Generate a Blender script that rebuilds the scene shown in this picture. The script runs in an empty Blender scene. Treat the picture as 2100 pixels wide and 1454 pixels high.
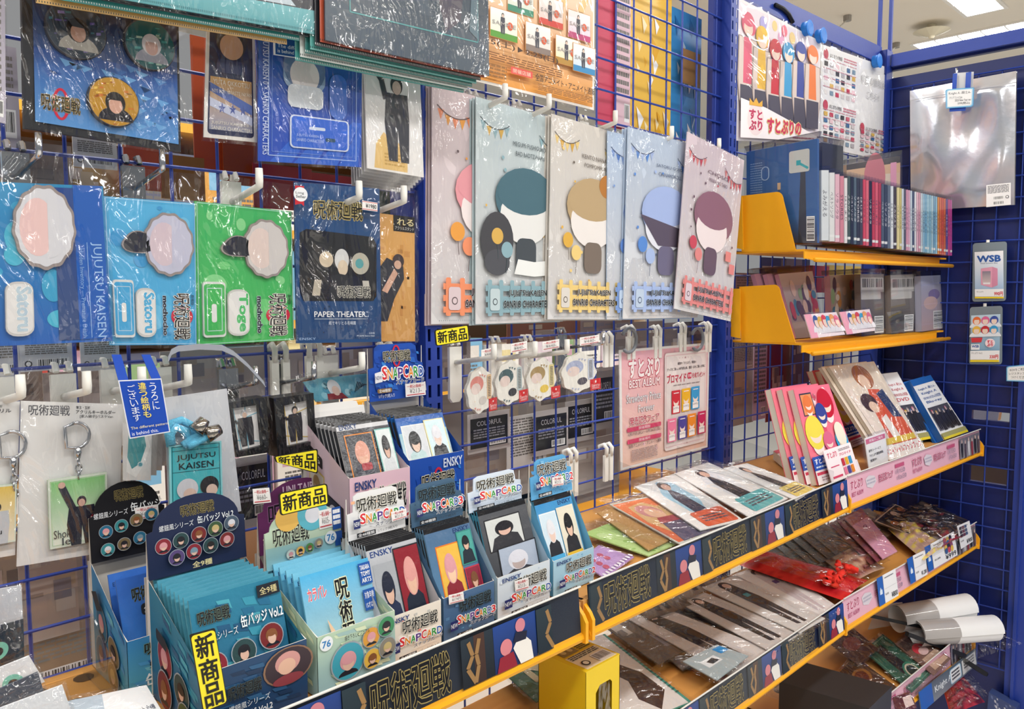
import bpy, math, random
from mathutils import Vector, Matrix, Euler, noise
random.seed(11)
SC = bpy.context.scene
LINK = SC.collection.objects.link

# ------------------------------------------------------------------ camera, world, lights, exposure
CAM = Vector((-1.09413, -0.84235, 1.45057))
ROT = Euler((math.radians(85.40412), math.radians(0.22034), math.radians(-45.10403)), 'XYZ')
FPX = 1628.407
cd = bpy.data.cameras.new('camera'); cam = bpy.data.objects.new('camera', cd); LINK(cam)
cam.location = CAM; cam.rotation_euler = ROT
cd.sensor_fit = 'HORIZONTAL'; cd.sensor_width = 36.0; cd.lens = 36.0 * FPX / 2100; cd.clip_start = 0.02
SC.camera = cam
w = bpy.data.worlds.new('store_air'); SC.world = w; w.use_nodes = True
w.node_tree.nodes['Background'].inputs[0].default_value = (0.98, 0.99, 1.0, 1)
w.node_tree.nodes['Background'].inputs[1].default_value = 0.28
SC.view_settings.view_transform = 'Standard'; SC.view_settings.look = 'None'
SC.view_settings.gamma = 1; SC.view_settings.use_curve_mapping = False
SC.view_settings.exposure = 0.0
LAMP_POWER = 29.0
try:
    SC.cycles.transparent_max_bounces = 24
    SC.cycles.max_bounces = 8
except Exception:
    pass

# ------------------------------------------------------------------ helpers: points, colours, materials
MR = ROT.to_matrix()
def V(*a): return Vector(a)
def on(px, py, x=None, y=None, z=None, pl=None):
    """A sight line of the photograph met with a real plane of the shop (x, y or z fixed, or a tilted one)."""
    d = MR @ V((px - 1050) / FPX, (727 - py) / FPX, -1)
    if pl: t = (pl[0] - CAM).dot(pl[1]) / d.dot(pl[1])
    elif y is not None: t = (y - CAM.y) / d.y
    elif x is not None: t = (x - CAM.x) / d.x
    else: t = (z - CAM.z) / d.z
    return CAM + d * t
def q4(pts, **k): return [on(p[0], p[1], **k) for p in pts]
def C(h):
    h = h.lstrip('#')
    if len(h) == 3: h = ''.join(c * 2 for c in h)
    r = []
    for i in (0, 2, 4):
        s = int(h[i:i + 2], 16) / 255
        r.append(s / 12.92 if s <= .04045 else ((s + .055) / 1.055) ** 2.4)
    return (r[0], r[1], r[2], 1.0)
def mix(a, b, t): return tuple(a[i] * (1 - t) + b[i] * t for i in range(4))

MATS = {}
def nmat(name, rough=.5, metal=0., bump=0., bscale=40., coat=0., var=0., spec=.5):
    m = bpy.data.materials.new(name); m.use_nodes = True
    N = m.node_tree.nodes; L = m.node_tree.links; b = N['Principled BSDF']
    at = N.new('ShaderNodeAttribute'); at.attribute_name = 'Col'
    b.inputs['Roughness'].default_value = rough; b.inputs['Metallic'].default_value = metal
    b.inputs['Specular IOR Level'].default_value = spec
    if coat: b.inputs['Coat Weight'].default_value = coat; b.inputs['Coat Roughness'].default_value = .08
    tc = N.new('ShaderNodeTexCoord'); nz = N.new('ShaderNodeTexNoise'); nz.inputs['Scale'].default_value = bscale
    nz.inputs['Detail'].default_value = 4
    L.new(tc.outputs['Object'], nz.inputs['Vector'])
    if var:
        mx = N.new('ShaderNodeMix'); mx.data_type = 'RGBA'; mx.blend_type = 'MULTIPLY'; mx.inputs[0].default_value = var
        L.new(at.outputs['Color'], mx.inputs[6]); L.new(nz.outputs['Color'], mx.inputs[7]); L.new(mx.outputs[2], b.inputs['Base Color'])
    else: L.new(at.outputs['Color'], b.inputs['Base Color'])
    if bump:
        bp = N.new('ShaderNodeBump'); bp.inputs['Strength'].default_value = bump; bp.inputs['Distance'].default_value = .002
        L.new(nz.outputs['Fac'], bp.inputs['Height']); L.new(bp.outputs[0], b.inputs['Normal'])
        if coat: L.new(bp.outputs[0], b.inputs['Coat Normal'])
    MATS[name] = m; return m
nmat('matte', .6, bump=.04, bscale=300, spec=.3)
nmat('strip', .45, spec=.14)
nmat('card', .42, bump=.05, bscale=60, spec=.4)
nmat('gloss', .22, bump=.25, bscale=14, spec=.5)
nmat('pouch', .2, bump=.9, bscale=45, spec=.6)
nmat('paint', .38, bump=.05, bscale=200)
nmat('plastic', .38, bump=.03, bscale=100, spec=.3)
nmat('metal', .16, metal=1.)
nmat('fabric', .85, bump=.6, bscale=500, spec=.2)
nmat('foil', .17, metal=.7, bump=.6, bscale=14)
def film(name, rough, bump, bscale, base, tint, stretch=(1, 1, 1), dist=.004):
    m = bpy.data.materials.new(name); m.use_nodes = True; N = m.node_tree.nodes; L = m.node_tree.links
    N.remove(N['Principled BSDF']); out = N['Material Output']
    tr = N.new('ShaderNodeBsdfTransparent'); tr.inputs[0].default_value = (*tint, 1)
    gl = N.new('ShaderNodeBsdfGlossy'); gl.inputs['Roughness'].default_value = rough
    tc = N.new('ShaderNodeTexCoord'); mp = N.new('ShaderNodeMapping'); mp.inputs['Scale'].default_value = stretch
    nz = N.new('ShaderNodeTexNoise'); nz.inputs['Scale'].default_value = bscale
    nz.inputs['Detail'].default_value = 3; nz.inputs['Distortion'].default_value = 1.2
    bp = N.new('ShaderNodeBump'); bp.inputs['Strength'].default_value = bump; bp.inputs['Distance'].default_value = dist
    fr = N.new('ShaderNodeFresnel'); ge = N.new('ShaderNodeNewGeometry'); mi = N.new('ShaderNodeMath'); mi.operation = 'MULTIPLY_ADD'
    mi.inputs[1].default_value = 1 / 1.42 - 1.42; mi.inputs[2].default_value = 1.42; L.new(ge.outputs['Backfacing'], mi.inputs[0]); L.new(mi.outputs[0], fr.inputs[0])
    ad = N.new('ShaderNodeMath'); ad.operation = 'MULTIPLY_ADD'; ad.inputs[1].default_value = .9; ad.inputs[2].default_value = base
    mx = N.new('ShaderNodeMixShader')
    L.new(tc.outputs['Object'], mp.inputs[0]); L.new(mp.outputs[0], nz.inputs['Vector']); L.new(nz.outputs['Fac'], bp.inputs['Height'])
    L.new(bp.outputs[0], gl.inputs['Normal']); L.new(fr.outputs[0], ad.inputs[0])
    L.new(ad.outputs[0], mx.inputs[0]); L.new(tr.outputs[0], mx.inputs[1]); L.new(gl.outputs[0], mx.inputs[2]); L.new(mx.outputs[0], out.inputs[0])
    MATS[name] = m; return m
film('film', .07, 1.0, 17, .05, (.985, .985, .985), (1, 1, .4), .055)
film('sleeve', .06, 1.0, 4, .03, (.985, .985, .985), dist=.05)
film('acrylic', .04, .02, 6, .015, (.93, .94, .95))
film('lipclear', .04, .02, 6, -.02, (.97, .97, .97))
film('smoke', .05, .05, 6, .02, (.72, .7, .69))
def emit(name, col, s):
    m = bpy.data.materials.new(name); m.use_nodes = True; N = m.node_tree.nodes; L = m.node_tree.links
    N.remove(N['Principled BSDF']); e = N.new('ShaderNodeEmission'); e.inputs[0].default_value = col; e.inputs[1].default_value = s
    L.new(e.outputs[0], N['Material Output'].inputs[0]); MATS[name] = m
emit('lamp', (1, .99, .975, 1), LAMP_POWER)

# ------------------------------------------------------------------ helpers: meshes
class M:
    def __init__(s): s.v = []; s.f = []; s.c = []
    def add(s, vs, fs, col):
        n = len(s.v); s.v += [Vector(p) for p in vs]
        s.c += list(col) if isinstance(col, list) else [col] * len(vs)
        s.f += [[i + n for i in f] for f in fs]; return s
    def hexa(s, a, b, col):
        return s.add(list(a) + list(b), [(0, 3, 2, 1), (4, 5, 6, 7), (0, 1, 5, 4), (1, 2, 6, 5), (2, 3, 7, 6), (3, 0, 4, 7)], col)
    def box(s, lo, hi, col):
        x, y, z = lo; X, Y, Z = hi
        return s.hexa([V(x, y, Z), V(X, y, Z), V(X, y, z), V(x, y, z)], [V(x, Y, Z), V(X, Y, Z), V(X, Y, z), V(x, Y, z)], col)
    def slab(s, q, t, col):
        n = (q[1] - q[0]).cross(q[0] - q[3]).normalized()
        return s.hexa(q, [p - n * t for p in q], col)
    def tube(s, pts, r, col, n=8):
        pts = [Vector(p) for p in pts]; k0 = len(s.v); up = None
        for i, p in enumerate(pts):
            d = (pts[min(i + 1, len(pts) - 1)] - pts[max(i - 1, 0)]).normalized()
            if up is None: up = d.orthogonal().normalized()
            up = (up - d * up.dot(d)).normalized(); sd = d.cross(up); rr = r[i] if isinstance(r, (list, tuple)) else r
            for j in range(n):
                a = 2 * math.pi * j / n; s.v.append(p + (up * math.cos(a) + sd * math.sin(a)) * rr); s.c.append(col)
        for i in range(len(pts) - 1):
            for j in range(n):
                a = k0 + i * n + j; b = k0 + i * n + (j + 1) % n; s.f.append([a, b, b + n, a + n])
        s.f.append(list(range(k0 + n - 1, k0 - 1, -1))); s.f.append(list(range(len(s.v) - n, len(s.v)))); return s
    def prism(s, pts, ext, col):
        n = len(pts); pts = [Vector(p) for p in pts]
        return s.add(pts + [p + ext for p in pts], [list(range(n)), list(range(2 * n - 1, n - 1, -1))] + [[i, i + n, (i + 1) % n + n, (i + 1) % n] for i in range(n)], col)

TC = {}
def tmesh(s, bold):
    k = (s, bold)
    if k not in TC:
        c = bpy.data.curves.new('t', 'FONT'); c.body = s; c.resolution_u = 2; c.offset = bold; c.fill_mode = 'FRONT'
        o = bpy.data.objects.new('t', c); m = o.to_mesh()
        TC[k] = ([(p.co.x, p.co.y) for p in m.vertices], [list(p.vertices) for p in m.polygons])
        o.to_mesh_clear(); bpy.data.objects.remove(o); bpy.data.curves.remove(c)
    return TC[k]

ORD = 'first second third fourth fifth sixth seventh eighth ninth tenth eleventh twelfth thirteenth fourteenth fifteenth sixteenth seventeenth eighteenth nineteenth'.split()
def nth(i):
    if i < 19: return ORD[i]
    t, o = divmod(i + 1, 10); w_ = ('', '', 'twent', 'thirt', 'fort', 'fift')[t]
    return w_ + 'ieth' if o == 0 else w_ + 'y-' + ORD[o - 1]
class A(M):
    """A flat printed piece: a thin body whose front carries flat print (u to the right, v down), each ink a hair above the last."""
    def __init__(s, q, t=.0012, base='#fff', grad=None, side=None, bulge=0., body=True):
        super().__init__(); s.q = q; s.n = (q[1] - q[0]).cross(q[0] - q[3]).normalized(); s.L = 0; s.b = bulge
        s.W = ((q[1] - q[0]).length + (q[2] - q[3]).length) / 2; s.H = ((q[3] - q[0]).length + (q[2] - q[1]).length) / 2
        if body:
            s.slab([p for p in q], t, C(side or base)); s.L = .0001
            s.rect(0, 0, 1, 1, base, grad)
    def P(s, u, v):
        q = s.q; p = (q[0] * (1 - u) + q[1] * u) * (1 - v) + (q[3] * (1 - u) + q[2] * u) * v
        l = s.L
        if s.b and 0 <= u <= 1 and 0 <= v <= 1: l += s.b * 4 * u * (1 - u) * min(1, 6 * v * (1 - v))
        return p + s.n * l
    def up(s): s.L += .0001
    def rect(s, u0, v0, u1, v1, col, col2=None):
        k = 8 if s.b else 1; c1 = C(col); c2 = C(col2) if col2 else c1; vs = []; cs = []; fs = []
        kk = max(k, 4 if col2 else 1)
        for j in range(kk + 1):
            for i in range(k + 1):
                vs.append(s.P(u0 + (u1 - u0) * i / k, v0 + (v1 - v0) * j / kk)); cs.append(mix(c1, c2, j / kk))
        for j in range(kk):
            for i in range(k): a = j * (k + 1) + i; fs.append([a, a + k + 1, a + k + 2, a + 1])
        s.add(vs, fs, cs); s.up(); return s
    def poly(s, pts, col):
        s.add([s.P(*p) for p in pts], [list(range(len(pts)))], C(col)); s.up(); return s
    def ell(s, u, v, r, col, rv=None, a0=0, a1=360, n=22):
        """r is a share of the width; rv of the height (a true circle when left out)."""
        rv = rv if rv else r * s.W / s.H
        vs = [s.P(u, v)] + [s.P(u + r * math.cos(math.radians(a0 + (a1 - a0) * i / n)), v + rv * math.sin(math.radians(a0 + (a1 - a0) * i / n))) for i in range(n + 1)]
        s.add(vs, [[0, i + 2, i + 1] for i in range(n)], C(col)); s.up(); return s
    def rr(s, u0, v0, u1, v1, col, r=.1):
        ru = r * min(1, s.H / s.W * (v1 - v0) / max(1e-6, (u1 - u0))) * (u1 - u0); rv = ru * s.W / s.H; pts = []
        for cu, cv, a in ((u1 - ru, v1 - rv, 0), (u0 + ru, v1 - rv, 90), (u0 + ru, v0 + rv, 180), (u1 - ru, v0 + rv, 270)):
            for k in range(5): g = math.radians(a + k * 22.5); pts.append((cu + ru * math.cos(g), cv + rv * math.sin(g)))
        return s.poly(pts[::-1], col)
    def line(s, pts, w, col):
        asp = s.W / s.H
        for (a, b), (c, d) in zip(pts, pts[1:]):
            dx, dy = c - a, (d - b) / asp; l = math.hypot(dx, dy) or 1; nx, ny = -dy / l * w / 2, dx / l * w / 2 * asp
            s.add([s.P(a + nx, b + ny), s.P(c + nx, d + ny), s.P(c - nx, d - ny), s.P(a - nx, b - ny)], [(0, 1, 2, 3)], C(col))
        s.up(); return s
    def frame(s, u0, v0, u1, v1, w, col): return s.line([(u0, v0), (u1, v0), (u1, v1), (u0, v1), (u0, v0)], w, col)
    def txt(s, t, u0, v0, u1, v1, col, bold=0., ol=None, ow=.05, rot=0):
        b = tmesh(t, 0)[0]
        if not b: return s
        x0, x1 = min(p[0] for p in b), max(p[0] for p in b); y0, y1 = min(p[1] for p in b), max(p[1] for p in b)
        if y1 - y0 < .5: y0, y1 = -.08, .85
        vs, fs = tmesh(t, 0)
        for cc, bo in (((ol, bold + ow),) if ol else ()) + ((col, bold),):
            k = 1 if bo < .008 else (4 if bo < .04 else 8); bo *= .8   # heavier print: the same glyphs laid side by side
            for j in range(k):
                dx, dy = (0, 0) if k == 1 else (bo * math.cos(math.pi / 4 + 2 * math.pi * j / k), bo * math.sin(math.pi / 4 + 2 * math.pi * j / k)); o = []
                for x, y in vs:
                    a = (x + dx - x0) / (x1 - x0); h = (y + dy - y0) / (y1 - y0)
                    if rot == 0: uv = (u0 + a * (u1 - u0), v1 - h * (v1 - v0))
                    elif rot == 90: uv = (u0 + h * (u1 - u0), v0 + a * (v1 - v0))
                    elif rot == -90: uv = (u1 - h * (u1 - u0), v1 - a * (v1 - v0))
                    else: uv = (u1 - a * (u1 - u0), v0 + h * (v1 - v0))
                    o.append(s.P(*uv))
                s.add(o, fs, C(cc)); s.L += .00001
            s.up()
        return s
    def vtxt(s, t, u0, v0, u1, v1, col, **k):
        n = len(t); h = (v1 - v0) / n
        for i, ch in enumerate(t): s.txt(ch, u0, v0 + h * (i + .04), u1, v0 + h * (i + .96), col, **k)
        return s
    def small(s, u0, v0, u1, v1, n, col, seed=1, fill=.55):
        """print too small to read: n rows of short dashes"""
        r = random.Random(seed); h = (v1 - v0) / n; l = s.L
        for i in range(n):
            u = u0
            while u < u1 - .01 * (u1 - u0):
                d = min(r.uniform(.05, .2) * (u1 - u0), u1 - u); s.rect(u, v0 + h * i, u + d * .85, v0 + h * (i + fill), col); u += d; s.L = l
            if r.random() < .2: pass
        s.up(); return s
    def bars(s, u0, v0, u1, v1, col='#222', bg='#f4f4f2', seed=3, hor=False):
        s.rect(u0, v0, u1, v1, bg); r = random.Random(seed); a = .06; l = s.L
        while a < .92:
            d = r.choice((.015, .02, .035))
            if hor: s.rect(u0 + (u1 - u0) * .06, v0 + (v1 - v0) * a, u1 - (u1 - u0) * .06, v0 + (v1 - v0) * (a + d), col)
            else: s.rect(u0 + (u1 - u0) * a, v0 + (v1 - v0) * .08, u0 + (u1 - u0) * (a + d), v1 - (v1 - v0) * .2, col)
            s.L = l; a += d + r.choice((.015, .025, .04))
        s.up(); return s
    def bust(s, u, v, h, hair, skin, cloth):
        """a plain faceless head-and-shoulders shape"""
        k = s.H / s.W
        s.ell(u, v + h * .55, h * .52 * k, cloth, rv=h * .42, a0=180, a1=360)
        s.ell(u, v, h * .3 * k, hair, rv=h * .34); s.ell(u, v + h * .08, h * .2 * k, skin, rv=h * .25); s.ell(u, v - h * .08, h * .26 * k, hair, rv=h * .2, a0=180, a1=360)
        return s
    def body(s, u, v, h, hair, skin, cloth, w=.16):
        """a plain faceless standing shape, v at its top, h tall"""
        k = s.H / s.W; b = h * w * k
        s.poly([(u - b, v + h * .2), (u - b * 1.2, v + h * .55), (u - b * .9, v + h), (u - b * .1, v + h), (u, v + h * .6), (u + b * .2, v + h), (u + b * .95, v + h), (u + b * 1.1, v + h * .5), (u + b, v + h * .2)], cloth)
        s.ell(u, v + h * .1, h * .09 * k, hair, rv=h * .11); s.ell(u, v + h * .13, h * .065 * k, skin, rv=h * .08); return s
    def logo(s, u0, v0, u1, v1, fg='#15151c', ol='#b9a24a', zero=False, ow=.045, rot=0):
        if zero:
            cu, cv = (u0 + u1) / 2, (v0 + v1) / 2
            s.ring(cu, cv, (u1 - u0) * .15, (v1 - v0) * .75)
        return s.txt('呪術廻戦', u0, v0, u1, v1, fg, bold=.012, ol=ol, ow=ow, rot=rot)
    def ring(s, u, v, ru, rv, col='#c8243f', n=28):
        """a tall zero with a stroke heavier at its sides"""
        vs = []
        for i in range(n):
            t = 2 * math.pi * i / n; vs += [s.P(u + ru * math.cos(t), v + rv * math.sin(t)), s.P(u + ru * .62 * math.cos(t), v + rv * .84 * math.sin(t))]
        s.add(vs, [[2 * i, 2 * i + 1, (2 * i + 3) % (2 * n), (2 * i + 2) % (2 * n)] for i in range(n)], C(col)); s.up(); return s
    def snap(s, u0, v0, u1, v1, cols=('#d8343c', '#e08a2c', '#3c9a4a', '#5b3a8c', '#d8343c', '#e08a2c', '#3c9a4a', '#2c5cb0'), tail='', sub=True):
        ch = 'SNAPCARD' + tail; n = len(ch); d = (u1 - u0) / n
        for i, c in enumerate(ch):
            up = -.12 * (v1 - v0) if c in 'SC' and i in (0, 4) else 0
            s.txt(c, u0 + d * i + d * .02, v0 + up, u0 + d * (i + .98), v0 + (v1 - v0) * .62, cols[i % len(cols)], bold=.03, ol='#ffffff', ow=.08)
        if sub: s.txt('スナップカード', u0 + (u1 - u0) * .3, v0 + (v1 - v0) * .68, u1, v1, '#333a55', bold=.02, ol='#fff', ow=.06)
        return s
    def price(s, u0, v0, u1, v1, t='¥213-', top='一税込価格一'):
        s.rect(u0, v0, u1, v1, '#f3efec'); h = v1 - v0
        s.txt(top, u0 + (u1 - u0) * .08, v0 + h * .1, u1 - (u1 - u0) * .08, v0 + h * .35, '#c8404a', bold=.02)
        s.txt(t, u0 + (u1 - u0) * .2, v0 + h * .4, u1 - (u1 - u0) * .2, v0 + h * .75, '#8a8a8a'); return s.rect(u0 + (u1 - u0) * .06, v0 + h * .84, u1 - (u1 - u0) * .06, v0 + h * .9, '#c8404a')

WL = {}
def link(name, m, fin, parent=None, loc=None, smooth=False):
    if parent is not None: base = WL[parent.name]
    elif loc is not None: base = Vector(loc)
    else:
        zs = min(p.z for p in m.v); n = len(m.v)
        base = V(sum(p.x for p in m.v) / n, sum(p.y for p in m.v) / n, zs)
    me = bpy.data.meshes.new(name); me.from_pydata([p - base for p in m.v], [], m.f)
    at = me.attributes.new('Col', 'FLOAT_COLOR', 'POINT'); fl = [x for c in m.c for x in c]; at.data.foreach_set('color', fl)
    if smooth: me.polygons.foreach_set('use_smooth', [True] * len(me.polygons))
    me.materials.append(MATS[fin]); o = bpy.data.objects.new(name, me); LINK(o)
    if parent is not None: o.parent = parent
    else: o.location = base
    WL[o.name] = base; return o
def tag(o, label, cat, group=None):
    o['label'] = label; o['category'] = cat
    if group: o['group'] = group
    return o
def struct(o): o['kind'] = 'structure'; return o
def emp(name, label, cat, loc, group=None):
    o = bpy.data.objects.new(name, None); LINK(o); o.location = loc; o.empty_display_size = .02; WL[o.name] = Vector(loc)
    return tag(o, label, cat, group)
def dup(root, off, label=None, group=None):
    r = root.copy(); LINK(r); r.location = root.location + Vector(off); WL[r.name] = WL[root.name] + Vector(off)
    if label: r['label'] = label
    if group: r['group'] = group
    for ch in list(root.children):
        c = ch.copy(); LINK(c); c.parent = r
        for g in list(ch.children):
            d = g.copy(); LINK(d); d.parent = c
    return r
def sheet(q, amp, seed, nx=14, ny=18, off=.002, edge=True):
    """a crinkled film sheet over the quad"""
    m = M(); n = (q[1] - q[0]).cross(q[0] - q[3]).normalized(); vs = []
    for j in range(ny + 1):
        for i in range(nx + 1):
            u, v = i / nx, j / ny; p = (q[0] * (1 - u) + q[1] * u) * (1 - v) + (q[3] * (1 - u) + q[2] * u) * v
            e = min(1, 8 * min(u, 1 - u, v, 1 - v)) if edge else 1
            h = noise.noise(V(u * 5 + seed, v * 7, seed * 1.7)) + .6 * noise.noise(V((u + v) * 9, (u - v) * 4, seed))
            vs.append(p + n * (off * (.15 + .85 * e) + amp * h * e))
    m.add(vs, [[j * (nx + 1) + i, (j + 1) * (nx + 1) + i, (j + 1) * (nx + 1) + i + 1, j * (nx + 1) + i + 1] for j in range(ny) for i in range(nx)], (1, 1, 1, 1)); return m
def grow(q, l=.0, t=.0, r=.0, b=.0):
    """the quad grown by shares of its sides"""
    f = lambda u, v: (q[0] * (1 - u) + q[1] * u) * (1 - v) + (q[3] * (1 - u) + q[2] * u) * v
    return [f(-l, -t), f(1 + r, -t), f(1 + r, 1 + b), f(-l, 1 + b)]
SEED = [1]
def wq(x0, y0, x1, y1, y):
    """an upright rectangle parallel to the rack"""
    xm, ym = (x0 + x1) / 2, (y0 + y1) / 2; a, b = on(x0, ym, y=y).x, on(x1, ym, y=y).x; t, o = on(xm, y0, y=y).z, on(xm, y1, y=y).z
    return [V(a, y, t), V(b, y, t), V(b, y, o), V(a, y, o)]
def pack(name, q, label, cat, draw=None, base='#fff', grad=None, t=.0015, fin='card', bag=None, group=None, amp=.0016, filmname='film', part='printed_card', off=.003, back=True, bulge=0.):
    """a flat thing: printed card, alone or as a part inside a clear bag"""
    a = A(q, t, base, grad, bulge=bulge)
    if draw: draw(a)
    if bag is None:
        return tag(link(name, a, fin), label, cat, group)
    root = emp(name, label, cat, (q[2] + q[3]) / 2, group); link(part, a, fin, root)
    g = grow(q, *bag); SEED[0] += 1
    m = sheet(g, amp, SEED[0], off=off)
    if back:
        n = (q[1] - q[0]).cross(q[0] - q[3]).normalized(); k = len(m.v)
        m.add([p - n * (t + .001) for p in g], [(0, 1, 2, 3)], (1, 1, 1, 1))
    link('clear_sleeve' if filmname == 'sleeve' else 'plastic_bag', m, filmname, root, smooth=True); return root

# ------------------------------------------------------------------ the setting: floor, ceiling, lamps
BL = C('#25409c'); BLD = C('#1a2d7c'); YE = C('#f2ab1c'); TAN = C('#d79a52')
struct(link('floor', M().box((-4, -5, -.05), (7, 4, 0), C('#e6e2da')), 'plastic'))
struct(link('ceiling', M().box((-4, -5, 3.0), (7, 4, 3.05), C('#ece5d8')), 'matte'))
def ceiling_light(lo, hi, lab):
    r = emp('ceiling_light', lab, 'ceiling light', ((lo[0] + hi[0]) / 2, (lo[1] + hi[1]) / 2, 2.99), 'ceiling lights')
    x, y = lo; X, Y = hi; f = M(); k = .02
    for a, b in (((x - k, y - k, 2.99), (X + k, y, 3.0)), ((x - k, Y, 2.99), (X + k, Y + k, 3.0)), ((x - k, y, 2.99), (x, Y, 3.0)), ((X, y, 2.99), (X + k, Y, 3.0))): f.box(a, b, C('#f1efe9'))
    link('light_frame', f, 'plastic', r)
    link('light_panel', M().add([(x, y, 2.992), (X, y, 2.992), (X, Y, 2.992), (x, Y, 2.992)], [(0, 1, 2, 3)], (1, 1, 1, 1)), 'lamp', r)
    n = int(max(X - x, Y - y) / .12)
    for i in range(1, n):
        l = M()
        if X - x > Y - y: l.box((x + (X - x) * i / n - .004, y, 2.985), (x + (X - x) * i / n + .004, Y, 2.991), C('#e8e6e0'))
        else: l.box((x, y + (Y - y) * i / n - .004, 2.985), (X, y + (Y - y) * i / n + .004, 2.991), C('#e8e6e0'))
        link('louvre_blade', l, 'plastic', r)
ceiling_light((2.75, .42), (4.02, .6), 'ceiling light panel cut by the top edge of the photo above the blue top rail')
ceiling_light((4.36, -.9), (4.6, 1.0), 'long louvred ceiling light running beyond the corner of the blue racks')
for i, yy in enumerate((.41, -1.4, -3.2)):
    for j, xx in enumerate((-2.9, -1.2, .5, 2.2)[:3 if i == 0 else 4]): ceiling_light((xx, yy), (xx + 1.25, yy + .2), 'white strip light outside the frame, %s of the %s ceiling row' % (nth(j), nth(i)))
s = emp('smoke_sensor', 'small pale cone sensor hanging from the ceiling before the far light', 'sensor', on(1910, 75, z=2.93))
p = on(1910, 75, z=2.93)
link('cone', M().tube([p + V(0, 0, .03), p, p + V(0, 0, -.012)], [.1, .02, .012], C('#d8d0b8'), 16), 'plastic', s); link('mount', M().tube([p + V(0, 0, .03), p + V(0, 0, .07)], .025, C('#d8d0b8'), 10), 'plastic', s)
for i, (a, b) in enumerate((((1738, 32), (1714, 78)), ((1838, 88), (1828, 104)))):
    t = on(*a, z=3.0); e = t + V(-.25, .05, -.22) * (1 if i == 0 else .5)
    r = emp('ceiling_hanger', ('thin wire hanger with a small mount on the ceiling above the price sheet', 'thin wire hanger on the ceiling close to the corner post')[i], 'hanger', e)
    link('mount', M().tube([t, t - V(0, 0, .03)], .022, C('#9a9690'), 10), 'plastic', r); link('wire', M().tube([t - V(0, 0, .02), e], .004, C('#b5b0a6'), 6), 'plastic', r)

# ------------------------------------------------------------------ the blue rack: posts, rails, wire panels
def post(x0, x1, lab):
    r = emp('upright_post', lab, 'shelf post', ((x0 + x1) / 2, 0, 0), 'slotted posts of the blue rack')
    m = M(); z1 = 2.06; yf = -.021; w = x1 - x0
    m.box((x0, yf + .002, 0), (x0 + .002, .03, z1), BL); m.box((x1 - .002, yf + .002, 0), (x1, .03, z1), BL)
    m.box((x0, .028, 0), (x1, .03, z1), C('#0b1440'))
    link('post_shell', m, 'paint', r); f = M(); sw = w * .17
    c0 = x0 + w * .14; c1 = x0 + w * .69
    for a, b in ((x0, c0), (c0 + sw, c1), (c1 + sw, x1)): f.box((a, yf, 0), (b, yf + .002, z1), BL)
    z = .9
    while z < 2.05:
        for c in (c0, c1): f.box((c, yf, z), (c + sw, yf + .002, z + .0085), BL)
        z += .025
    link('slotted_face', f, 'paint', r)
    g = M(); g.box((x0 - .03, .0, .4), (x0, .012, z1), BLD); g.box((x1, .004, .4), (x1 + .012, .012, z1), BLD); link('panel_stop', g, 'paint', r)
post(-.432, -.404, 'slotted blue post between the long picture files and the boxed cards')
post(.338, .366, 'slotted blue post left of the yellow bookends and the character poster')
YAW = -.045
def yaw3(r):
    """the third bay stands slightly askew to the other two"""
    d = Matrix.Rotation(YAW, 3, 'Z') @ (r.location - V(.37, 0, 0)); r.location = V(.37, 0, 0) + d; r.rotation_euler.z = YAW; return r
def B3(y): return dict(pl=(V(.37, y, 0), V(.045, 1, 0).normalized()))
WIRE = {}
def wire(par, a, b):
    """one wire of a panel; equal wires share a mesh"""
    d = (Vector(b) - Vector(a)); k = (round(d.x, 3), round(d.y, 3), round(d.z, 3))
    if k not in WIRE:
        o = link('wire', M().tube([Vector(a), Vector(b)], .0018, BL, 6), 'paint', None, loc=a); WIRE[k] = o.data
    else: o = bpy.data.objects.new('wire', WIRE[k]); LINK(o)
    o.parent = par; o.location = Vector(a) - WL[par.name]
def panel(x0, x1, xs, zs, y, lab, alongy=False):
    base = (x1, 0, zs[-1]) if alongy else ((x0 + x1) / 2, y, zs[-1])
    r = emp('wire_mesh_panel', lab, 'wire mesh panel', base, 'wire mesh panels')
    for x in xs: wire(r, (x, y, zs[-1]) if not alongy else (y, x, zs[-1]), (x, y, zs[0]) if not alongy else (y, x, zs[0]))
    if x0 > .3 and not alongy: yaw3(r)
    for z in zs: wire(r, (x0, y - .003, z) if not alongy else (y - .003, x0, z), (x1, y - .003, z) if not alongy else (y - .003, x1, z))
    return r
ZS = [1.93 - .05 * i for i in range(-2, 28)]
panel(-1.25, -.434, [-.5 - .05 * i for i in range(15)], ZS, 0, 'blue wire mesh panel behind the hanging goods and boxed cards')
panel(-.404, .336, [.05 * k for k in range(-7, 6)] + [.318, -.392], ZS, 0, 'blue wire mesh panel behind the pink fair poster and picture files')
panel(.37, 1.06, [.405 + .05 * k for k in range(13)], ZS, 0, 'blue wire mesh panel behind the yellow racks and magazines')
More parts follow.
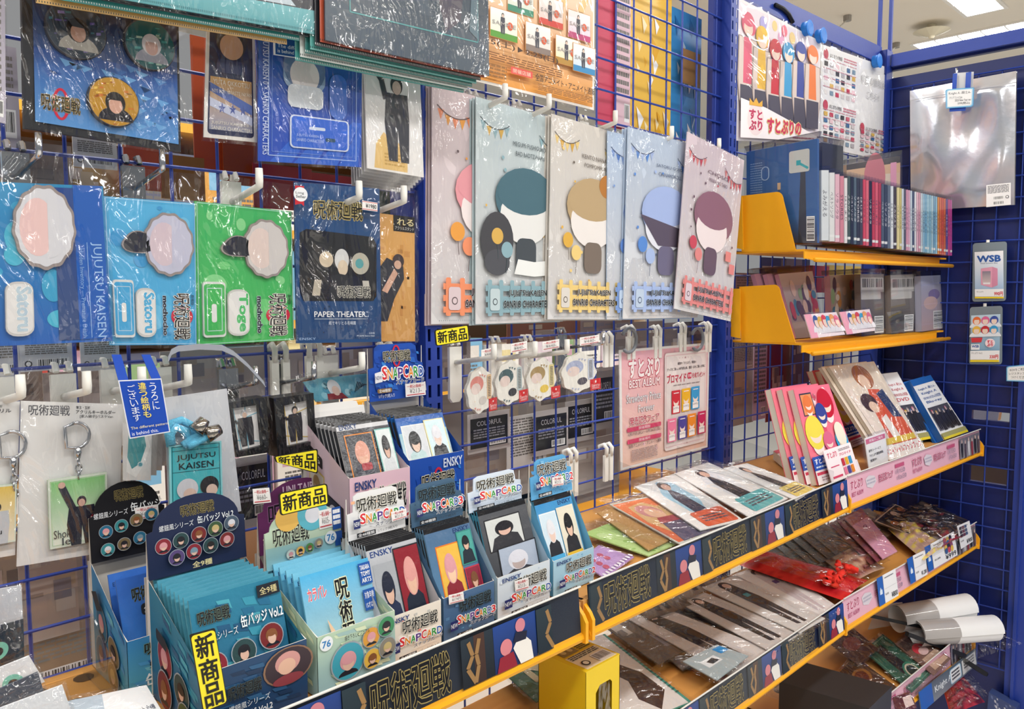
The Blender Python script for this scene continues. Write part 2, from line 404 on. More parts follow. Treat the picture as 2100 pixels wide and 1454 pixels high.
# the end panel stands square to the others
panel(-.42, -.05, [-.106 - .05 * j for j in range(-1, 6)], [1.966 - .05 * i for i in range(0, 30)], 1.092, 'dark blue wire mesh panel of the end rack behind the silver bag', True)
r = emp('end_rack_sheet', 'dark blue sheet metal back of the end rack with slots', 'rack panel', (1.11, -.2, .3))
zb = [.3, .972, 1.012, 1.128, 1.151, 1.996, 2.016, 2.03]
DK = C('#0e1f62')
for a, b in ((zb[0], zb[1]), (zb[2], zb[3]), (zb[4], zb[5]), (zb[6], zb[7])): link('back_sheet', M().box((1.1, -.38, a), (1.115, -.03, b), DK), 'paint', r)
e = M()
for a, b in ((zb[1], zb[2]), (zb[3], zb[4])): e.box((1.1, -.27, a), (1.115, -.03, b), DK); e.box((1.1, -.38, a), (1.115, -.352, b), DK)
link('slot_filler', e, 'paint', r)
r = emp('top_rail', 'blue steel rail along the top of the rack behind the posters', 'rack rail', (.72, .01, 2.03))
link('rail_bar', M().box((.37, -.004, 2.03), (1.07, .03, 2.072), BL), 'paint', r); yaw3(r)
r = emp('end_top_rail', 'blue steel rail across the top of the end rack', 'rack rail', (1.09, -.25, 2.02))
link('rail_bar', M().box((1.082, -.6, 2.022), (1.1, -.055, 2.052), BL), 'paint', r)
link('rail_flange', M().box((1.1, -.6, 2.022), (1.13, -.055, 2.056), BL), 'paint', r)
r = emp('corner_post', 'square blue corner post carrying two thin poles', 'shelf post', (1.08, -.03, 0))
link('post_shell', M().box((1.062, -.052, 0), (1.1, -.003, 2.062), BL), 'paint', r)
m = M()
for (a, b) in ((1803, 100), (1825, 105)):
    p = on(a, b, y=-.03 if a < 1810 else -.048); m.box((p.x - .004, p.y - .004, 2.05), (p.x + .004, p.y + .004, 2.95), BL)
link('thin_pole', m, 'paint', r)
link('slot_plate', M().box((1.058, -.05, 2.0), (1.062, -.02, 2.06), BLD), 'paint', r)
r = emp('end_rack_post', 'wide blue post at the right end of the end rack', 'shelf post', (1.1, -.41, 0))
link('post_shell', M().box((1.085, -.455, 0), (1.115, -.37, 2.02), BL), 'paint', r); link('post_edge', M().box((1.075, -.392, .2), (1.085, -.385, 1.2), BL), 'paint', r)
link('side_sheet', M().box((1.09, -.75, 0), (1.12, -.455, 2.02), BL), 'paint', r)
# what shows through the slots
r = emp('stock_cabinet', 'pale cabinet standing behind the end rack, glimpsed through its slots', 'cabinet', (1.4, -.2, 0))
link('cabinet_body', M().box((1.3, -.6, 0), (1.7, .1, 1.0), C('#b59a78')), 'matte', r); link('cabinet_top', M().box((1.28, -.62, 1.0), (1.7, .12, 1.015), C('#efeae2')), 'matte', r)
link('paper_stack', M().hexa([V(1.3, -.24, 1.3), V(1.3, -.3, 1.3), V(1.3, -.28, 1.1), V(1.3, -.2, 1.1)], [V(1.33, -.24, 1.3), V(1.33, -.3, 1.3), V(1.33, -.28, 1.1), V(1.33, -.2, 1.1)], C('#ece9e2')), 'matte', r)
link('amber_box', M().box((1.3, -.36, 1.016), (1.5, -.31, 1.3), C('#d79a3c')), 'matte', r)

# ------------------------------------------------------------------ shelves with printed lips
def strip_art(kind, n, phase):
    def f(a):
        if kind == 'dark':
            for i in range(-1, int(n) + 2):
                o = (i + phase) / n; d = 1 / n; e = lambda t: min(1, max(0, o + t * d))
                if e(0) >= e(1): continue
                if 0 <= o + .1 * d and o + .52 * d <= 1.0: a.logo(o + .12 * d, .1, o + .5 * d, .88, '#14151c', '#a8965a', ow=.028)
                for t0, t1, c, c2 in ((.56, .74, '#2a353f', '#1b2028'), (.63, .69, '#4c362f', '#3a2a28'), (.74, 1., '#27468c', '#1b2c55'), (0, .1, '#2c3a42', '#1f2a34')):
                    if e(t0) < e(t1): a.rect(e(t0), .03, e(t1), .97, c, c2)
                for tt, sg in ((.6, 1), (.66, -1), (.07, 1)):
                    if 0 < o + (tt - .06) * d and o + (tt + .06) * d < 1: a.line([(o + tt * d, .12), (o + (tt + .02 * sg) * d, .4), (o + (tt - .01) * d, .62), (o + (tt + .03 * sg) * d, .93)], .02 * d, '#97754c')
                if 0 < o + .74 * d and o + 1. * d < 1.001:
                    k = o + .87 * d
                    a.ell(k - .06 * d, .52, .035 * d, '#d07f86'); a.poly([(k - .12 * d, .97), (k - .1 * d, .68), (k - .02 * d, .66), (k + .0 * d, .97)], '#8c2434')
                    a.ell(k + .03 * d, .2, .03 * d, '#c9808c'); a.poly([(k - .02 * d, .6), (k + .03 * d, .34), (k + .09 * d, .6), (k + .1 * d, .97), (k + .02 * d, .97)], '#e4e0da'); a.poly([(k, .3), (k + .07 * d, .36), (k + .06 * d, .52), (k - .02 * d, .5)], '#23263a')
        else:
            for i in range(n):
                o = i / n * .79; d = .79 / n
                a.txt('すとぷり', o + .06 * d, .18, o + .24 * d, .5, '#b8365e', bold=.03, ol='#f6dfe6'); a.txt('BEST ALBUM', o + .07 * d, .6, o + .24 * d, .76, '#c0587a', bold=.01)
                a.poly([(o + .28 * d, .3), (o + .33 * d, .2), (o + .42 * d, .28), (o + .45 * d, .5), (o + .38 * d, .7), (o + .3 * d, .6)], '#dfd6dc'); a.small(o + .3 * d, .34, o + .43 * d, .58, 2, '#b9b3c2', 5)
                a.txt('発売記念フェア', o + .48 * d, .3, o + .72 * d, .6, '#b8365e', bold=.03, ol='#f6dfe6'); a.rect(o + .76 * d, .16, o + .92 * d, .3, '#c85a7c')
                a.txt('1月7日◎', o + .76 * d, .36, o + .93 * d, .54, '#8f8496'); a.txt('1月26日◎', o + .78 * d, .6, o + .95 * d, .78, '#8f8496')
            a.rect(.8, .06, .99, .96, '#77737c', '#9a949a'); [a.body(.82 + .03 * i, .12 + .06 * (i % 2), .8, '#c8a0a4', '#d8c0b4', ('#2c2c34', '#5c4c54', '#c8c4c8', '#8c3c48')[i % 4], w=.14) for i in range(6)]
    return f
def shelf(x0, x1, z, kind, n, phase, lab, holes=False, yf=-.268):
    """board flush with the top of a tall front fascia that carries the printed strip"""
    r = emp('metal_shelf', lab, 'shelf', ((x0 + x1) / 2, -.14, z - .054), 'yellow metal shelves of the rack')
    link('shelf_board', M().box((x0, yf + .002, z - .012), (x1, -.026, z), TAN), 'plastic', r)
    link('front_fascia', M().box((x0, yf + .002, z - .036), (x1, yf + .006, z - .012), YE), 'plastic', r)
    link('front_bar', M().tube([(x0, yf - .003, z - .038), (x1, yf - .003, z - .038)], .006, YE, 8), 'plastic', r)
    for x in (x0 + .001, x1 - .006):
        b = M().prism([(x, -.022, z - .1), (x, -.022, z), (x, yf + .006, z), (x, yf - .006, z - .012), (x, yf - .011, z - .02), (x, yf - .011, z - .044), (x, -.12, z - .055)], V(.005, 0, 0), YE); link('side_bracket', b, 'plastic', r)
    if holes:
        h = M()
        for i in range(int((x1 - x0) / .04)):
            for j in range(5):
                c = V(x0 + .02 + .04 * i + (.02 if j % 2 else 0), -.05 - .045 * j, z + .0004)
                h.add([c + V(.009 * math.cos(k * .6283), .009 * math.sin(k * .6283), 0) for k in range(10)], [list(range(10))], C('#57422c'))
        o = link('punched_holes', h, 'matte', r); o['kind'] = 'stuff'
    q = [V(x0 + .006, yf + .0005, z + .018), V(x1 - .006, yf + .0005, z + .018), V(x1 - .006, yf - .004, z - .034), V(x0 + .006, yf - .004, z - .034)]
    a = A(q, .0012, '#1d2738' if kind == 'dark' else '#eab6c6', side='#444'); strip_art(kind, n, phase)(a)
    link('printed_strip', a, 'strip', r)
    g = grow([p + V(0, -.0035, 0) for p in q], 0, .07, 0, .02); link('clear_lip', M().add(g, [(3, 2, 1, 0)], (1, 1, 1, 1)), 'lipclear', r)
    link('lip_edge', M().tube([g[0], g[1]], .0012, C('#dcdad4'), 6), 'plastic', r)
    if x0 > .34: yaw3(r)
    return r
shelf(-1.25, -.405, 1.09, 'dark', 3.42, .104, 'upper yellow shelf holding the boxed card packs, dark printed lip', True)
shelf(-.4, .344, 1.09, 'dark', 3, .0, 'upper yellow shelf under the clear trays of flat white packs')
shelf(.35, 1.075, 1.09, 'pink', 2, 0, 'upper yellow shelf with a pink printed lip under the leaning magazines')
shelf(-1.25, -.405, .86, 'dark', 3.42, .104, 'second yellow shelf below the boxed card packs, mostly out of frame')
shelf(-.4, .344, .86, 'dark', 3, .0, 'second yellow shelf with a dark printed lip, full of flat film packs')
shelf(.35, 1.075, .86, 'pink', 2, 0, 'second yellow shelf with pink lip and white price cards')
shelf(-1.25, .344, .54, 'dark', 4, .1, 'lowest yellow shelf below the dark printed lips')
shelf(.35, 1.075, .598, 'pink', 2, 0, 'third yellow shelf carrying the rolled white poster and black box')

# ------------------------------------------------------------------ what hangs on the back of the mesh and the shop beyond
def back_label(kind, seed):
    def f(a):
        if kind == 'bar':
            a.bars(.3, .62, .92, .9, seed=seed); a.small(.1, .1, .9, .5, 6, '#8a8680', seed); a.ell(.15, .76, .07, '#444'); a.ell(.15, .76, .045, '#eee')
        elif kind == 'black':
            a.rect(.05, .12, .95, .88, '#1b1c22'); a.txt('COLORFUL', .2, .2, .8, .32, '#c9c9cf'); a.small(.12, .4, .88, .66, 4, '#8f9098', seed); a.bars(.5, .7, .9, .85, seed=seed)
        elif kind == 'text': a.small(.08, .06, .92, .8, 14, '#77746f', seed); a.bars(.6, .84, .95, .96, seed=seed)
        elif kind == 'tri':
            r = random.Random(seed)
            for i in range(16):
                u, v, d = r.uniform(.05, .8), r.uniform(.02, .9), r.uniform(.08, .18); a.poly([(u, v), (u + d, v + d * .4), (u + d * .4, v + d * .9)], r.choice(('#ffffff', base_tint[0], base_tint[1])))
        elif kind == 'mix':
            r = random.Random(seed)
            for i in range(7):
                u, v = r.uniform(0, .6), r.uniform(0, .7); a.rect(u, v, u + r.uniform(.15, .38), v + r.uniform(.1, .28), r.choice(('#cfc8c0', '#a89a90', '#8f8a92', '#c7b8b0', '#bfae98', '#7d7470')))
    return f
base_tint = ['#f3d9dd', '#e7b3bd']
BG = [ # x0,y0,x1,y1, depth, colour, print, label
 (-60, 90, 38, 300, .03, '#b9b4bd', 'bar', 'lilac-grey pack back with barcode behind the far left edge pack'),
 (395, 80, 470, 350, .06, '#b4502c', None, 'rust red bag seen through the mesh right of the badge set'),
 (455, 95, 530, 380, .05, '#9c4a26', None, 'darker rust bag seen through the mesh under the narrow character card'),
 (255, 300, 330, 390, .04, '#b5472e', None, 'brick red bag seen through the mesh under the badge set'),
 (330, 320, 420, 410, .05, '#9a6a34', None, 'ochre bag seen through the mesh above the green pack'),
 (520, 340, 640, 430, .04, '#a8383a', None, 'crimson bag seen through the mesh under the blue acrylic set'),
 (640, 360, 752, 440, .05, '#9c3034', None, 'dark crimson bag seen through the mesh above the dark blue pack'),
 (750, 372, 830, 470, .05, '#4d6a44', None, 'moss green bag behind the mesh above the orange pack'),
 (150, 285, 240, 345, .03, '#e6e3e0', 'bar', 'white label with barcode behind the mesh under the badge set'),
 (-40, 290, 150, 480, .05, '#8c7f78', 'mix', 'brownish pack behind the mesh above the left blue acrylic pack'),
 (120, 330, 250, 470, .06, '#b08f5e', 'mix', 'tan pack behind the mesh above the light blue pack'),
 (-50, 695, 40, 780, .03, '#dcdcde', 'bar', 'white barcode label behind the mesh at the left edge, under the acrylic packs'),
 (40, 695, 150, 760, .03, '#e1e1e3', 'bar', 'white barcode label behind the mesh left of the blue tag'),
 (165, 695, 245, 760, .03, '#e1e1e3', 'bar', 'white barcode label behind the mesh just beside the blue tag'),
 (-60, 760, 90, 900, .06, '#a79a92', 'mix', 'grey-brown pack behind the mesh over the left white key ring card'),
 (90, 760, 245, 900, .05, '#b7a8a0', 'mix', 'pale brown pack behind the mesh over the middle of the white key ring card'),
 (330, 715, 560, 830, .06, '#c4bcb8', 'mix', 'pale pack behind the mesh above the lanyard pack'),
 (560, 715, 690, 820, .05, '#beb6b4', 'mix', 'pale pack behind the mesh above the framed pictures'),
 (690, 700, 780, 800, .06, '#c7c2c2', 'mix', 'pale pack behind the mesh left of the tall blue card box'),
 (480, 935, 560, 1080, .02, '#b9b7b6', 'black', 'black-labelled pack back behind the mesh under the framed pictures'),
 (-60, 1100, 70, 1330, .06, '#b0a294', 'mix', 'tan pack behind the mesh at the lower left edge'),
 (40, 1120, 160, 1310, .04, '#c3b6ad', 'mix', 'pale acrylic pack behind the mesh under the white key ring card'),
 (100, 1100, 330, 1330, .07, '#b3aaa4', 'mix', 'grey acrylic pack behind the mesh left of the can badge boxes'),
 (0, 1290, 220, 1420, .05, '#9c8266', 'bar', 'brown card pack behind the mesh low at the left'),
 (905, 690, 965, 800, .06, '#b4aca8', 'mix', 'grey pack behind the mesh under the yellow new-item tag'),
 (960, 845, 1045, 925, .03, '#c5c0be', 'black', 'black-labelled pack back behind the mesh under the first scalloped memo pad'),
 (1040, 850, 1120, 955, .04, '#d9d7d4', 'text', 'white instruction sheet behind the mesh above the light blue header'),
 (1095, 840, 1165, 930, .03, '#bdb7b4', 'black', 'black-labelled pack back tilted behind the mesh under the third memo pad'),
 (950, 900, 1060, 1000, .06, '#b0a69f', 'mix', 'beige pack behind the mesh above the header of the light blue card box'),
 (1160, 820, 1222, 905, .06, '#b5afac', 'black', 'black-labelled pack back behind the mesh right under the last memo pad'),
 (1215, 760, 1262, 880, .05, '#aaa29c', 'black', 'black-labelled pack back just left of the pink fair poster'),
 (1150, 900, 1270, 1010, .07, '#b9b0a8', 'mix', 'pale pack behind the mesh below the white clip holders'),
 (1260, 660, 1360, 720, .06, '#a09690', 'mix', 'grey pack behind the mesh over the left of the pink fair poster'),
 (1360, 660, 1455, 712, .05, '#8f8784', 'mix', 'darker grey pack behind the mesh over the right of the pink fair poster'),
 (1040, 660, 1190, 700, .07, '#94614a', 'mix', 'brown pack behind the mesh below the cream file'),
 (1190, 655, 1300, 690, .07, '#a08f8c', 'mix', 'dull pink pack behind the mesh below the blue file'),
 (1225, -60, 1292, 262, .05, '#d24c66', None, 'deep pink gift bag behind the mesh beside the orange fair poster'),
 (1262, -60, 1293, 262, .045, '#e6c3cd', 'text', 'pale pink strip of a bag behind the mesh'),
 (1290, -20, 1376, 300, .06, '#f0c04a', 'tri', 'yellow gift bag with white triangles behind the mesh'),
 (1374, 25, 1437, 320, .07, '#3f8fd0', 'tri', 'blue gift bag with pale triangles behind the mesh'),
 (1400, 105, 1436, 175, .05, '#9a7448', None, 'brown paper corner behind the mesh over the blue gift bag'),
 (1505, 560, 1560, 640, .05, '#b6a8a2', 'bar', 'pale pink pack behind the mesh beside the lower yellow bookend'),
 (1560, 530, 1660, 640, .08, '#454c74', 'mix', 'dusky blue pack behind the mesh between the two yellow racks'),
 (1660, 545, 1700, 600, .06, '#cc3a4c', None, 'red pack behind the mesh under the upper yellow rack'),
 (1690, 545, 1770, 600, .07, '#cdae4c', None, 'mustard pack behind the mesh under the upper yellow rack'),
 (1502, 690, 1545, 755, .04, '#b3aca8', 'text', 'small white label behind the mesh under the lower bookend'),
 (1545, 700, 1572, 860, .06, '#c9b2c6', 'text', 'lilac pack behind the mesh under the lower yellow rack'),
 (1572, 705, 1620, 860, .07, '#7e2b34', 'mix', 'dark red pack behind the mesh under the lower yellow rack'),
 (1620, 700, 1660, 800, .06, '#79645e', 'mix', 'brown pack behind the mesh left of the tall magazine'),
 (1670, 690, 1765, 770, .06, '#b8b6b4', 'mix', 'pale grey pack behind the mesh under the right of the lower yellow rack'),
 (1500, 755, 1545, 870, .07, '#a59a8e', 'mix', 'pale keyring packs behind the mesh by the post'),
 (1740, 590, 1790, 700, .08, '#2a3f96', None, 'blue sheet behind the mesh by the corner post'),
]
for i, (x0, y0, x1, y1, y, c, k, lab) in enumerate(BG):
    if c == '#f0c04a': base_tint[:] = ['#fbe9b8', '#e9ae2c']
    if c == '#3f8fd0': base_tint[:] = ['#b9d4ea', '#2c74b8']
    pack('hanging_pack', wq(x0, y0, x1, y1, y), lab, 'pack', back_label(k, i) if k else None, base=c, fin='gloss', group='packs on the back of the mesh')
for i, (x0, y0, x1, y1, c, lab) in enumerate(((900, 800, 1080, 1060, '#aaa29c', 'broad grey pack behind the mesh left of the white instruction sheet'), (1060, 760, 1270, 1040, '#b4aca6', 'broad pale pack behind the mesh under the memo pads'), (40, 1240, 240, 1300, '#2c2c30', 'black and orange striped sleeve behind the mesh, lower left'))):
    pack('hanging_pack', wq(x0, y0, x1, y1, .1 + .01 * i), lab, 'pack', (lambda a: (a.rect(0, .4, 1, .75, '#c8843c'), a.rect(.6, .75, 1, 1, '#3c74b0'))) if i == 2 else back_label('mix', 70 + i), base=c, fin='gloss', group='packs on the back of the mesh')
# beyond: a bright aisle with yellow-edged shelves
r = emp('aisle_shelving', 'bright bookcase with yellow shelf edges across the next aisle', 'bookcase', (0, 1.6, 0))
link('back_panel', M().box((-2.2, 1.78, 0), (2.6, 1.8, 2.0), C('#cbbfae')), 'matte', r)
for z in (.45, .8, 1.08, 1.36, 1.64, 1.92): link('shelf_board', M().box((-2.2, 1.4, z - .025), (2.6, 1.78, z), C('#efae3a')), 'plastic', r)
rr = random.Random(4); n = 0
hues = ['#e7e2da', '#7fb6d8', '#d8a04a', '#e0cfd8', '#b9463a', '#f1efe8', '#8fae7c', '#5c5f74', '#e8d9a0', '#d0a6b8']
HN = ['ivory', 'sky blue', 'ochre', 'mauve', 'brick red', 'white', 'sage green', 'slate', 'cream', 'rose']
for zi, z in enumerate((.8, 1.08, 1.36, 1.64)):
    x = -2.1; n = 0
    while x < 2.3:
        hi = rr.randrange(10); wd = rr.uniform(.09, .2); h = rr.uniform(.15, .22)
        a = A([V(x, 1.43, z + h), V(x + wd, 1.43, z + h), V(x + wd, 1.43, z + .001), V(x, 1.43, z + .001)], .2, hues[hi]); a.rect(.1, .15, .9, .45, rr.choice(hues)); a.small(.15, .55, .85, .85, 4, '#6d6a66', n)
        tag(link('boxed_item', a, 'card'), '%s box, %s along the %s shelf of the next aisle' % (HN[hi], nth(n), nth(zi)), 'box', 'boxed goods across the next aisle'); x += wd + rr.uniform(.01, .05); n += 1

# ------------------------------------------------------------------ hooks
WH = C('#eeece4'); CR = C('#c9ccd2')
def hook(px, py, L, lab, metal=False, plate=True, axis='y', x=None):
    """a display hook: plate on the mesh, straight arm, upturned tip seen at (px, py)"""
    c = CR if metal else WH; f = 'metal' if metal else 'plastic'; rd = .0026 if metal else .0036
    if axis == 'y':
        tip = on(px, py, y=-L); back = V(0, L - .004, -.012); wv = V(1, 0, 0)
    else:
        tip = on(px, py, x=x); back = V(L, 0, -.012); wv = V(0, 1, 0)
    low = tip - V(0, 0, .018); root = low + back
    r = emp('display_hook', lab, 'hook', root, 'chrome hooks' if metal else 'white plastic hooks')
    link('hook_arm', M().tube([root, low - back.normalized() * -.006, low, low + V(0, 0, .005), tip], [rd, rd, rd * 1.05, rd * 1.15, rd * 1.05], c, 10), f, r, smooth=True)
    if plate:
        nb = back.normalized(); a = root - nb * .004
        pts = [a + wv * u + V(0, 0, v) for u, v in ((-.011, .022), (.011, .022), (.011, -.05), (.006, -.056), (-.006, -.056), (-.011, -.05))]
        link('back_plate', M().prism(pts, nb * .005, c if not metal else C('#a7abb0')), f, r)
        for u in (-.006, .006):
            p = root + wv * u + V(0, 0, .024); link('wire_clip', M().tube([p - nb * .004, p + V(0, 0, .008), p + nb * .005 + V(0, 0, .009), p + nb * .007 + V(0, 0, .002)], .003, c, 6), f, r)
    return r
for a in ((41, 768, .075, 'white plastic hook at the left edge above the left key ring card'), (177, 761, .075, 'white plastic hook above the white key ring card'), (290, 752, .085, 'white plastic hook between the straps of the blue tag'),
          (385, 747, .075, 'white plastic hook above the lanyard pack'), (742, 722, .075, 'white plastic hook left of the tall blue card box header'), (736, 371, .085, 'white plastic hook poking through the dark blue pack'),
          (828, 381, .085, 'white plastic hook above the orange pack'), (531, 345, .07, 'white plastic hook above the green pack'), (1036, 172, .07, 'white plastic hook above the pale teal file'),
          (1126, 193, .07, 'white plastic hook above the cream file, under the orange poster'), (1262, 227, .07, 'white plastic hook above the narrow blue file'), (1378, 259, .07, 'white plastic hook above the pale blue file'),
          (1475, 284, .07, 'white plastic hook above the tilted pink file'), (1013, 705, .085, 'white plastic hook above the first memo pad, right of the yellow tag'), (1097, 700, .085, 'white plastic hook above the second memo pad'), (1163, 696, .085, 'white plastic hook above the third memo pad')): hook(*a)
for a in ((332, 306, .08, 'chrome hook under the badge set, above the pale blue pack'), (78, 272, .08, 'chrome hook under the left corner of the badge set'), (524, 750, .07, 'chrome hook right of the grey ribbon'),
          (643, 741, .08, 'chrome hook above the two framed pictures'), (1237, 680, .09, 'chrome hook above the last memo pad')): hook(*a, metal=True)
hook(2026, 492, .02, 'small white hook holding the upper price holder on the end rack', axis='x', x=1.075, plate=False)
hook(2020, 622, .02, 'small white hook holding the lower price holder on the end rack', axis='x', x=1.075, plate=False)
hook(1962, 140, .05, 'chrome hook over the silver bag on the end rack', metal=True, axis='x', x=1.04, plate=False)
def clip_holder(px, py, h, lab, col=WH):
    p = on(px, py, y=-.008); r = emp('clip_holder', lab, 'hook', p - V(0, 0, h), 'white clip holders on the mesh')
    for u in (-.007, .007):
        q = p + V(u, 0, 0); link('wire_clip', M().tube([q + V(0, .008, -.004), q + V(0, .01, .004), q + V(0, 0, .008), q + V(0, -.006, .002), q + V(0, -.005, -.012)], .0035, col, 8), 'plastic', r, smooth=True)
        link('arm_strip', M().box((q.x - .0045, q.y - .006, q.z - h), (q.x + .0045, q.y - .001, q.z - .01), col), 'plastic', r)
for a in ((1171, 931, .07, 'white clip holder right of the blue card box header'), (1244, 920, .055, 'white clip holder under the left corner of the pink fair poster'), (1290, 678, .05, 'white clip holder above the top left of the pink poster'),
          (1345, 678, .05, 'white clip holder above the middle of the pink poster'), (1396, 672, .05, 'white clip holder above the right of the pink poster'), (1448, 670, .05, 'white clip holder beside the slotted post'), (1244, 692, .05, 'white clip holder beside the chrome hook'),
          (570, 720, .05, 'grey clip holder above the right framed picture'), (640, 712, .04, 'white clip holder under the dark blue pack'), (790, 716, .04, 'white clip holder beside the tall blue header')): clip_holder(*a)
for px, py, lab in ((1290, 690, 'grey C-shaped hook over the left of the pink poster'), (1430, 688, 'grey C-shaped hook over the right of the pink poster')):
    c = on(px, py + 8, y=-.02); k = [c + V(.021 * math.cos(math.radians(t)), 0, .021 * math.sin(math.radians(t))) for t in range(150, -131, -20)]
    tag(link('ring_hook', M().tube(k, .003, C('#7d8086'), 8), 'plastic', smooth=True), lab, 'hook')

# ------------------------------------------------------------------ top row, left: badge set, character cards, files
def disc(par, c, n, r, draw, name='button_badge'):
    up = V(0, 0, 1); rt = up.cross(n).normalized() * -1; rt = n.cross(up).normalized() * -1; up2 = n.cross(rt).normalized() * -1
    if up2.z < 0: up2 = -up2
    if rt.x < 0: rt = -rt
    q = [c - rt * r + up2 * r, c + rt * r + up2 * r, c + rt * r - up2 * r, c - rt * r - up2 * r]
    a = A(q, body=False); rim = M()
    a.tube([c - n * .004, c - n * .001, c], [r * 1.0, r, r * .96], C('#2a2a30'), 30); a.L = .0004
    a.ell(.5, .5, .485, '#444a55', n=40); draw(a)
    return link(name, a, 'gloss', par)
def tiles(a, cols, seed, n=26, u0=0., v0=0., u1=1., v1=1., circ=False):
    r = random.Random(seed); l = a.L
    for i in range(n):
        u, v, w, h = r.uniform(u0, u1), r.uniform(v0, v1), r.uniform(.03, .12), r.uniform(.02, .07)
        if circ and max(math.hypot(x - .5, y - .5) for x in (u, u + w) for y in (v, v + h)) > .46: continue
        if u + w > u1 or v + h > v1: continue
        a.L = l; a.poly([(u, v + h), (u + w, v + h * .7), (u + w, v), (u, v + h * .2)][::-1], r.choice(cols))
    a.L = l + .0001
def badge_card(a):
    a.rect(.0, 0, 1, .45, '#20242e', '#2b4a80'); a.rect(0, .45, 1, 1, '#2b4f94', '#5b93cf')
    r = random.Random(2); l = a.L
    for i in range(40):
        u, v = r.uniform(0, .9), r.uniform(.4, .93); a.L = l; a.poly([(u, v), (u + .1, v + .02), (u + .04, v + .06)][::-1], r.choice(('#5285c0', '#2f5a9f', '#6aa2d6', '#3b6bb0')))
    a.L = l + .0002; a.ring(.165, .84, .055, .12); a.logo(.04, .78, .29, .9, '#2a2418', '#a8935c')
P = -.055
Q = q4(((44, -36), (366, 40), (371, 312), (50, 262)), y=P)
root = emp('badge_set', 'black-framed badge set with three round badges on a blue card, hanging top left', 'badge set', (Q[2] + Q[3]) / 2)
link('backing_tray', A(Q, .006, '#191a1f'), 'card', root)
cq = [p + V(0, -.001, 0) for p in grow(Q, -.06, -.0, -.02, -.055)]; a = A(cq, .0006, '#2c4f94'); badge_card(a); link('printed_card', a, 'gloss', root)
nn = V(0, -1, 0)
def bg1(a): a.ell(.5, .5, .47, '#2c3a48', n=36); tiles(a, ('#5a4f8c', '#3d6f7c', '#7a6fa8', '#8fb0b8'), 5, 30, circ=True); a.bust(.52, .5, .62, '#1d1c20', '#b98f7c', '#a9a59d')
def bg2(a): a.ell(.5, .5, .47, '#1d5a5e', n=36); tiles(a, ('#3f8f8c', '#9fb9a8', '#14444c', '#64a8a0'), 6, 34, circ=True); a.bust(.52, .5, .62, '#c9c3c6', '#c49f94', '#8d8f9c')
def bg3(a): a.ell(.5, .5, .47, '#b98a2c', n=36); tiles(a, ('#e0b84a', '#a05a20', '#c9742c', '#7a4a20'), 7, 30, circ=True); a.bust(.52, .52, .64, '#2a2523', '#cfa08c', '#23222a')
for (px, py, r_, f) in ((157, 62, 73, bg1), (308, 92, 61, bg2), (234, 209, 63, bg3)):
    c = on(px, py, y=P - .006); rad = (on(px + r_, py, y=P - .006) - c).length * .82; disc(root, c, nn, rad, f)
link('plastic_bag', sheet(grow([p + V(0, -.009, 0) for p in Q], .03, 0, .07, .04), .004, 3, 20, 24), 'film', root, smooth=True)

pack('hanging_pack', q4(((-90, -60), (10, -36), (12, 254), (-86, 226)), y=-.06), 'lilac-grey film pack cut by the left edge of the photo, top row', 'pack', back_label('text', 3), base='#b8b2c0', bag=(.02, .0, .04, .03))
def card2(a):
    a.rr(.06, .05, .94, .97, '#232a4c', .08); a.rect(.09, .5, .91, .93, '#c69a5a', '#8f93a8'); a.poly([(.09, .62), (.91, .78), (.91, .7), (.09, .55)][::-1], '#4f66a8')
    a.poly([(.09, .74), (.91, .87), (.91, .8), (.09, .67)][::-1], '#b9bfd6'); a.txt('★ ★ ★', .25, .7, .8, .79, '#4a5a9a')
    a.ell(.5, .19, .32, '#3a3534'); a.ell(.5, .24, .24, '#b9947c'); a.rr(.2, .35, .82, .46, '#30385e', .3); a.txt('YUTA OKKOTSU', .14, .52, .86, .56, '#d9d3c4'); a.txt('×', .46, .565, .54, .585, '#d9d3c4'); a.txt('NYI NYI NYASTE NYAN', .12, .6, .9, .63, '#d9d3c4')
    a.txt('JUJUTSU KAISEN 0 ×', .12, .86, .9, .89, '#d9d3c4'); a.txt('SANRIO CHARACTERS', .12, .9, .9, .93, '#d9d3c4')
pack('character_card', q4(((425, 26), (522, 47), (527, 292), (418, 281)), y=-.05), 'narrow dark navy and gold card in a clear bag, right of the badge set', 'card', card2, base='#d9d5cf', bag=(.02, .05, .12, .03), amp=.003)
def blue3(a):
    a.rect(0, 0, 1, 1, '#27519a', '#1f49b4')
    for i in range(4): a.poly([(.1 + .22 * i, 1), (.3 + .22 * i, 1), (min(1, .6 + .22 * i), .62), (min(1, .5 + .2 * i), .62)][::-1], '#2f62c6')
    a.frame(.09, .03, .94, .95, .008, '#9db6e6'); a.frame(.12, .06, .9, .92, .004, '#6f92da'); a.txt('JUJUTSU KAISEN 0 × SANRIO CHARACTERS', .02, .04, .09, .95, '#cfdcf4', rot=90)
    a.rr(.22, .2, .62, .42, '#8aa3c2', .4); a.ell(.42, .24, .2, '#5c7398'); a.ell(.42, .3, .14, '#d6d0cf'); a.rr(.26, .38, .6, .56, '#cdd3da', .3); a.rr(.66, .24, .84, .62, '#3f6cc4', .5)
    a.rr(.28, .62, .86, .88, '#c9d4e6', .14); a.rr(.295, .63, .845, .87, '#2f63cc', .13); a.rr(.46, .7, .62, .725, '#c9d4e6', .5); a.rr(.62, .78, .72, .81, '#2a4f6a', .4)
    a.txt('JUJUTSU KAISEN 0 ×', .34, .765, .6, .79, '#bcd0f2'); a.txt('SANRIO CHARACTERS', .34, .8, .6, .825, '#bcd0f2')
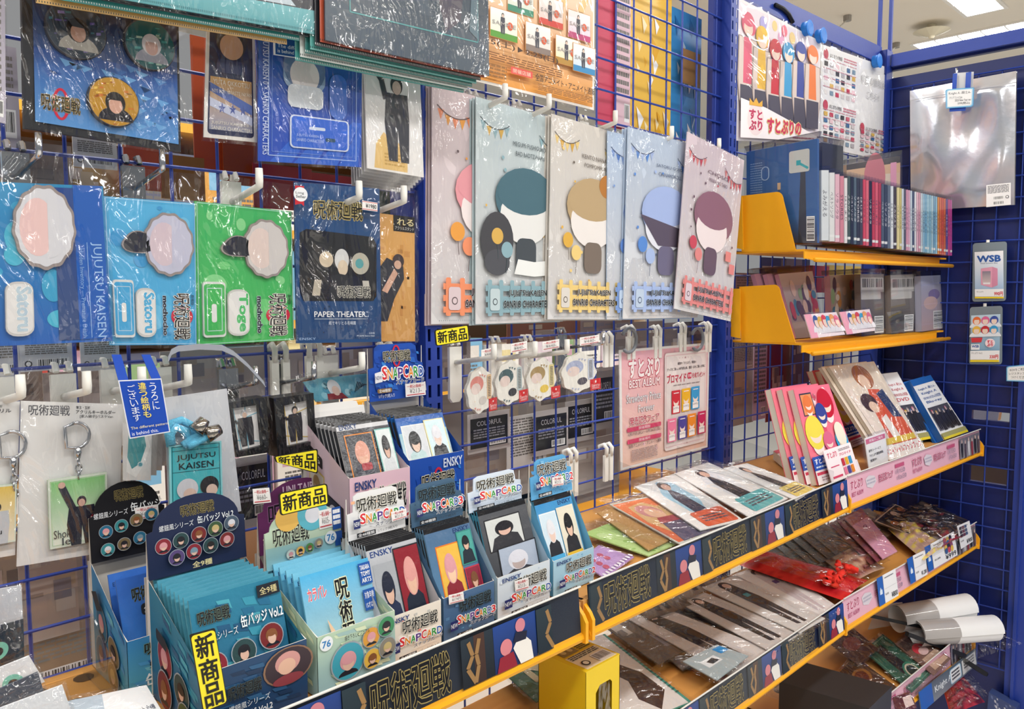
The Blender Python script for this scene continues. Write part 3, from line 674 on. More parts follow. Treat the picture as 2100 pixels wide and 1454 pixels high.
pack('acrylic_stand_pack', q4(((530, 54), (742, 106), (741, 343), (529, 330)), y=-.06), 'royal blue acrylic stand set in a crinkled clear bag with a hang tag', 'acrylic stand', blue3, base='#2450a8', bag=(.03, .06, .04, .02), amp=.004)
def tagart(a):
    a.rect(.04, .02, .96, .98, '#1f4a8c'); a.txt('すも', .3, .2, .75, .4, '#dfe6f2'); a.txt('The different', .1, .62, .95, .74, '#dfe6f2'); a.txt('is behind this.', .1, .79, .85, .91, '#dfe6f2')
pack('notice_tag', q4(((561, 48), (629, 64), (630, 122), (562, 112)), y=-.068), 'small blue notice tag on the royal blue acrylic set', 'tag', tagart, base='#dfe3ea')
def white4(a):
    a.rect(0, 0, 1, 1, '#dcdcdd', '#ece9e6'); a.poly([(.12, .98), (.16, .74), (.3, .62), (.44, .7), (.72, .72), (.7, .98)], '#e4c07c'); a.small(.3, .82, .65, .95, 4, '#c9a25c', 3)
    a.body(.55, .07, .82, '#35343a', '#cbb3a6', '#3b3c44', w=.16); a.line([(.35, .3), (.28, .12), (.2, .06)], .09, '#3b3c44'); a.ell(.2, .06, .06, '#c9ada0')
for i in range(6, 0, -1):
    pack('acrylic_stand_pack', [p + V(.0012 * i, .007 * i, -.0025 * i) for p in q4(((747, 131), (861, 152), (869, 364), (753, 345)), y=-.06)], nth(i - 1) + ' white acrylic stand pack hanging behind the dark-shape one', 'acrylic stand', None, base='#dad9d8', bag=(.0, .0, .02, .02), group='white acrylic stand packs behind one another', amp=.002)
pack('acrylic_stand_pack', q4(((747, 131), (861, 152), (869, 364), (753, 345)), y=-.06), 'front white acrylic stand pack with a dark standing shape, left of the slotted post', 'acrylic stand', white4, base='#e6e4e2', bag=(.0, .02, .03, .02), amp=.004)
# big clear files hanging in front
def teal5(a):
    a.rect(0, 0, 1, .8, '#2b2b33'); a.poly([(.5, .5), (.62, .78), (.3, .78), (.42, .5)][::-1], '#c7d4de'); a.poly([(.72, .5), (.86, .79), (.66, .79)][::-1], '#bfcdd6')
    a.rect(0, .8, 1, 1, '#6fb6bd', '#5ba4ab'); l = a.L
    for i in range(130): a.L = l; a.rect(i / 130, .965, i / 130 + .003, .985, '#2f6a70')
def filestack(x, n, off, lab, cols):
    for i in range(n, 0, -1):
        a = A([p + V(0, .004 * i, -.0042 * i + .002) + Vector(off) * i for p in x], .0008, cols[i % len(cols)]); l = a.L
        for k in range(110): a.L = l; a.rect(k / 110, .975, k / 110 + .003, .99, '#24363a' if i % 2 else '#dfe6e2')
        tag(link('clear_file', a, 'gloss'), nth(i - 1) + ' ' + lab, 'file', 'clear files hanging behind the front ones')
T5 = q4(((150, -260), (660, -170), (664, 74), (180, -14)), y=-.105)
pack('clear_file', T5, 'teal-edged dark clear file cut by the top edge, left of the slate file', 'file', teal5, base='#6fb6bd', fin='gloss', bag=(0, 0, .0, .02), amp=.003)
filestack(T5, 3, (-.012, 0, -.001), 'clear file edge showing under the teal-edged file', ('#c09a5c', '#2a2a30', '#3c8d8a'))
B5 = q4(((60, -260), (424, -150), (424, 42), (104, -14)), y=-.085)
pack('clear_file', B5, 'black clear file cut by the top edge above the badge set', 'file', None, base='#24252c', fin='gloss'); filestack(B5, 2, (0, 0, 0), 'clear file edge showing under the black file above the badge set', ('#b58a4c', '#24252c'))
def slate6(a):
    a.rect(0, 0, 1, 1, '#3f4c58', '#465462'); a.poly([(.3, 0), (.45, 0), (.62, .62), (.55, .62)], '#4c5a68'); a.poly([(.6, 0), (.86, 0), (.8, .6), (.7, .72), (.66, .5)], '#544f5c'); a.ell(.24, .5, .07, '#56636e')
    a.frame(.13, -.0 + .02, .92, .74, .006, '#5aa6a6'); a.poly([(.88, .3), (.92, .2), (.92, .72), (.86, .66)], '#5f7682')
T6 = q4(((664, -190), (1000, -90), (1003, 156), (667, 82)), y=-.115)
pack('clear_file', T6, 'slate grey clear file with a thin teal frame in a glossy bag, top centre', 'file', slate6, base='#434f5b', fin='gloss', bag=(.0, 0, .0, .015), amp=.005)
filestack(T6, 6, (-.0035, 0, .0006), 'clear file edge in the stack under the slate grey file', ('#3f8a84', '#b5543c', '#26282e', '#5aa39c', '#2f6f6a', '#d0d6d2'))

# ------------------------------------------------------------------ orange fair poster
def orange(a):
    a.rect(.02, .01, .985, .985, '#fbf3e2', '#f2a648')
    for i in range(6): a.poly([(.1 + .16 * i, .3), (.16 + .16 * i, .3), (.1 + .16 * i, .42), (.05 + .16 * i, .42)][::-1], '#f6cf90')
    a.rr(.3, .2, .93, .34, '#fdf8ee', .1); a.txt('1,100円毎', .62, .225, .92, .255, '#6b4a3a'); a.txt('ご予約/内金税込1,100円以上お渡し1点進', .32, .28, .9, .31, '#3f3530')
    hu = ['#dfe8d8', '#f0cdc4', '#efc9de', '#e4ecd2', '#e2d8d0', '#efdfb0', '#c7dcec']; bt = ['#3c8f74', '#d9483c', '#c2487c', '#5c9c3c', '#8a7a72', '#b58a3c', '#3c8cc0']
    spots = [(.3, .38), (.53, .40), (.76, .43)] + [(.17, .56), (.42, .585), (.65, .61), (.86, .63)]
    for i, (u, v) in enumerate(spots):
        if u + .2 > .99: u = .79
        w, h = .19, .165; a.rect(u - .004, v - .003, u + w + .004, v + h + .003, '#d79a54'); a.rect(u, v, u + w, v + h, '#f6f3ee', hu[i]); a.rect(u, v + h * .78, u + w, v + h, bt[i])
        a.body(u + w * .45, v + .018, h * .72, '#55504e', '#e6c9b8', '#4c4c56', w=.14); a.ell(u + w * .72, v + h * .5, .02, '#d8603c'); a.txt('SAMPLE', u + w * .06, v + h * .42, u + w * .94, v + h * .56, '#b0acaa', bold=.01)
    a.txt('.25(土)', .1, .745, .33, .785, '#4a2f22', bold=.02); a.txt('▶', .35, .75, .39, .785, '#4a2f22'); a.txt('2.23(日)', .41, .752, .66, .792, '#4a2f22', bold=.02)
    a.small(.06, .82, .7, .87, 4, '#8a5a30', 8); a.rr(.3, .875, .46, .915, '#e0584c', .1); a.txt('開催店舗', .315, .883, .445, .908, '#f7dcc8')
    a.txt('全国アニメイト・アニメイト通販', .48, .878, .97, .92, '#3d2a20', bold=.02); a.small(.5, .935, .96, .975, 4, '#9a6a38', 9); a.small(.06, .89, .27, .97, 4, '#9a6a38', 10)
OR = q4(((948, -212), (1220, -106), (1218, 226), (950, 160)), y=-.03)
pack('fair_poster', OR, 'orange and cream fair poster with seven sample pictures in a clear sleeve', 'poster', orange, base='#fbf6ee', fin='card', bag=(.0, 0, .03, .02), filmname='sleeve', amp=.002)

# ------------------------------------------------------------------ long clear picture files
def long_file(c, name1, name2, seed, hair, skin, extra, plug=True):
    light, mid, dark, ink = c
    def f(a):
        a.rect(0, 0, 1, 1, light, '#dddbdb')
        for (u0, v0, u1, v1, n) in ((.04, .08, .34, .09, 5), (.66, .1, .98, .15, 6)):
            pts = [(u0 + (u1 - u0) * t / 8, v0 + (v1 - v0) * t / 8 + .035 * 4 * (t / 8) * (1 - t / 8)) for t in range(9)]
            for i in range(n):
                t = (i + .5) / n; u = u0 + (u1 - u0) * t; v = v0 + (v1 - v0) * t + .035 * 4 * t * (1 - t); w = (u1 - u0) / n * .45
                a.poly([(u - w, v), (u, v + .045), (u + w, v)], (mid, extra)[i % 2])
            a.line(pts, .006, ink)
        a.txt(name1, .37, .155, .73, .176, ink); a.txt(name2, .4, .198, .72, .219, ink)
        r = random.Random(seed)
        for i in range(14): a.ell(r.uniform(.06, .94), r.uniform(.14, .8), r.uniform(.008, .014), r.choice((ink, mid, extra)))
        # a plain generic picture: soft colour fields only
        a.ell(.52, .42, .34, hair, rv=.15); a.ell(.5, .5, .27, skin, rv=.13); a.ell(.5, .4, .3, hair, rv=.09); a.rr(.4, .6, .62, .76, dark, .3)
        if seed == 3: a.ell(.2, .62, .17, '#4c4c50', rv=.13); a.ell(.2, .72, .13, '#55565c', rv=.06); a.poly([(.38, .77), (.42, .7), (.6, .71), (.76, .7), (.78, .77), (.6, .78)][::-1], '#eef0ee')
        if seed == 4: a.ell(.68, .3, .1, '#b5793c', rv=.06); a.ell(.8, .6, .12, '#f0d25c', rv=.09)
        if seed == 6: a.poly([(.16, .44), (.75, .5), (.78, .6), (.4, .6)][::-1], '#5c5262')
        a.ell(.2, .6, .06, extra); a.line([(.2, .64), (.21, .7)], .006, ink); a.ell(.3, .66, .06, mid); a.line([(.3, .7), (.29, .77)], .006, ink)
        for (u, v) in ((.82, .62), (.9, .69)): a.rr(u - .05, v - .03, u + .05, v + .03, mid, .1)
        for v in (.825, .875, .925): a.rect(.08, v, .97, v + .026, mid)
        for i in range(8): a.rr(.1 + .115 * i, .8, .1 + .115 * i + .042, .965, mid, .3)
        a.rr(.12, .84, .22, .94, light, .2); a.ell(.17, .9, .025, ink); a.ell(.17, .9, .018, light)
        a.txt('JUJUTSU KAISEN', .31, .845, .73, .878, '#2f2e30', bold=.03, ol=light, ow=.05); a.txt('SANRIO CHARACTERS', .26, .895, .78, .928, '#2f2e30', bold=.03, ol=light, ow=.05)
        l = a.L
        for i in range(60): a.L = l; a.rect(.04 + .0155 * i, .982, .046 + .0155 * i, .988, '#9aa0a4')
    return f
FB = (.0, .012, .0, .0)
def fq(tl, bl, tr, br, y): return q4((tl, tr, br, bl), y=y)
LF = [((886, 171), (884, 665), (1110, 238), (1112, 660), -.03, ('#dcc8cc', '#f0946c', '#8a7f7c', '#6a5a5c'), 'YUJI ITADORI', 'POCHACCO', '#e29aa2', '#efe3e2', '#e8a04c', 'pink clear file with orange fence print, leftmost of the long files'),
 ((976, 198), (975, 665), (1165, 252), (1160, 658), -.04, ('#c3d3d7', '#8fb0ba', '#4c5258', '#4f5a60'), 'MEGUMI FUSHIGURO', 'BAD BADTZ-MARU', '#4e6f7c', '#e6e6e4', '#d9b05c', 'pale teal clear file with grey-blue fence print and dark teal shape'),
 ((1131, 233), (1123, 655), (1290, 281), (1286, 655), -.05, ('#ded8d0', '#edcf84', '#7d7066', '#6a6058'), 'KENTO NANAMI', 'POMPOMPURIN', '#bba27c', '#ece6e2', '#e0b04c', 'cream clear file with yellow fence print'),
 ((1246, 268), (1244, 655), (1400, 305), (1396, 653), -.055, ('#bcd0ea', '#7f9fd8', '#5c6684', '#4f5f88'), 'SATORU GOJO', 'CINNAMOROLL', '#7c98d4', '#d6dcec', '#5c84cc', 'narrow blue clear file half hidden behind the pale blue one'),
 ((1288, 260), (1277, 654), (1436, 301), (1430, 651), -.062, ('#bfcfe4', '#a9bde6', '#6f6a84', '#55607c'), 'SATORU GOJO', 'CINNAMOROLL', '#a4b6e2', '#e2e4ee', '#5c8cd4', 'pale blue clear file with lavender shape, fifth of the long files'),
 ((1410, 270), (1382, 633), (1526, 329), (1498, 659), -.075, ('#d9c8cf', '#e08a86', '#6c5864', '#6f5560'), 'CHOSO', 'MINNA NO TABO', '#8f6674', '#ecdede', '#c8505c', 'tilted pink clear file with red bunting beside the yellow bookends')]
for i, (tl, bl, tr, br, y, c, n1, n2, hair, skin, ex, lab) in enumerate(LF):
    q = fq(tl, bl, tr, br, y)
    b = pack('clear_file', q, lab, 'file', long_file(c, n1, n2, i + 2, hair, skin, ex), base=c[0], fin='gloss', group='long clear picture files', bag=(.002, .012, .002, .0), amp=.0018, off=.0012)
    if i < 3 or i == 4:
        for k in (1, 2):
            pack('clear_file', [p + V(-.0015 * k, .0045 * k, -.001 * k) for p in q], ('nearer', 'farther')[k - 1] + ' clear file rim showing behind the ' + ('pink', 'pale teal', 'cream', '', 'pale blue')[i] + ' file', 'file', None, base=c[0], fin='gloss', group='long clear files behind the front ones')

# ------------------------------------------------------------------ second row, left
def leafy(cols, seed, n=14):
    def g(a):
        r = random.Random(seed); l = a.L
        for i in range(n):
            a.L = l + .00003 * i; u, v, s_ = r.uniform(.05, .95), r.uniform(.05, .95), r.uniform(.03, .12)
            if u - s_ < 0 or u + s_ > 1 or v - s_ < 0 or v + s_ > 1: s_ = .03
            a.ell(u, v, s_, r.choice(cols), rv=s_ * r.uniform(.4, 1.1))
        a.L = l + .0006
    return g
def stand_card(seed, c0, c1, cols, nick, nc, big):
    def f(a):
        a.rect(0, 0, 1, 1, c0, c1); leafy(cols, seed)(a)
        if big == 2:
            a.rect(.55, .02, .72, .98, '#2c4a8c', '#3a4f7c'); a.rect(.72, .0, .98, .98, '#1d5cb4'); a.txt('JUJUTSU KAISEN', .85, .36, .95, .97, '#9fc4ee', rot=90); a.txt('Hidden Inventory — Premature Death', .735, .4, .785, .97, '#8fb6e4', rot=90); a.line([(.82, .36), (.82, .97)], .006, '#8fb6e4')
        # clear-edged flat pieces of the stand, a plain shape each
        return
    return f
def piece(par, q, pts, t, colr, name='acrylic_piece', rim='#9a8f8c', draw=None, s=1.09):
    """a loose clear-edged acrylic piece lying on the card: rim plate below, printed face on top"""
    a = A(q, body=False); a.L = 0; n = a.n
    cu = sum(p[0] for p in pts) / len(pts); cv = sum(p[1] for p in pts) / len(pts)
    rimp = [(cu + (u - cu) * s, cv + (v - cv) * s) for u, v in pts]
    m = A(q, body=False); m.L = .0004; base = [m.P(u, v) for u, v in rimp][::-1]; m.prism(base, n * t, C(rim)); m.L = t + .0006; m.poly(pts, colr)
    if draw: draw(m)
    return link(name, m, 'gloss', par)
def blob(cu, cv, ru, rv, n=26, k=7, amp=.08, ph=0.):
    return [(cu + ru * (1 + amp * math.sin(k * t + ph)) * math.cos(t), cv + rv * (1 + amp * math.sin(k * t + ph)) * math.sin(t)) for t in [2 * math.pi * i / n for i in range(n)]][::-1]
def rrp(u0, v0, u1, v1, ru, rv):
    o = []
    for cu, cv, g in ((u1 - ru, v1 - rv, 0), (u0 + ru, v1 - rv, 90), (u0 + ru, v0 + rv, 180), (u1 - ru, v0 + rv, 270)):
        for k in range(5): t = math.radians(g + k * 22.5); o.append((cu + ru * math.cos(t), cv + rv * math.sin(t)))
    return o[::-1]
def stand_pack(q, lab, seed, c0, c1, cols, nick, nc, big, head, sk, shape):
    a = A(q, .002, c0); stand_card(seed, c0, c1, cols, nick, nc, big)(a)
    if big != 2:
        a.ring(.825, .8, .13, .07); a.logo(.73, .64, .92, .96, '#1c1a1e', '#e8e4da', rot=90, ow=.05); a.txt('劇場版', .93, .645, .97, .72, '#1c1a1e', rot=90); a.txt('mochocho', .6, .66, .65, .93, '#1d2230', bold=.06, rot=90, ol='#dfeaf2'); a.frame(.015, .01, .985, .99, .004, '#cfe4ef')
    root = emp('acrylic_stand_pack', lab, 'acrylic stand', (q[2] + q[3]) / 2); link('printed_card', a, 'card', root)
    def facep(m):
        m.ell(shape[0] - .06, shape[1], shape[2] * .62, sk, rv=shape[3] * .75)
        m.ell(shape[0] + .1 * shape[2], shape[1], shape[2] * .7, head, rv=shape[3] * .8, a0=-90, a1=90)
    piece(root, q, blob(*shape[:4], k=13, amp=.025, n=66), .003, head, draw=facep)
    if big != 2:
        piece(root, q, blob(shape[0] - shape[2] * 1.3, shape[1], .16, .07, k=3, amp=.1), .003, '#33343c')
        piece(root, q, rrp(.06, .57, .26, .93, .03, .02), .003, c1, rim='#dcdcda', draw=lambda m: (m.frame(.09, .6, .23, .9, .006, '#cfe0e8'), m.rr(.13, .71, .18, .84, '#e3e4e2', .4)))
    nx = .3 if big != 2 else .14
    piece(root, q, rrp(nx, .62, nx + .2, .93, .08, .05), .003, '#e6e4e2', name='name_plate', rim='#cfcdca', draw=lambda m: m.txt(nick, nx + .08, .64, nx + .19, .91, nc, bold=.05, rot=90, ol='#f6f6f4'))
    SEED[0] += 1; link('plastic_bag', sheet(grow([p + V(0, -.005, 0) for p in q], .02, .2, .02, .02), .003, SEED[0], 16, 20), 'film', root, smooth=True); return root
stand_pack(q4(((-30, 372), (211, 382), (231, 699), (-26, 711)), y=-.06), 'deep blue acrylic stand pack with white-haired shape, leftmost of the second row', 4, '#2f8fc0', '#2a62b4', ('#3fa2cc', '#2a74bc', '#4cb6d4'), 'Satoru', '#bcd0dc', 2, '#d9d9de', '#ecc9c6', (.46, .27, .24, .24))
stand_pack(q4(((211, 402), (400, 417), (403, 707), (225, 708)), y=-.055), 'light blue acrylic stand pack, pale round shape, between deep blue and green ones', 5, '#55b0de', '#4aa6d8', ('#6fc0e6', '#3f98d0', '#58b4e0'), 'Satoru', '#58b0dc', 1, '#c4c4d8', '#d6c3cc', (.68, .3, .26, .2))
stand_pack(q4(((399, 412), (598, 434), (603, 697), (404, 709)), y=-.055), 'green acrylic stand pack with a grey shape, left of the dark blue paper craft pack', 6, '#3fb061', '#46b55c', ('#6cc878', '#2f9c54', '#84d08c'), 'Toge', '#54bd70', 1, '#cfcac8', '#e0cdc6', (.7, .3, .22, .2))
def theatre(a):
    a.rect(0, 0, 1, 1, '#1f4a7c', '#1d4474'); r = random.Random(5); l = a.L
    for i in range(60): a.L = l; a.ell(r.uniform(.03, .97), r.uniform(.03, .97), r.uniform(.004, .014), r.choice(('#17395f', '#2a5a8c', '#142f50')), n=8)
    a.L = l + .0002; a.logo(.21, .1, .78, .215, '#15161a', '#c3b06a', ow=.055)
    a.poly([(.05, .31), (.12, .285), (.5, .3), (.9, .315), (.95, .36), (.94, .7), (.9, .73), (.08, .735), (.04, .68)][::-1], '#191b20')
    a.ell(.28, .43, .09, '#2a2a2e'); a.ell(.34, .47, .08, '#d0bfa6', rv=.05); a.ell(.52, .47, .085, '#d4d4d4', rv=.07); a.ell(.53, .52, .06, '#d9c7b0', rv=.05); a.ell(.74, .49, .11, '#b7b3a4', rv=.07); a.ell(.73, .49, .05, '#5aa0a4')
    a.poly([(.2, .72), (.3, .58), (.5, .56), (.72, .58), (.8, .72)][::-1], '#23242c'); a.poly([(.17, .7), (.2, .6), (.28, .6), (.26, .7)][::-1], '#b9b0a0'); a.poly([(.78, .7), (.76, .6), (.84, .6), (.86, .68)][::-1], '#c3bfb4')
    a.logo(.46, .635, .86, .71, '#16171b', '#e0dccf', ow=.05); a.txt('PAPER THEATER.', .19, .8, .81, .835, '#eef0f2', bold=.02); a.rect(.19, .846, .8, .849, '#cfd8e2'); a.txt('紙でキリとる名場面', .35, .862, .67, .885, '#d9e0ea')
    a.txt('玉条悟', .83, .935, .9, .947, '#cfd8e2'); a.txt('PT-227X Satoru Gojo', .68, .953, .9, .966, '#cfd8e2'); a.txt('ENSKY', .02, .965, .2, .98, '#9fb8d8')
r4 = pack('paper_craft_pack', q4(((603, 373), (778, 387), (782, 701), (608, 704)), y=-.06), 'dark blue paper craft pack with a black window picture and price sticker', 'pack', theatre, base='#1f4a7c', bag=(.0, .0, .0, -.02), amp=.003)
q = q4(((743, 411), (774, 416), (774, 434), (743, 430)), y=-.068); a = A(q, .0003, '#f2efec'); a.rect(0, .06, 1, .12, '#d0404a'); a.rect(0, .86, 1, .92, '#d0404a'); a.txt('¥1980', .22, .26, .92, .74, '#3a3a3e', bold=.01); link('price_sticker', a, 'card', r4)
q = q4(((601, 380), (631, 383), (631, 424), (601, 421)), y=-.069); a = A(q, body=False); a.L = .001
a.poly([(.1, 0), (.72, 0), (.72, 1), (.5, .88), (.1, .97)], '#c02834'); a.poly(blob(.48, .42, .48, .36, 24, 12, .04), '#e6e8ea'); a.txt('Long', .14, .28, .7, .44, '#28303c'); a.txt('Seller', .16, .46, .84, .6, '#28303c'); link('award_sticker', a, 'card', r4)
def orange5(a):
    a.rect(0, .12, 1, 1, '#d9a560', '#cf9a56'); r = random.Random(9); l = a.L
    for i in range(26): u, v = r.uniform(0, .8), r.uniform(.2, .9); a.L = l; a.rect(u, v, u + r.uniform(.06, .2), v + r.uniform(.02, .09), r.choice(('#cc9450', '#e2b474', '#c48a48')))
    a.L = l + .0002; a.rect(.4, .0, 1, .125, '#1e1d20'); a.txt('れる', .5, .02, .96, .075, '#e6d8a4', bold=.02); a.txt('アクリルスタンド', .44, .085, .97, .112, '#e4e2dc')
    a.poly([(.0, .84), (.0, .42), (.2, .34), (.66, .4), (.68, .5), (.4, .66), (.2, .84)], '#33343c'); a.ell(.52, .36, .16, '#453a3c'); a.ell(.5, .39, .1, '#d2aa94'); a.poly([(.05, .6), (.4, .42), (.5, .46), (.2, .62)], '#cfa48e')
pack('acrylic_stand_pack', q4(((776, 437), (850, 446), (851, 700), (780, 700)), y=-.05), 'orange-brown acrylic stand pack with a black label, beside the slotted post', 'acrylic stand', orange5, base='#d6a25e', bag=(.0, .22, .12, .01), amp=.004)

# ------------------------------------------------------------------ third row, left: key rings, tag, lanyard, framed pictures
def ring_chain(par, px, py, y, s=1.0):
    """D-shaped clasp, swivel and links of a key ring; (px, py) is the clasp's middle"""
    c = on(px, py, y=y); R_ = .0115 * s; m = M()
    k = [c + V(R_ * math.cos(math.radians(t)), -.001, R_ * 1.05 * math.sin(math.radians(t))) for t in range(100, -81, -20)] + [c + V(-R_ * .75, -.001, -R_ * .9), c + V(-R_ * .8, -.001, R_ * .8), c + V(-.002, -.001, R_)]
    par = link('key_clasp', M().tube(k, .0018 * s, CR, 8), 'metal', par, smooth=True)
    b = c + V(.001, -.001, -R_ * 1.1); link('swivel', M().tube([b + V(0, 0, .002), b - V(0, 0, .004), b - V(0, 0, .009)], [.0028, .0034, .002], CR, 10), 'metal', par, smooth=True)
    for i in range(4):
        z = b - V(0, 0, .012 + .0065 * i); d = V(1, 0, 0) if i % 2 else V(.5, .86, 0)
        link('chain_link', M().tube([z + d * (.0026 * math.cos(t)) + V(0, 0, .0045 * math.sin(t)) for t in [math.pi * 2 * j / 10 for j in range(11)]], .0008, CR, 5), 'metal', par, smooth=True)
def keycard(title, sub1, sub2, full):
    def f(a):
        a.rect(0, 0, 1, 1, '#efeeec', '#e4e3e2')
        if full: a.txt('呪術廻戦', .07, .02, .46, .085, '#5a5a60', bold=.015); a.txt('懐玉・玉折', .52, .02, .66, .04, '#4a4a50', bold=.01); a.txt('アクリルキーホルダー', .52, .045, .92, .07, '#4a4a50', bold=.02); a.txt(sub2, .56, .075, .9, .098, '#4a4a50', bold=.01)
        else: a.txt('呪術廻戦', .05, .02, .4, .085, '#5a5a60', bold=.015); a.txt('懐玉・玉折', .62, .02, .8, .04, '#4a4a50'); a.txt('アクリル', .62, .045, .9, .07, '#4a4a50', bold=.02)
    return f
def photo_green(a): a.rect(.03, .03, .97, .97, '#86c97c', '#e8eee2'); a.frame(.04, .04, .96, .96, .012, '#b9d9b0'); a.body(.55, .3, .7, '#3a3040', '#d8b0a0', '#2d2c38', w=.24); a.line([(.42, .5), (.3, .28), (.22, .12)], .12, '#2d2c38'); a.ell(.22, .1, .06, '#d8b0a0'); a.ell(.8, .66, .12, '#8c2c38'); a.line([(.7, .62), (.9, .72)], .02, '#e6dcd8'); a.txt('Shoko', .06, .74, .42, .86, '#3a3a40'); a.txt('Ieiri', .2, .86, .52, .97, '#3a3a40')
def photo_yellow(a): a.rect(.03, .03, .97, .97, '#e8c65c', '#ece6d2'); a.body(.6, .3, .7, '#2d2b30', '#d0a790', '#c9ccd2', w=.24); a.ell(.45, .12, .14, '#8c2c38'); a.txt('Suguru', .1, .74, .7, .86, '#2f2f34')
def keyring(q, cl, pq, lab, art, rc):
    root = emp('key_ring_card', lab, 'key ring', (q[2] + q[3]) / 2); a = A(q, .001, '#eceae8'); art(a); link('printed_card', a, 'card', root)
    ring_chain(root, *cl); b = A(pq, .003, '#dfe9da', side='#b9cdb4'); rc(b); link('charm', b, 'gloss', root); SEED[0] += 1
    link('plastic_bag', sheet(grow([p + V(0, -.006, 0) for p in q], .02, .3, .02, .01), .002, SEED[0], 14, 18), 'film', root, smooth=True)
keyring(q4(((43, 822), (252, 829), (243, 1128), (34, 1162)), y=-.03), (155, 893, -.034), q4(((98, 985), (219, 968), (221, 1105), (103, 1127)), y=-.036), 'white key ring card with a green picture charm, left of the blue tag', keycard('', '', '[家入硝子]バスケVer.', True), photo_green)
keyring(q4(((-150, 826), (41, 823), (31, 1138), (-146, 1168)), y=-.026), (22, 912, -.03), q4(((-70, 1002), (34, 992), (32, 1110), (-66, 1128)), y=-.032), 'white key ring card with a yellow picture charm, cut by the left edge', keycard('', '', '', False), photo_yellow)
def bluetag(a):
    a.rect(.025, .02, .975, .98, '#1f4cb4')
    for t, u in (('うしろにも', .66), ('違う絵柄も', .43), ('ございます', .2)): pass
    a.vtxt('うろに', .68, .06, .84, .56, '#eef2fa'); a.vtxt('違う絵柄も', .42, .05, .6, .68, '#f0dc6c', bold=.02); a.vtxt('ございます', .16, .08, .34, .72, '#eef2fa')
    a.txt('The different pattern', .06, .8, .96, .86, '#f0e6a8'); a.txt('is behind this.', .06, .89, .7, .95, '#eef2fa')
root = emp('notice_tag', 'blue hanging notice tag with two straps over a white hook', 'tag', on(305, 895, y=-.09))
a = A(q4(((242, 780), (331, 776), (349, 886), (266, 900)), y=-.092), .0006, '#e6e9f0', side='#d8dbe2'); bluetag(a); link('tag_board', a, 'gloss', root)
for x in ((229, 727, 248, 727, 264, 781, 243, 781), (290, 727, 308, 727, 331, 778, 312, 779)):
    p = [on(x[0], x[1], y=-.07), on(x[2], x[3], y=-.07), on(x[4], x[5], y=-.092), on(x[6], x[7], y=-.092)]; link('tag_strap', M().slab(p, .0006, C('#1f4cb4')), 'gloss', root)
def sticker(a): a.rect(0, 0, 1, 1, '#e3e1df'); a.poly([(.2, .05), (.75, .1), (.95, .4), (.7, .75), (.45, .95), (.1, .85)][::-1], '#f3f2ef'); a.poly([(.2, .12), (.7, .14), (.8, .4), (.6, .7), (.3, .8), (.14, .6)][::-1], '#4f9fa6'); a.ell(.4, .2, .14, '#d09a84'); a.ell(.6, .72, .1, '#cfe3e4'); a.ell(.6, .72, .07, '#5f9fae')
for k in range(5, 0, -1): pack('sticker_pack', [p + V(.009 * k, .009 * k, .002 * k) for p in q4(((252, 868), (312, 868), (309, 985), (253, 985)), y=-.05)], nth(k - 1) + ' clear sticker pack in the fan behind the blue tag', 'pack', None, base='#c9c6c3', bag=(.0, .1, .02, .0), group='sticker packs fanned behind the blue tag', amp=.001)
pack('sticker_pack', q4(((252, 868), (312, 868), (309, 985), (253, 985)), y=-.05), 'front white sticker pack with a teal shape, under the blue tag', 'pack', sticker, base='#e3e1df', bag=(.0, .3, .02, .02))
# lanyard
q = q4(((338, 816), (465, 797), (495, 1048), (347, 1082)), y=-.06); root = emp('lanyard_pack', 'lanyard pack with sky blue cord and teal ticket holder in a clear bag', 'lanyard', (q[2] + q[3]) / 2)
link('backing_card', A(q, .001, '#d5d7dc', '#c9ccd4'), 'card', root); cl = C('#6cc3e6')
def P3(l, y): return [on(a, b, y=y) for a, b in l]
link('cord', M().tube(P3([(350, 915), (345, 885), (352, 868), (372, 862), (392, 872), (400, 892), (392, 912)], -.068), .0042, cl, 8), 'fabric', root, smooth=True)
link('cord', M().tube(P3([(352, 912), (350, 890), (362, 876), (380, 884), (390, 905)], -.074), .0042, cl, 8), 'fabric', root, smooth=True)
link('cord', M().tube(P3([(375, 914), (395, 900), (420, 888), (440, 884)], -.078), .0042, cl, 8), 'fabric', root, smooth=True); link('cord', M().tube(P3([(385, 915), (405, 905), (430, 893)], -.083), .0042, cl, 8), 'fabric', root, smooth=True)
for l in ([(402, 884), (412, 872), (420, 860)], [(422, 893), (438, 886), (451, 880)]): link('metal_ferrule', M().tube(P3(l, -.084), [.0085, .007, .0055], C('#a9a39c'), 12), 'metal', root, smooth=True)
def ticket(a):
    a.rect(.03, .02, .97, .99, '#3fb0bc', '#57bcc4'); a.frame(.05, .03, .95, 1., .01, '#1e3d48'); a.line([(.05, .1), (.95, .1)], .008, '#1e3d48'); a.line([(.05, .46), (.95, .46)], .008, '#1e3d48')
    a.txt('JUJUTSU', .13, .17, .87, .28, '#16232a', bold=.01); a.txt('KAISEN', .17, .31, .83, .42, '#16232a', bold=.01); a.ell(.32, .76, .2, '#d6d6dc'); a.ell(.74, .74, .18, '#24242a'); a.ell(.36, .84, .12, '#e0c3b4', rv=.09); a.ell(.78, .82, .11, '#e0c3b4', rv=.1)
a = A(q4(((347, 915), (454, 904), (457, 1022), (349, 1036)), y=-.075), .002, '#8fd0d6'); ticket(a); link('ticket_holder', a, 'gloss', root)
link('plastic_bag', sheet(grow([p + V(0, -.024, 0) for p in q], .04, .28, .03, .02), .003, 77, 16, 22), 'film', root, smooth=True)
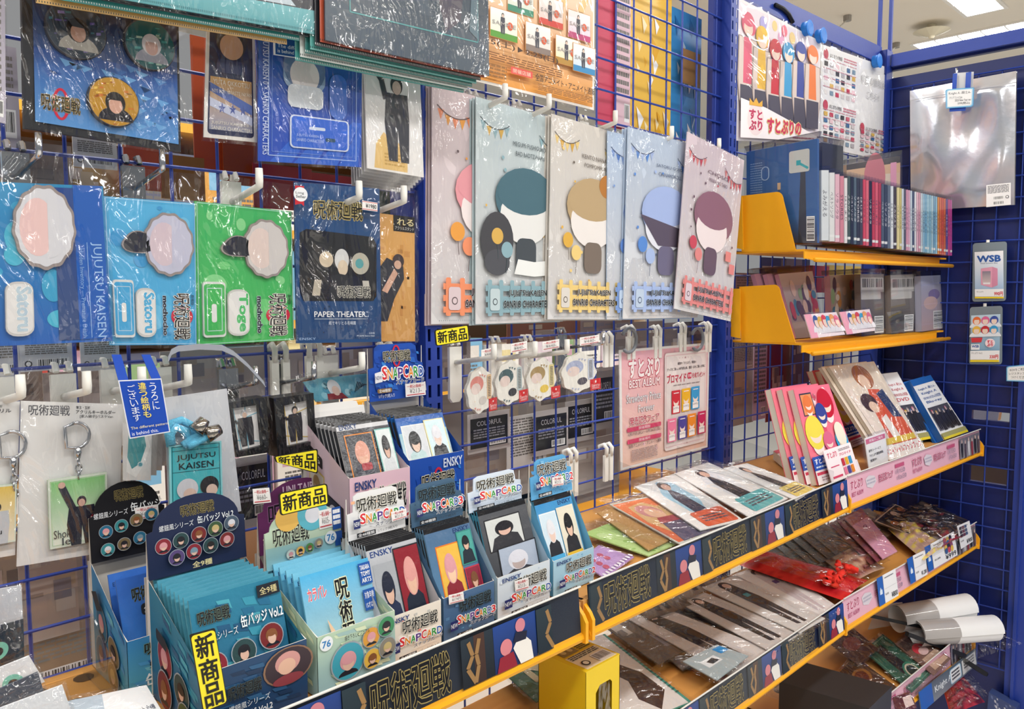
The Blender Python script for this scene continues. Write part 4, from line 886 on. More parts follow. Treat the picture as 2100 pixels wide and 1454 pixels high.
# grey ribbon loop
l = [(345, 738), (352, 722), (366, 715), (410, 711), (455, 713), (478, 725), (505, 748), (530, 775), (541, 788)]
m = M(); t = [on(a, b - 6, y=-.075) for a, b in l]; b = [on(a + (4 if i > 4 else 0), b_ + 6, y=-.075) for i, (a, b_) in enumerate(l)]
for i in range(len(l) - 1): m.slab([t[i], t[i + 1], b[i + 1], b[i]], .001, C('#9a9ea8'))
o = tag(link('ribbon_loop', m, 'plastic'), 'grey ribbon loop hanging above the lanyard pack', 'ribbon')
# framed pictures
def framed(outer, inner, lab, acc, yy):
    q = q4(outer, y=yy); iq = [p + V(0, -.0005, 0) for p in q4(inner, y=yy)]
    root = emp('framed_picture', lab, 'picture frame', (q[2] + q[3]) / 2); m = M()
    for i in range(4):
        j = (i + 1) % 4; m.hexa([q[i], q[j], iq[j], iq[i]], [q[i] + V(0, .022, 0), q[j] + V(0, .022, 0), iq[j] + V(0, .012, 0), iq[i] + V(0, .012, 0)], C('#17181c'))
    link('frame', m, 'plastic', root); a = A([p + V(0, .006, 0) for p in iq], .001, '#e9e6e4')
    for (x, y, X, Y) in ((.1, 0, .2, 1), (.55, 0, .5, 1), (.0, .35, 1, .2), (.0, .75, 1, .9)): a.line([(x, y), (X, Y)], .03, acc)
    a.body(.5, .1, .84, '#26262a' if acc != '#6ab4cc' else '#c9c9d0', '#d2b4a2', '#2e2d34', w=.2); a.line([(.4, .3), (.18, .38), (.1, .3)], .09, '#2e2d34'); link('picture', a, 'card', root)
    SEED[0] += 1; link('plastic_bag', sheet(grow([p + V(0, -.006, 0) for p in q], .06, .35, .06, .04), .004, SEED[0], 14, 18), 'film', root, smooth=True)
framed(((469, 826), (546, 814), (552, 928), (485, 938)), ((477, 838), (530, 830), (538, 914), (490, 926)), 'black framed picture with blue lines, just right of the lanyard pack', '#6ab4cc', -.06)
framed(((561, 817), (643, 806), (649, 920), (570, 938)), ((582, 832), (633, 820), (639, 905), (588, 916)), 'black framed picture with gold lines, left of the pink card box', '#d6b85c', -.065)
def bar_art(a):
    a.rect(0, 0, 1, 1, '#6fb3c6', '#5ea6bc'); r = random.Random(3); l = a.L
    for i in range(14): u = r.uniform(0, .85); a.L = l; a.ell(min(.94, u + .06), r.uniform(.2, .8), .05, r.choice(('#8cc6d6', '#4f98b4', '#a3d2dc')), rv=.16)
    a.L = l + .0002; a.ell(.4, .5, .1, '#dcdfe2', rv=.4); a.poly([(.22, .98), (.25, .7), (.5, .72), (.58, .98)], '#8c2f38'); a.ell(.41, .6, .06, '#e0c3b4', rv=.22)
    for i in range(7): a.line([(.72 + .03 * i, .75 - .05 * i), (.8 + .025 * i, .3 + .03 * i)], .012, '#26303a')
pack('acrylic_bar', q4(((619, 780), (756, 766), (760, 812), (648, 824)), y=-.02), 'flat sky blue acrylic bar pack behind the pink card box', 'pack', bar_art, base='#6fb3c6', bag=(.02, .3, .02, .02))

# ------------------------------------------------------------------ scalloped memo pads, yellow tags, pink poster
def memo(c0, n, lab, tint, y):
    (x0, y0, x1, y1) = c0; q = q4(((x0, y0 + 6), (x1, y0 - 6), (x1 + 1, y1 - 6), (x0 + 2, y1 + 8)), y=y); root = emp('memo_pad', lab, 'memo pad', (q[2] + q[3]) / 2, 'scalloped memo pads')
    a = A(q, body=False); pts = blob(.5, .5, .47, .47, 40, 8, .055, .4)
    a.L = -.005; b0 = [a.P(*p) for p in pts]; a.prism(b0[::-1], a.n * .005, C('#e6e2d8')); a.L = .0003; a.poly(pts, '#f6f3ea')
    a.ell(.38, .36, .24, tint[0], rv=.17); a.ell(.34, .45, .17, '#f0dcd4', rv=.12); a.ell(.58, .72, .14, tint[1], rv=.09); a.rr(.74, .2, .9, .72, tint[2], .2); a.small(.77, .25, .87, .68, 12, '#6a665e', n)
    for (u, v) in ((.5, .16), (.58, .17), (.66, .2), (.3, .84), (.38, .87), (.46, .88)): a.poly([(u - .03, v), (u, v + .05), (u + .03, v)], tint[0])
    r = random.Random(n)
    for i in range(6): a.ell(r.uniform(.2, .8), r.uniform(.2, .8), .012, tint[2])
    link('pad', a, 'card', root); bq = grow([p + V(0, -.004, 0) for p in q], .06, .5, .08, .04)
    s = A([p + V(0, -.001, 0) for p in grow(q, -.8, -.72, .1, -.01)], .0004, '#d8282c'); s.txt('Sanrio', .1, .45, .9, .7, '#fbe9e9'); s.small(.15, .75, .85, .92, 2, '#f3c9c9'); s.ell(.5, .25, .08, '#fbe9e9'); link('red_tab', s, 'card', root)
    p = A([p + V(0, -.006, 0) for p in grow(q, -.45, .36, .0, -1.16)], .0003, '#f3efec'); p.price(0, 0, 1, 1, '¥440-', '一税込価格一'); link('price_sticker', p, 'card', root)
    link('plastic_bag', sheet(bq, .0015, 40 + n, 10, 16), 'film', root, smooth=True); return root
for a in (((955, 752, 1012, 848), 1, 'scalloped memo pad with a salmon pink picture, first from the slotted post', ('#e8968c', '#d9d3cc', '#e8c49a'), -.055), ((1013, 738, 1075, 830), 2, 'scalloped memo pad with a dark teal picture, second from the slotted post', ('#4f6a70', '#3a3c42', '#b9c9cc'), -.055),
          ((1077, 733, 1141, 822), 3, 'scalloped memo pad with a tan and yellow picture, third from the slotted post', ('#b59a6a', '#eacb58', '#ecdc9c'), -.055), ((1149, 722, 1223, 805), 4, 'scalloped memo pad with a lavender picture, nearest to the pink poster', ('#b6bfdc', '#5a5660', '#cfd8ea'), -.06)): memo(*a)
def newtag(l, y, lab, vert=False):
    def f(a):
        a.rr(0, 0, 1, 1, '#17170f', .13 if not vert else .16); a.rr(.03, .045 if not vert else .018, .97, .955 if not vert else .982, '#f4e22c', .11 if not vert else .15)
        if vert: a.vtxt('新商品', .14, .03, .86, .97, '#17170f', bold=.035)
        else: a.txt('新商品', .07, .14, .93, .86, '#17170f', bold=.035)
    q = q4(l, y=y); a = A(q, body=False); a.L = -.0008; m = a; pts = rrp(0, 0, 1, 1, .06, .06 * a.W / a.H); m.prism([a.P(*p) for p in pts][::-1], a.n * .0008, C('#17170f')); a.L = .0001; f(a)
    tag(link('new_item_tag', a, 'card'), lab, 'tag', 'yellow new-item tags')
newtag(((891, 677), (960, 666), (963, 699), (894, 710)), -.105, 'yellow new-item tag on the slotted post under the pink file')
newtag(((571, 1012), (671, 991), (675, 1034), (575, 1058)), -.19, 'yellow new-item tag stuck over the pale green card box')
newtag(((562, 937), (652, 920), (652, 972), (566, 948)), -.1, 'yellow new-item tag half hidden beneath the framed pictures')
newtag(((389, 1302), (441, 1288), (467, 1442), (417, 1462)), -.262, 'tall yellow new-item tag on the front of the teal can badge box', True)
def pinkposter(a):
    a.rect(.02, .02, .98, .98, '#f2b6bf', '#f3cdbb'); r = random.Random(6); l = a.L
    for i in range(30): a.L = l; a.ell(r.uniform(.06, .94), r.uniform(.06, .94), .012, '#f6c9cc')
    a.L = l + .0002; a.txt('すとぷり', .09, .09, .41, .24, '#fdf3f0', bold=.05, ol='#c4304c', ow=.06); a.txt('BEST ALBUM', .09, .26, .41, .325, '#fdf3f0', bold=.03, ol='#c4304c', ow=.06)
    a.txt('Strawberry Prince', .06, .38, .42, .47, '#fbf7f4', bold=.0, ol='#9aa2b4', ow=.03); a.txt('Forever', .18, .48, .35, .54, '#fbf7f4', ol='#9aa2b4', ow=.03)
    a.txt('発売記念フェア', .09, .57, .4, .64, '#c4304c', bold=.03, ol='#fdf3f0', ow=.06)
    for v, t, s_ in ((.655, '開催期間', '1月7日(火)〜1月26日(日)'), (.755, '開催場所', '全国アニメイト・アニメイト通販')): a.rr(.06, v, .42, v + .037, '#d6456c', .3); a.txt(t, .18, v + .006, .3, v + .031, '#fbe3e6'); a.txt(s_, .07, v + .045, .42, v + .075, '#5a4448', bold=.01)
    a.small(.1, .85, .38, .95, 7, '#a88f8c', 4)
    a.rr(.455, .06, .95, .93, '#e9dcd8', .05); a.frame(.47, .085, .935, .9, .003, '#d9a3ac'); a.txt('・・★・・', .62, .1, .76, .125, '#b58a90'); a.txt('期間中「すとぷり」関連の', .6, .15, .82, .175, '#4a3c40', bold=.01); a.txt('グッズをご購入1,100円(税込)毎、書籍・CDをご購入1点毎に', .48, .195, .93, .225, '#4a3c40', bold=.01)
    a.txt('ブロマイド', .48, .25, .7, .33, '#c4304c', bold=.03); a.rr(.715, .255, .765, .31, '#c4304c', .3); a.txt('全7種', .72, .267, .76, .298, '#fff'); a.txt('を1枚プレゼント!', .775, .26, .93, .31, '#c4304c', bold=.02); a.small(.55, .35, .87, .362, 1, '#8f7f80', 5)
    cs = ['#c8303c', '#e8b02c', '#3c98cc', '#e87c9c', '#4c4694', '#e88a2c', '#c42c5c']
    for i, (u, v) in enumerate(((.53, .4), (.645, .395), (.755, .39), (.475, .645), (.595, .64), (.705, .635), (.825, .63))):
        a.rect(u, v, u + .1, v + .21, cs[i]); a.ell(u + .05, v + .1, .03, '#f0d8cc', rv=.05); a.ell(u + .05, v + .075, .032, cs[i], rv=.04); a.rect(u + .015, v + .14, u + .085, v + .2, '#f3ece8'); a.txt('SAMPLE', u + .012, v + .15, u + .088, v + .17, '#9a8f90'); a.small(u + .02, v + .02, u + .08, v + .035, 1, '#fbeff0', i)
    a.txt('・・★・・', .62, .88, .76, .9, '#b58a90')
pack('fair_poster', q4(((1270, 718), (1455, 703), (1451, 917), (1273, 965)), y=-.012), 'pink fair poster with seven small cards in a clear sleeve, left of the slotted post', 'poster', pinkposter, base='#f3efec', bag=(.02, .03, .02, .03), filmname='sleeve', amp=.0008)

# ------------------------------------------------------------------ boxed card packs on the upper shelf
ZB = 1.0915
ZT = 1.0915
BOX = {}
def carton(x0, w, yf, yh, zf, zb, zt, lab, side, front, head, fart, hart, arch=0., hz0=None, z0=ZB, sart=None, floor=True):
    """display box: low printed front, sloping sides, tall header card at the back"""
    x1 = x0 + w; root = emp('display_box', lab, 'display box', ((x0 + x1) / 2, (yf + yh) / 2, z0)); T = .0009
    a = A([V(x0, yf, zf), V(x1, yf, zf), V(x1, yf, z0), V(x0, yf, z0)], T, front, side='#d9d4cc'); fart(a); link('box_front', a, 'card', root)
    for x, s in ((x0, 1), (x1 - T, 1)):
        m = M().prism([V(x, yf, z0), V(x, yf, zf), V(x, yf + (yh - yf) * .15, zf + .004), V(x, yh + .004, zb), V(x, yh + .004, zt - arch - .004 if not arch else zt - arch), V(x, yh + .012, z0)], V(T, 0, 0), C('#e4dfd6')); side_o = m
        b = A([V(x, yh, zb), V(x, yf, zf), V(x, yf, z0), V(x, yh, z0)], body=False); b.L = .0004; b.rect(0, 0, 1, 1, side[0], side[1])
        if sart: sart(b)
        m.add(b.v, b.f, b.c); link('box_side', m, 'card', root)
    link('box_base', M().box((x0, yf, z0), (x1, yh + .012, z0 + .001), C('#d9d4cc')), 'card', root)
    link('box_back', M().box((x0, yh + .011, z0), (x1, yh + .012, zb), C('#cfcac2')), 'card', root)
    q = [V(x0, yh + .004, zt), V(x1, yh + .004, zt), V(x1, yh, zb), V(x0, yh, zb)]
    a = A(q, body=False); a.L = 0
    if arch:
        k = (zt - zb); av = arch / k; pts = [(0, 1), (0, av), (.06, av * .95)] + [(.5 - .44 * math.cos(math.pi * i / 14), av * .95 - av * .95 * math.sin(math.pi * i / 14)) for i in range(15)] + [(.94, av * .95), (1, av), (1, 1)]
        pts = [p for i, p in enumerate(pts) if i == 0 or p != pts[i - 1]]
    else: pts = [(0, 1), (0, .42), (.1, .4), (.12, .06), (.2, 0), (.8, 0), (.88, .06), (.9, .34), (1, .38), (1, 1)]
    a.prism([a.P(*p) - a.n * .0009 for p in pts], a.n * .0009, C(head)); a.L = .0001; a.poly(pts[::-1] if False else pts, head); hart(a); link('header_card', a, 'card', root); BOX[' '.join(lab.split()[:2])] = BOX[lab.split()[0]] = root; return root
def pouches(x0, w, yf, n, step, zt, h, lab, fart, top='#17171b', base='#c9c9cc', lean=.05, first=None, sx=.0, grp=None, z0=None, dz=0.):
    """card pouches standing one behind another; the front one carries the picture, the rest show their rims"""
    for i in range(n - 1, -1, -1):
        y = yf + step * i; z = zt + dz * i; x = x0 + sx * i; q = [V(x, y + lean * .6, z), V(x + w, y + lean * .6, z), V(x + w, y, z - h), V(x, y, z - h)]
        a = A(q, .0016, base, side=base); a.rect(0, .0, 1, .06, top); a.rect(0, .06, 1, .12, base)
        if i == 0: fart(a)
        else: a.txt('ENSKY', .05, .075, .3, .11, '#27406f', bold=.02) if base != '#4f9cb8' else None; a.rect(0, .13, .14, .5, '#44464c' if top == '#17171b' else base); a.rect(0, .5, .14, .9, '#23242a' if top == '#17171b' else base)
        o = link('card_pouch', a, 'pouch'); tag(o, (first if i == 0 else nth(i - 1) + ' ' + lab), 'card pouch', grp)
def pic(a, u0, v0, u1, v1, bg, hair, skin, cloth, rim=None, lean=0.):
    if rim: a.poly([(u0 - .02 + lean, v0 - .015), (u0 - .02, v1 + .015), (u1 + .02, v1 + .015), (u1 + .02 + lean, v0 - .015)], rim)
    a.poly([(u0 + lean, v0), (u0, v1), (u1, v1), (u1 + lean, v0)], bg); c = (u0 + u1) / 2; h = v1 - v0; k = (u1 - u0)
    a.poly([(u0 + .03 * k, v1), (c - .34 * k, v0 + h * .62), (c - .1 * k, v0 + h * .52), (c + .12 * k, v0 + h * .52), (c + .36 * k, v0 + h * .62), (u1 - .03 * k, v1)], cloth)
    a.ell(c, v0 + h * .36, k * .27, hair, rv=h * .24); a.ell(c, v0 + h * .42, k * .18, skin, rv=h * .17); a.ell(c, v0 + h * .3, k * .23, hair, rv=h * .13)
def snapfront(bgc, extra, tail='', hdr=False, white=True, cnt='全48種類'):
    def f(a):
        extra(a)
        if hdr:
            a.logo(.16, .12, .86, .42, '#17171b', '#e9e6da' if white else '#55707c', ow=.05); a.snap(.2, .5, .97, .8, tail=tail); a.rect(.06, .55, .17, .75, '#27306a'); a.txt('NEW', .07, .6, .16, .7, '#fff'); a.rect(.1, .85, .42, .95, '#22242a'); a.txt(cnt, .12, .865, .4, .935, '#fff'); a.txt('1パック3枚入り', .46, .865, .8, .935, '#333')
        else:
            a.txt('ENSKY', .08, .06, .42, .16, '#27407c', bold=.03); a.logo(.3, .16, .92, .46, '#17171b', '#e9e6da' if white else '#55707c', ow=.05); a.snap(.24, .54, .97, .8, tail=tail); a.rect(.08, .56, .22, .78, '#27306a'); a.txt('NEW', .09, .62, .21, .72, '#fff'); a.rect(.2, .88, .5, .97, '#22242a'); a.txt(cnt, .22, .89, .48, .96, '#fff'); a.txt('1パック3枚入り', .54, .89, .9, .96, '#333')
    return f
def dots(cols, seed, n=10):
    def f(a):
        r = random.Random(seed)
        for i in range(n):
            u, v, s_ = r.uniform(.04, .9), r.uniform(.04, .9), r.uniform(.03, .07); a.poly([(u, v + s_), (u + s_, v + s_), (u + s_, v), (u, v)] if i % 2 else [(u, v), (u + s_, v + .02), (u + s_ * .9, v - .02)][::-1], r.choice(cols))
    return f
def shards(cols, seed, n=40):
    def f(a):
        r = random.Random(seed); l = a.L
        for i in range(n):
            a.L = l + .00003 * i; u, v, s_ = r.uniform(0, .88), r.uniform(.02, .9), r.uniform(.05, .12)
            a.poly([(u, v), (u + s_ * .2, v + s_ * .8), (u + s_, v + s_), (u + s_ * .8, v + s_ * .1)], r.choice(cols))
        a.L = l + .0014
    return f
# back row (on a riser): pink/white box and tall blue box
q = M().box((-.66, -.155, ZB), (-.47, -.04, 1.16), C('#cfe0e6')); tag(link('riser_box', q, 'card'), 'plain pale box raising the rear row of card boxes', 'box')
ZR = 1.161
carton(-.633, .08, -.14, -.055, 1.254, 1.305, 1.322, 'pink and white card box with black pouches, rear row left', ('#e9cfda', '#d9c6d4'), '#e9c3d0', '#eceae6', lambda a: (snapfront('', dots(('#f6dbe4', '#d8a4b8', '#f3eef0'), 3), '2')(a)), lambda a: a.rect(.02, .5, .98, .98, '#e3e1de'), z0=ZR,
       sart=lambda a: (a.rr(.1, .14, .4, .24, '#222228', .2), a.txt('16', .16, .16, .34, .22, '#eee'), pic(a, .1, .3, .42, .6, '#e3dccb', '#b99a64', '#dcb8a0', '#3a5a8c', '#e6c86c'), pic(a, .46, .42, .86, .8, '#3a3f4a', '#d8d8de', '#e0c0b0', '#2c2e38', '#22242c')))
pouches(-.627, .068, -.135, 9, .008, 1.308, .075, 'black and silver card pouch behind the front one in the pink rear box', lambda a: (a.rect(0, .12, 1, 1, '#3a3b42', '#2b2c33'), a.txt('ENSKY', .05, .04, .38, .11, '#27406f', bold=.03), pic(a, .12, .2, .62, .92, '#3a3a40', '#d79a86', '#dcab94', '#27283a', '#e0842c'), a.rr(.3, .6, .5, .7, '#a02834', .3), a.txt('YUJI ITADORI', .12, .93, .66, .985, '#cfd2d6', bold=.02), pic(a, .7, .18, .98, .88, '#d5dcdc', '#26262c', '#d3ab98', '#c9cdd0', '#6fb3ac'), a.rect(.68, .9, .99, .97, '#6fb3ac'), a.txt('MI FUSHIGURO', .69, .91, .98, .96, '#1f3d3c')), first='front black card pouch in the pink rear box', grp='card pouches in the pink rear box', dz=.0)
blue_sh = shards(('#1f4fb0', '#173f94', '#2c68c8', '#1a49a8', '#3a86d8'), 5, 46)
carton(-.546, .083, -.13, -.055, 1.258, 1.318, 1.386, 'tall royal blue card box beside the slotted post, rear row right', ('#2456b4', '#1d4aa0'), '#1f4fae', '#1f4fae', lambda a: (blue_sh(a), a.txt('ENSKY', .6, .05, .95, .16, '#dfe6f2', bold=.03), a.ring(.5, .32, .1, .18), a.logo(.2, .2, .8, .42, '#15151a', '#d8d2b8'), a.snap(.22, .55, .97, .82), a.rect(.06, .58, .2, .8, '#e9e9ee')),
       lambda a: (blue_sh(a), a.ring(.5, .22, .08, .2), a.logo(.26, .12, .76, .32, '#15151a', '#d8d2b8'), a.snap(.22, .44, .97, .74), a.poly([(.07, .5), (.07, .68), (.2, .66), (.2, .47)], '#e9e9ee'), a.txt('NEW', .08, .55, .19, .62, '#27306a'), a.rr(.1, .78, .36, .86, '#8a6a3c', .4), a.txt('全48種類', .13, .79, .33, .85, '#fff'), a.txt('1パック3枚入り', .12, .88, .4, .95, '#e6e9f0'), a.price(.6, .74, .98, .98)), z0=ZR)
pouches(-.541, .072, -.125, 8, .0075, 1.306, .072, 'black-rimmed pouch behind the front one in the tall blue box', lambda a: (a.rect(0, .06, 1, .3, '#1f56a8', '#2c74c0'), a.rect(0, .3, 1, 1, '#8fbccd', '#cfd9dc'), pic(a, .06, .2, .5, .9, '#cfd3d8', '#202226', '#e0c0ac', '#b7d0d2', '#ece9e2', .03), pic(a, .56, .16, .94, .86, '#cfe6ea', '#dcdce2', '#e6c8b8', '#2a2b30', '#e6d9a0'), a.txt('Yuta Okkotsu', .04, .86, .5, .95, '#2f3a6c'), a.txt('Satoru', .62, .8, .92, .88, '#4fb0c4')), first='front pouch with two pale pictures in the tall blue box', grp='card pouches in the tall blue box', base='#2c6cb8')
# purple box, low behind
carton(-.70, .1, -.12, -.07, 1.12, 1.17, 1.245, 'plum purple card box half hidden behind the pale green one', ('#5c2a56', '#3f1c3c'), '#6a2f62', '#642c5c', lambda a: a.rect(0, 0, 1, 1, '#6a2f62'), lambda a: (a.logo(.12, .3, .92, .62, '#17121a', '#8a5a84'), a.txt('VS', .3, .68, .5, .86, '#d8404c', bold=.05), a.txt('全6種', .04, .72, .2, .86, '#f0e6c0', bold=.03), a.txt('UNI TAIRU', .3, .08, .74, .2, '#e0c6da', bold=.03)), arch=.03)
q = q4(((518, 1003), (552, 1000), (556, 1030), (520, 1034)), y=-.125); a = A(q, .0003); a.price(0, 0, 1, 1, '¥660-'); link('price_label', a, 'card', BOX['plum'])
# front row
carton(-.66, .071, -.235, -.178, 1.137, 1.201, 1.247, 'white and cream card box, second in the front row from the can badges', ('#cfcfd2', '#bdbec4'), '#ece3d6', '#e6e6e6', snapfront('', dots(('#d9c2a0', '#c9c6c0', '#e38a7c', '#f4efe6'), 7)), snapfront('', dots(('#d4d4d8', '#bfd0da', '#f0b48c'), 8), hdr=True), sart=lambda a: (a.poly([(.3, .05), (.5, .15), (.3, .25), (.1, .15)][::-1], '#222228'), a.txt('16', .2, .11, .4, .19, '#eee')), z0=ZT)
pouches(-.655, .062, -.228, 12, .0048, 1.2, .09, 'black-topped pouch behind the front one in the white and cream box', lambda a: (a.rect(0, .06, 1, 1, '#b9bcc2', '#8e9298'), a.txt('ENSKY', .06, .08, .5, .14, '#27407c', bold=.03), pic(a, .06, .22, .5, .95, '#a4a8ae', '#23283a', '#d6b09c', '#27304e', None), pic(a, .5, .12, .98, .98, '#8c2430', '#d99a94', '#e0b49c', '#1f2838', '#24242a', .0), a.rect(.5, .84, .8, .94, '#3a3a22'), a.txt('YUJI', .52, .8, .68, .86, '#d8b83c'), a.txt('ITADORI', .52, .87, .84, .93, '#d8b83c'), a.poly([(.78, .98), (.86, .84), (.98, .86), (.98, .98)], '#e0842c'), a.poly([(.1, .98), (.5, .84), (.5, .98)], '#4f8f8c')), first='front pouch with grey and crimson pictures in the white and cream box', grp='card pouches in the white and cream box')
carton(-.586, .072, -.235, -.185, 1.137, 1.2, 1.244, 'slate blue card box, third in the front row from the can badges', ('#4a6f92', '#3a5a7c'), '#4a6a90', '#46647f', snapfront('', dots(('#5d86ac', '#3a587c', '#6fa3c4'), 9), '3', white=False), snapfront('', dots(('#5a7c98', '#3c566e'), 10), '3', hdr=True, white=False), z0=ZT)
pouches(-.582, .064, -.228, 11, .0046, 1.2, .088, 'blue-edged pouch behind the front one in the slate blue box', lambda a: (a.rect(0, .06, 1, 1, '#4f6f92', '#5a86a8'), a.txt('ENSKY', .6, .075, .95, .13, '#1f3a6c', bold=.03), pic(a, .16, .24, .62, .96, '#e8b84c', '#d89aa0', '#efc8a8', '#8c2c38', '#e07a2c', .02), pic(a, .66, .14, .96, .5, '#4fa39a', '#23262c', '#d8b29c', '#27303a', '#3c8c84'), pic(a, .68, .56, .97, .95, '#8c2c40', '#7c5034', '#e0b49c', '#24242c', '#c0384c'), a.txt('Yuji Itadori', .22, .88, .6, .94, '#f3dcb0')), first='front pouch with a yellow picture in the slate blue box', grp='card pouches in the slate blue box', base='#6a94b4')
carton(-.509, .085, -.235, -.19, 1.138, 1.201, 1.24, 'pale icy blue card box, fourth in the front row from the can badges', ('#a9c3d6', '#8fb0c8'), '#d5dfe8', '#d6e1ee', snapfront('', dots(('#c0cfe2', '#e6edf3', '#aac4de'), 11), ''), snapfront('', dots(('#c3d3ea', '#b4c8e6', '#e8eff6'), 12), '', hdr=True), z0=ZT)
pouches(-.505, .077, -.228, 11, .0046, 1.204, .09, 'black-topped blue pouch behind the front one in the icy blue box', lambda a: (a.rect(0, .06, 1, 1, '#55575c', '#3c3e44'), pic(a, .1, .14, .8, .5, '#cfd2d0', '#26242a', '#dcb4a4', '#35343a', '#2a2a2e'), pic(a, .2, .5, .96, .98, '#a9b4c6', '#d9d9e2', '#b9a8a4', '#3a3c44', '#2a2a2e', .04)), first='front black pouch with a large grey picture in the icy blue box', grp='card pouches in the icy blue box', base='#4f9cb8')
carton(-.418, .075, -.235, -.2, 1.134, 1.2, 1.247, 'bright blue card box at the right end of the front row', ('#6fb6dc', '#5aa0cc'), '#a9cfe2', '#5fa8d8', snapfront('', dots(('#8fc0de', '#c3dfea', '#7fb4d8'), 13), '2'), snapfront('', shards(('#7fbce4', '#4f94cc', '#8fcbe8'), 14, 16), '2', hdr=True), z0=ZT)
pouches(-.414, .067, -.229, 8, .0046, 1.198, .085, 'black-topped pouch behind the front one in the bright blue box', lambda a: (a.rect(0, .06, 1, 1, '#3f8fc8', '#7fbcd4'), a.txt('ENSKY', .6, .075, .95, .13, '#1f3a6c', bold=.03), pic(a, .06, .2, .46, .86, '#cfe0ea', '#dfdfe4', '#e3c6b8', '#2a2c34', '#e6eef0'), a.rect(.06, .76, .46, .86, '#4fa8d8'), pic(a, .52, .18, .94, .86, '#e3dcc8', '#222226', '#e0bca6', '#2b2b30', '#e6e0d0'), a.rect(.52, .78, .94, .86, '#e0b83c')), first='front pouch with two tall pictures in the bright blue box', grp='card pouches in the bright blue box', base='#4f9cb8')
# can badge boxes
def badge_row(a, spots, r_, seed, bgs):
    rr_ = random.Random(seed); hr = ('#d89aa0', '#26262c', '#8a5634', '#c9b47c', '#dcdce2', '#2c2a30', '#7c98a8', '#2a2526')
    for i, (u, v) in enumerate(spots):
        k = a.W / a.H; a.ell(u, v, r_ * 1.08, '#9fa8b0'); a.ell(u, v, r_, bgs[i % len(bgs)]); h = hr[i % len(hr)]; a.ell(u, v + r_ * .75 * k, r_ * .62, '#23242e', rv=r_ * .3 * k, a0=180, a1=360); a.ell(u, v - .05 * r_, r_ * .52, h); a.ell(u, v + .14 * r_, r_ * .36, '#dfb8a4', rv=r_ * .42 * k); a.ell(u, v - .2 * r_, r_ * .46, h, rv=r_ * .3 * k)
nb = ('#8c2c38', '#2f4a4c', '#7a2a2c', '#3f5a3c', '#4a5a6c', '#5c4a7c')
def wash(c0, c1, cols, seed):
    def f(a):
        a.rect(0, 0, 1, 1, c0, c1); r = random.Random(seed); l = a.L
        for i in range(26): u, v = r.uniform(.05, .8), r.uniform(.03, .9); a.L = l + .00003 * i; a.poly([(u, v), (u + .03, v + .06), (u + .16, v + .08), (u + .14, v + .01)], r.choice(cols))
        a.L = l + .0010
    return f
teal = wash('#2f7f9c', '#2c5f88', ('#3c94ac', '#2a6c90', '#4fa6b8', '#275a80'), 3)
nav = wash('#23466c', '#1f3c60', ('#2a527a', '#1c3656', '#2f5c84'), 4)
grid9 = [(.16, .42), (.39, .4), (.62, .38), (.84, .36), (.28, .66), (.5, .64), (.72, .62), (.16, .88), (.4, .87), (.63, .86), (.85, .85)]
carton(-.838, .091, -.242, -.135, 1.149, 1.197, 1.266, 'teal can badge box with a navy arched header and a tall yellow tag', ('#3f7f9c', '#27507c'), '#234a70', '#1c2748', lambda a: (nav(a), a.ell(.8, .3, .26, '#8a6a54', rv=.29), a.ell(.8, .3, .24, '#3a2c34', rv=.27), a.ell(.79, .24, .13, '#cf9690', rv=.16), a.ell(.78, .3, .09, '#e0b49c', rv=.12), a.ell(.79, .5, .16, '#8a3a42', rv=.08), a.logo(.2, .3, .52, .5, '#17171b', '#4a5a5c'), a.txt('螺鈿風シリーズ', .2, .58, .6, .68, '#dfe6ea'), a.txt('缶バッジ Vol.2', .2, .72, .62, .84, '#eef2f4', bold=.02)),
       lambda a: (a.logo(.34, .12, .68, .27, '#1a1a20', '#a8985c'), a.txt('螺鈿風シリーズ', .12, .33, .46, .41, '#e6e9ee'), a.txt('缶バッジ Vol.2', .5, .3, .88, .4, '#eef2f4', bold=.02), badge_row(a, [(.15, .6), (.32, .57), (.5, .54), (.67, .51), (.84, .48), (.26, .77), (.43, .74), (.6, .71), (.77, .68)], .075, 1, nb), a.txt('全9種', .4, .87, .6, .95, '#e6d9a0', bold=.02)), arch=.028,
       sart=lambda a: (teal(a), badge_row(a, [(.3, .5), (.62, .62), (.3, .8), (.7, .88)], .13, 2, nb), a.rr(.2, .25, .4, .36, '#22262e', .3)))
pouches(-.833, .081, -.234, 9, .0092, 1.197, .11, 'teal badge pouch behind the front one in the arched navy box', lambda a: (teal(a), a.logo(.06, .1, .4, .2, '#1a1a20', '#6a7a6c'), a.txt('螺鈿風シリーズ', .06, .27, .46, .33, '#e6eef2', ol='#2a5a78'), a.txt('缶バッジ Vol.2', .5, .21, .98, .3, '#eef4f6', bold=.03, ol='#2a5a78'), a.rect(.72, .03, .98, .12, '#22262e'), a.txt('全9種', .75, .05, .95, .105, '#e6d9a0'), badge_row(a, [(.16, .5), (.48, .47), (.8, .42), (.32, .76), (.66, .7)], .13, 3, nb)), first='front teal badge pouch with round pictures in the arched navy box', grp='badge pouches in the arched navy box', base='#5aa6bc', top='#4f9cb4')
blk = wash('#3a86c0', '#58a8bc', ('#4f9cd0', '#2f70b0', '#6fb8cc'), 6)
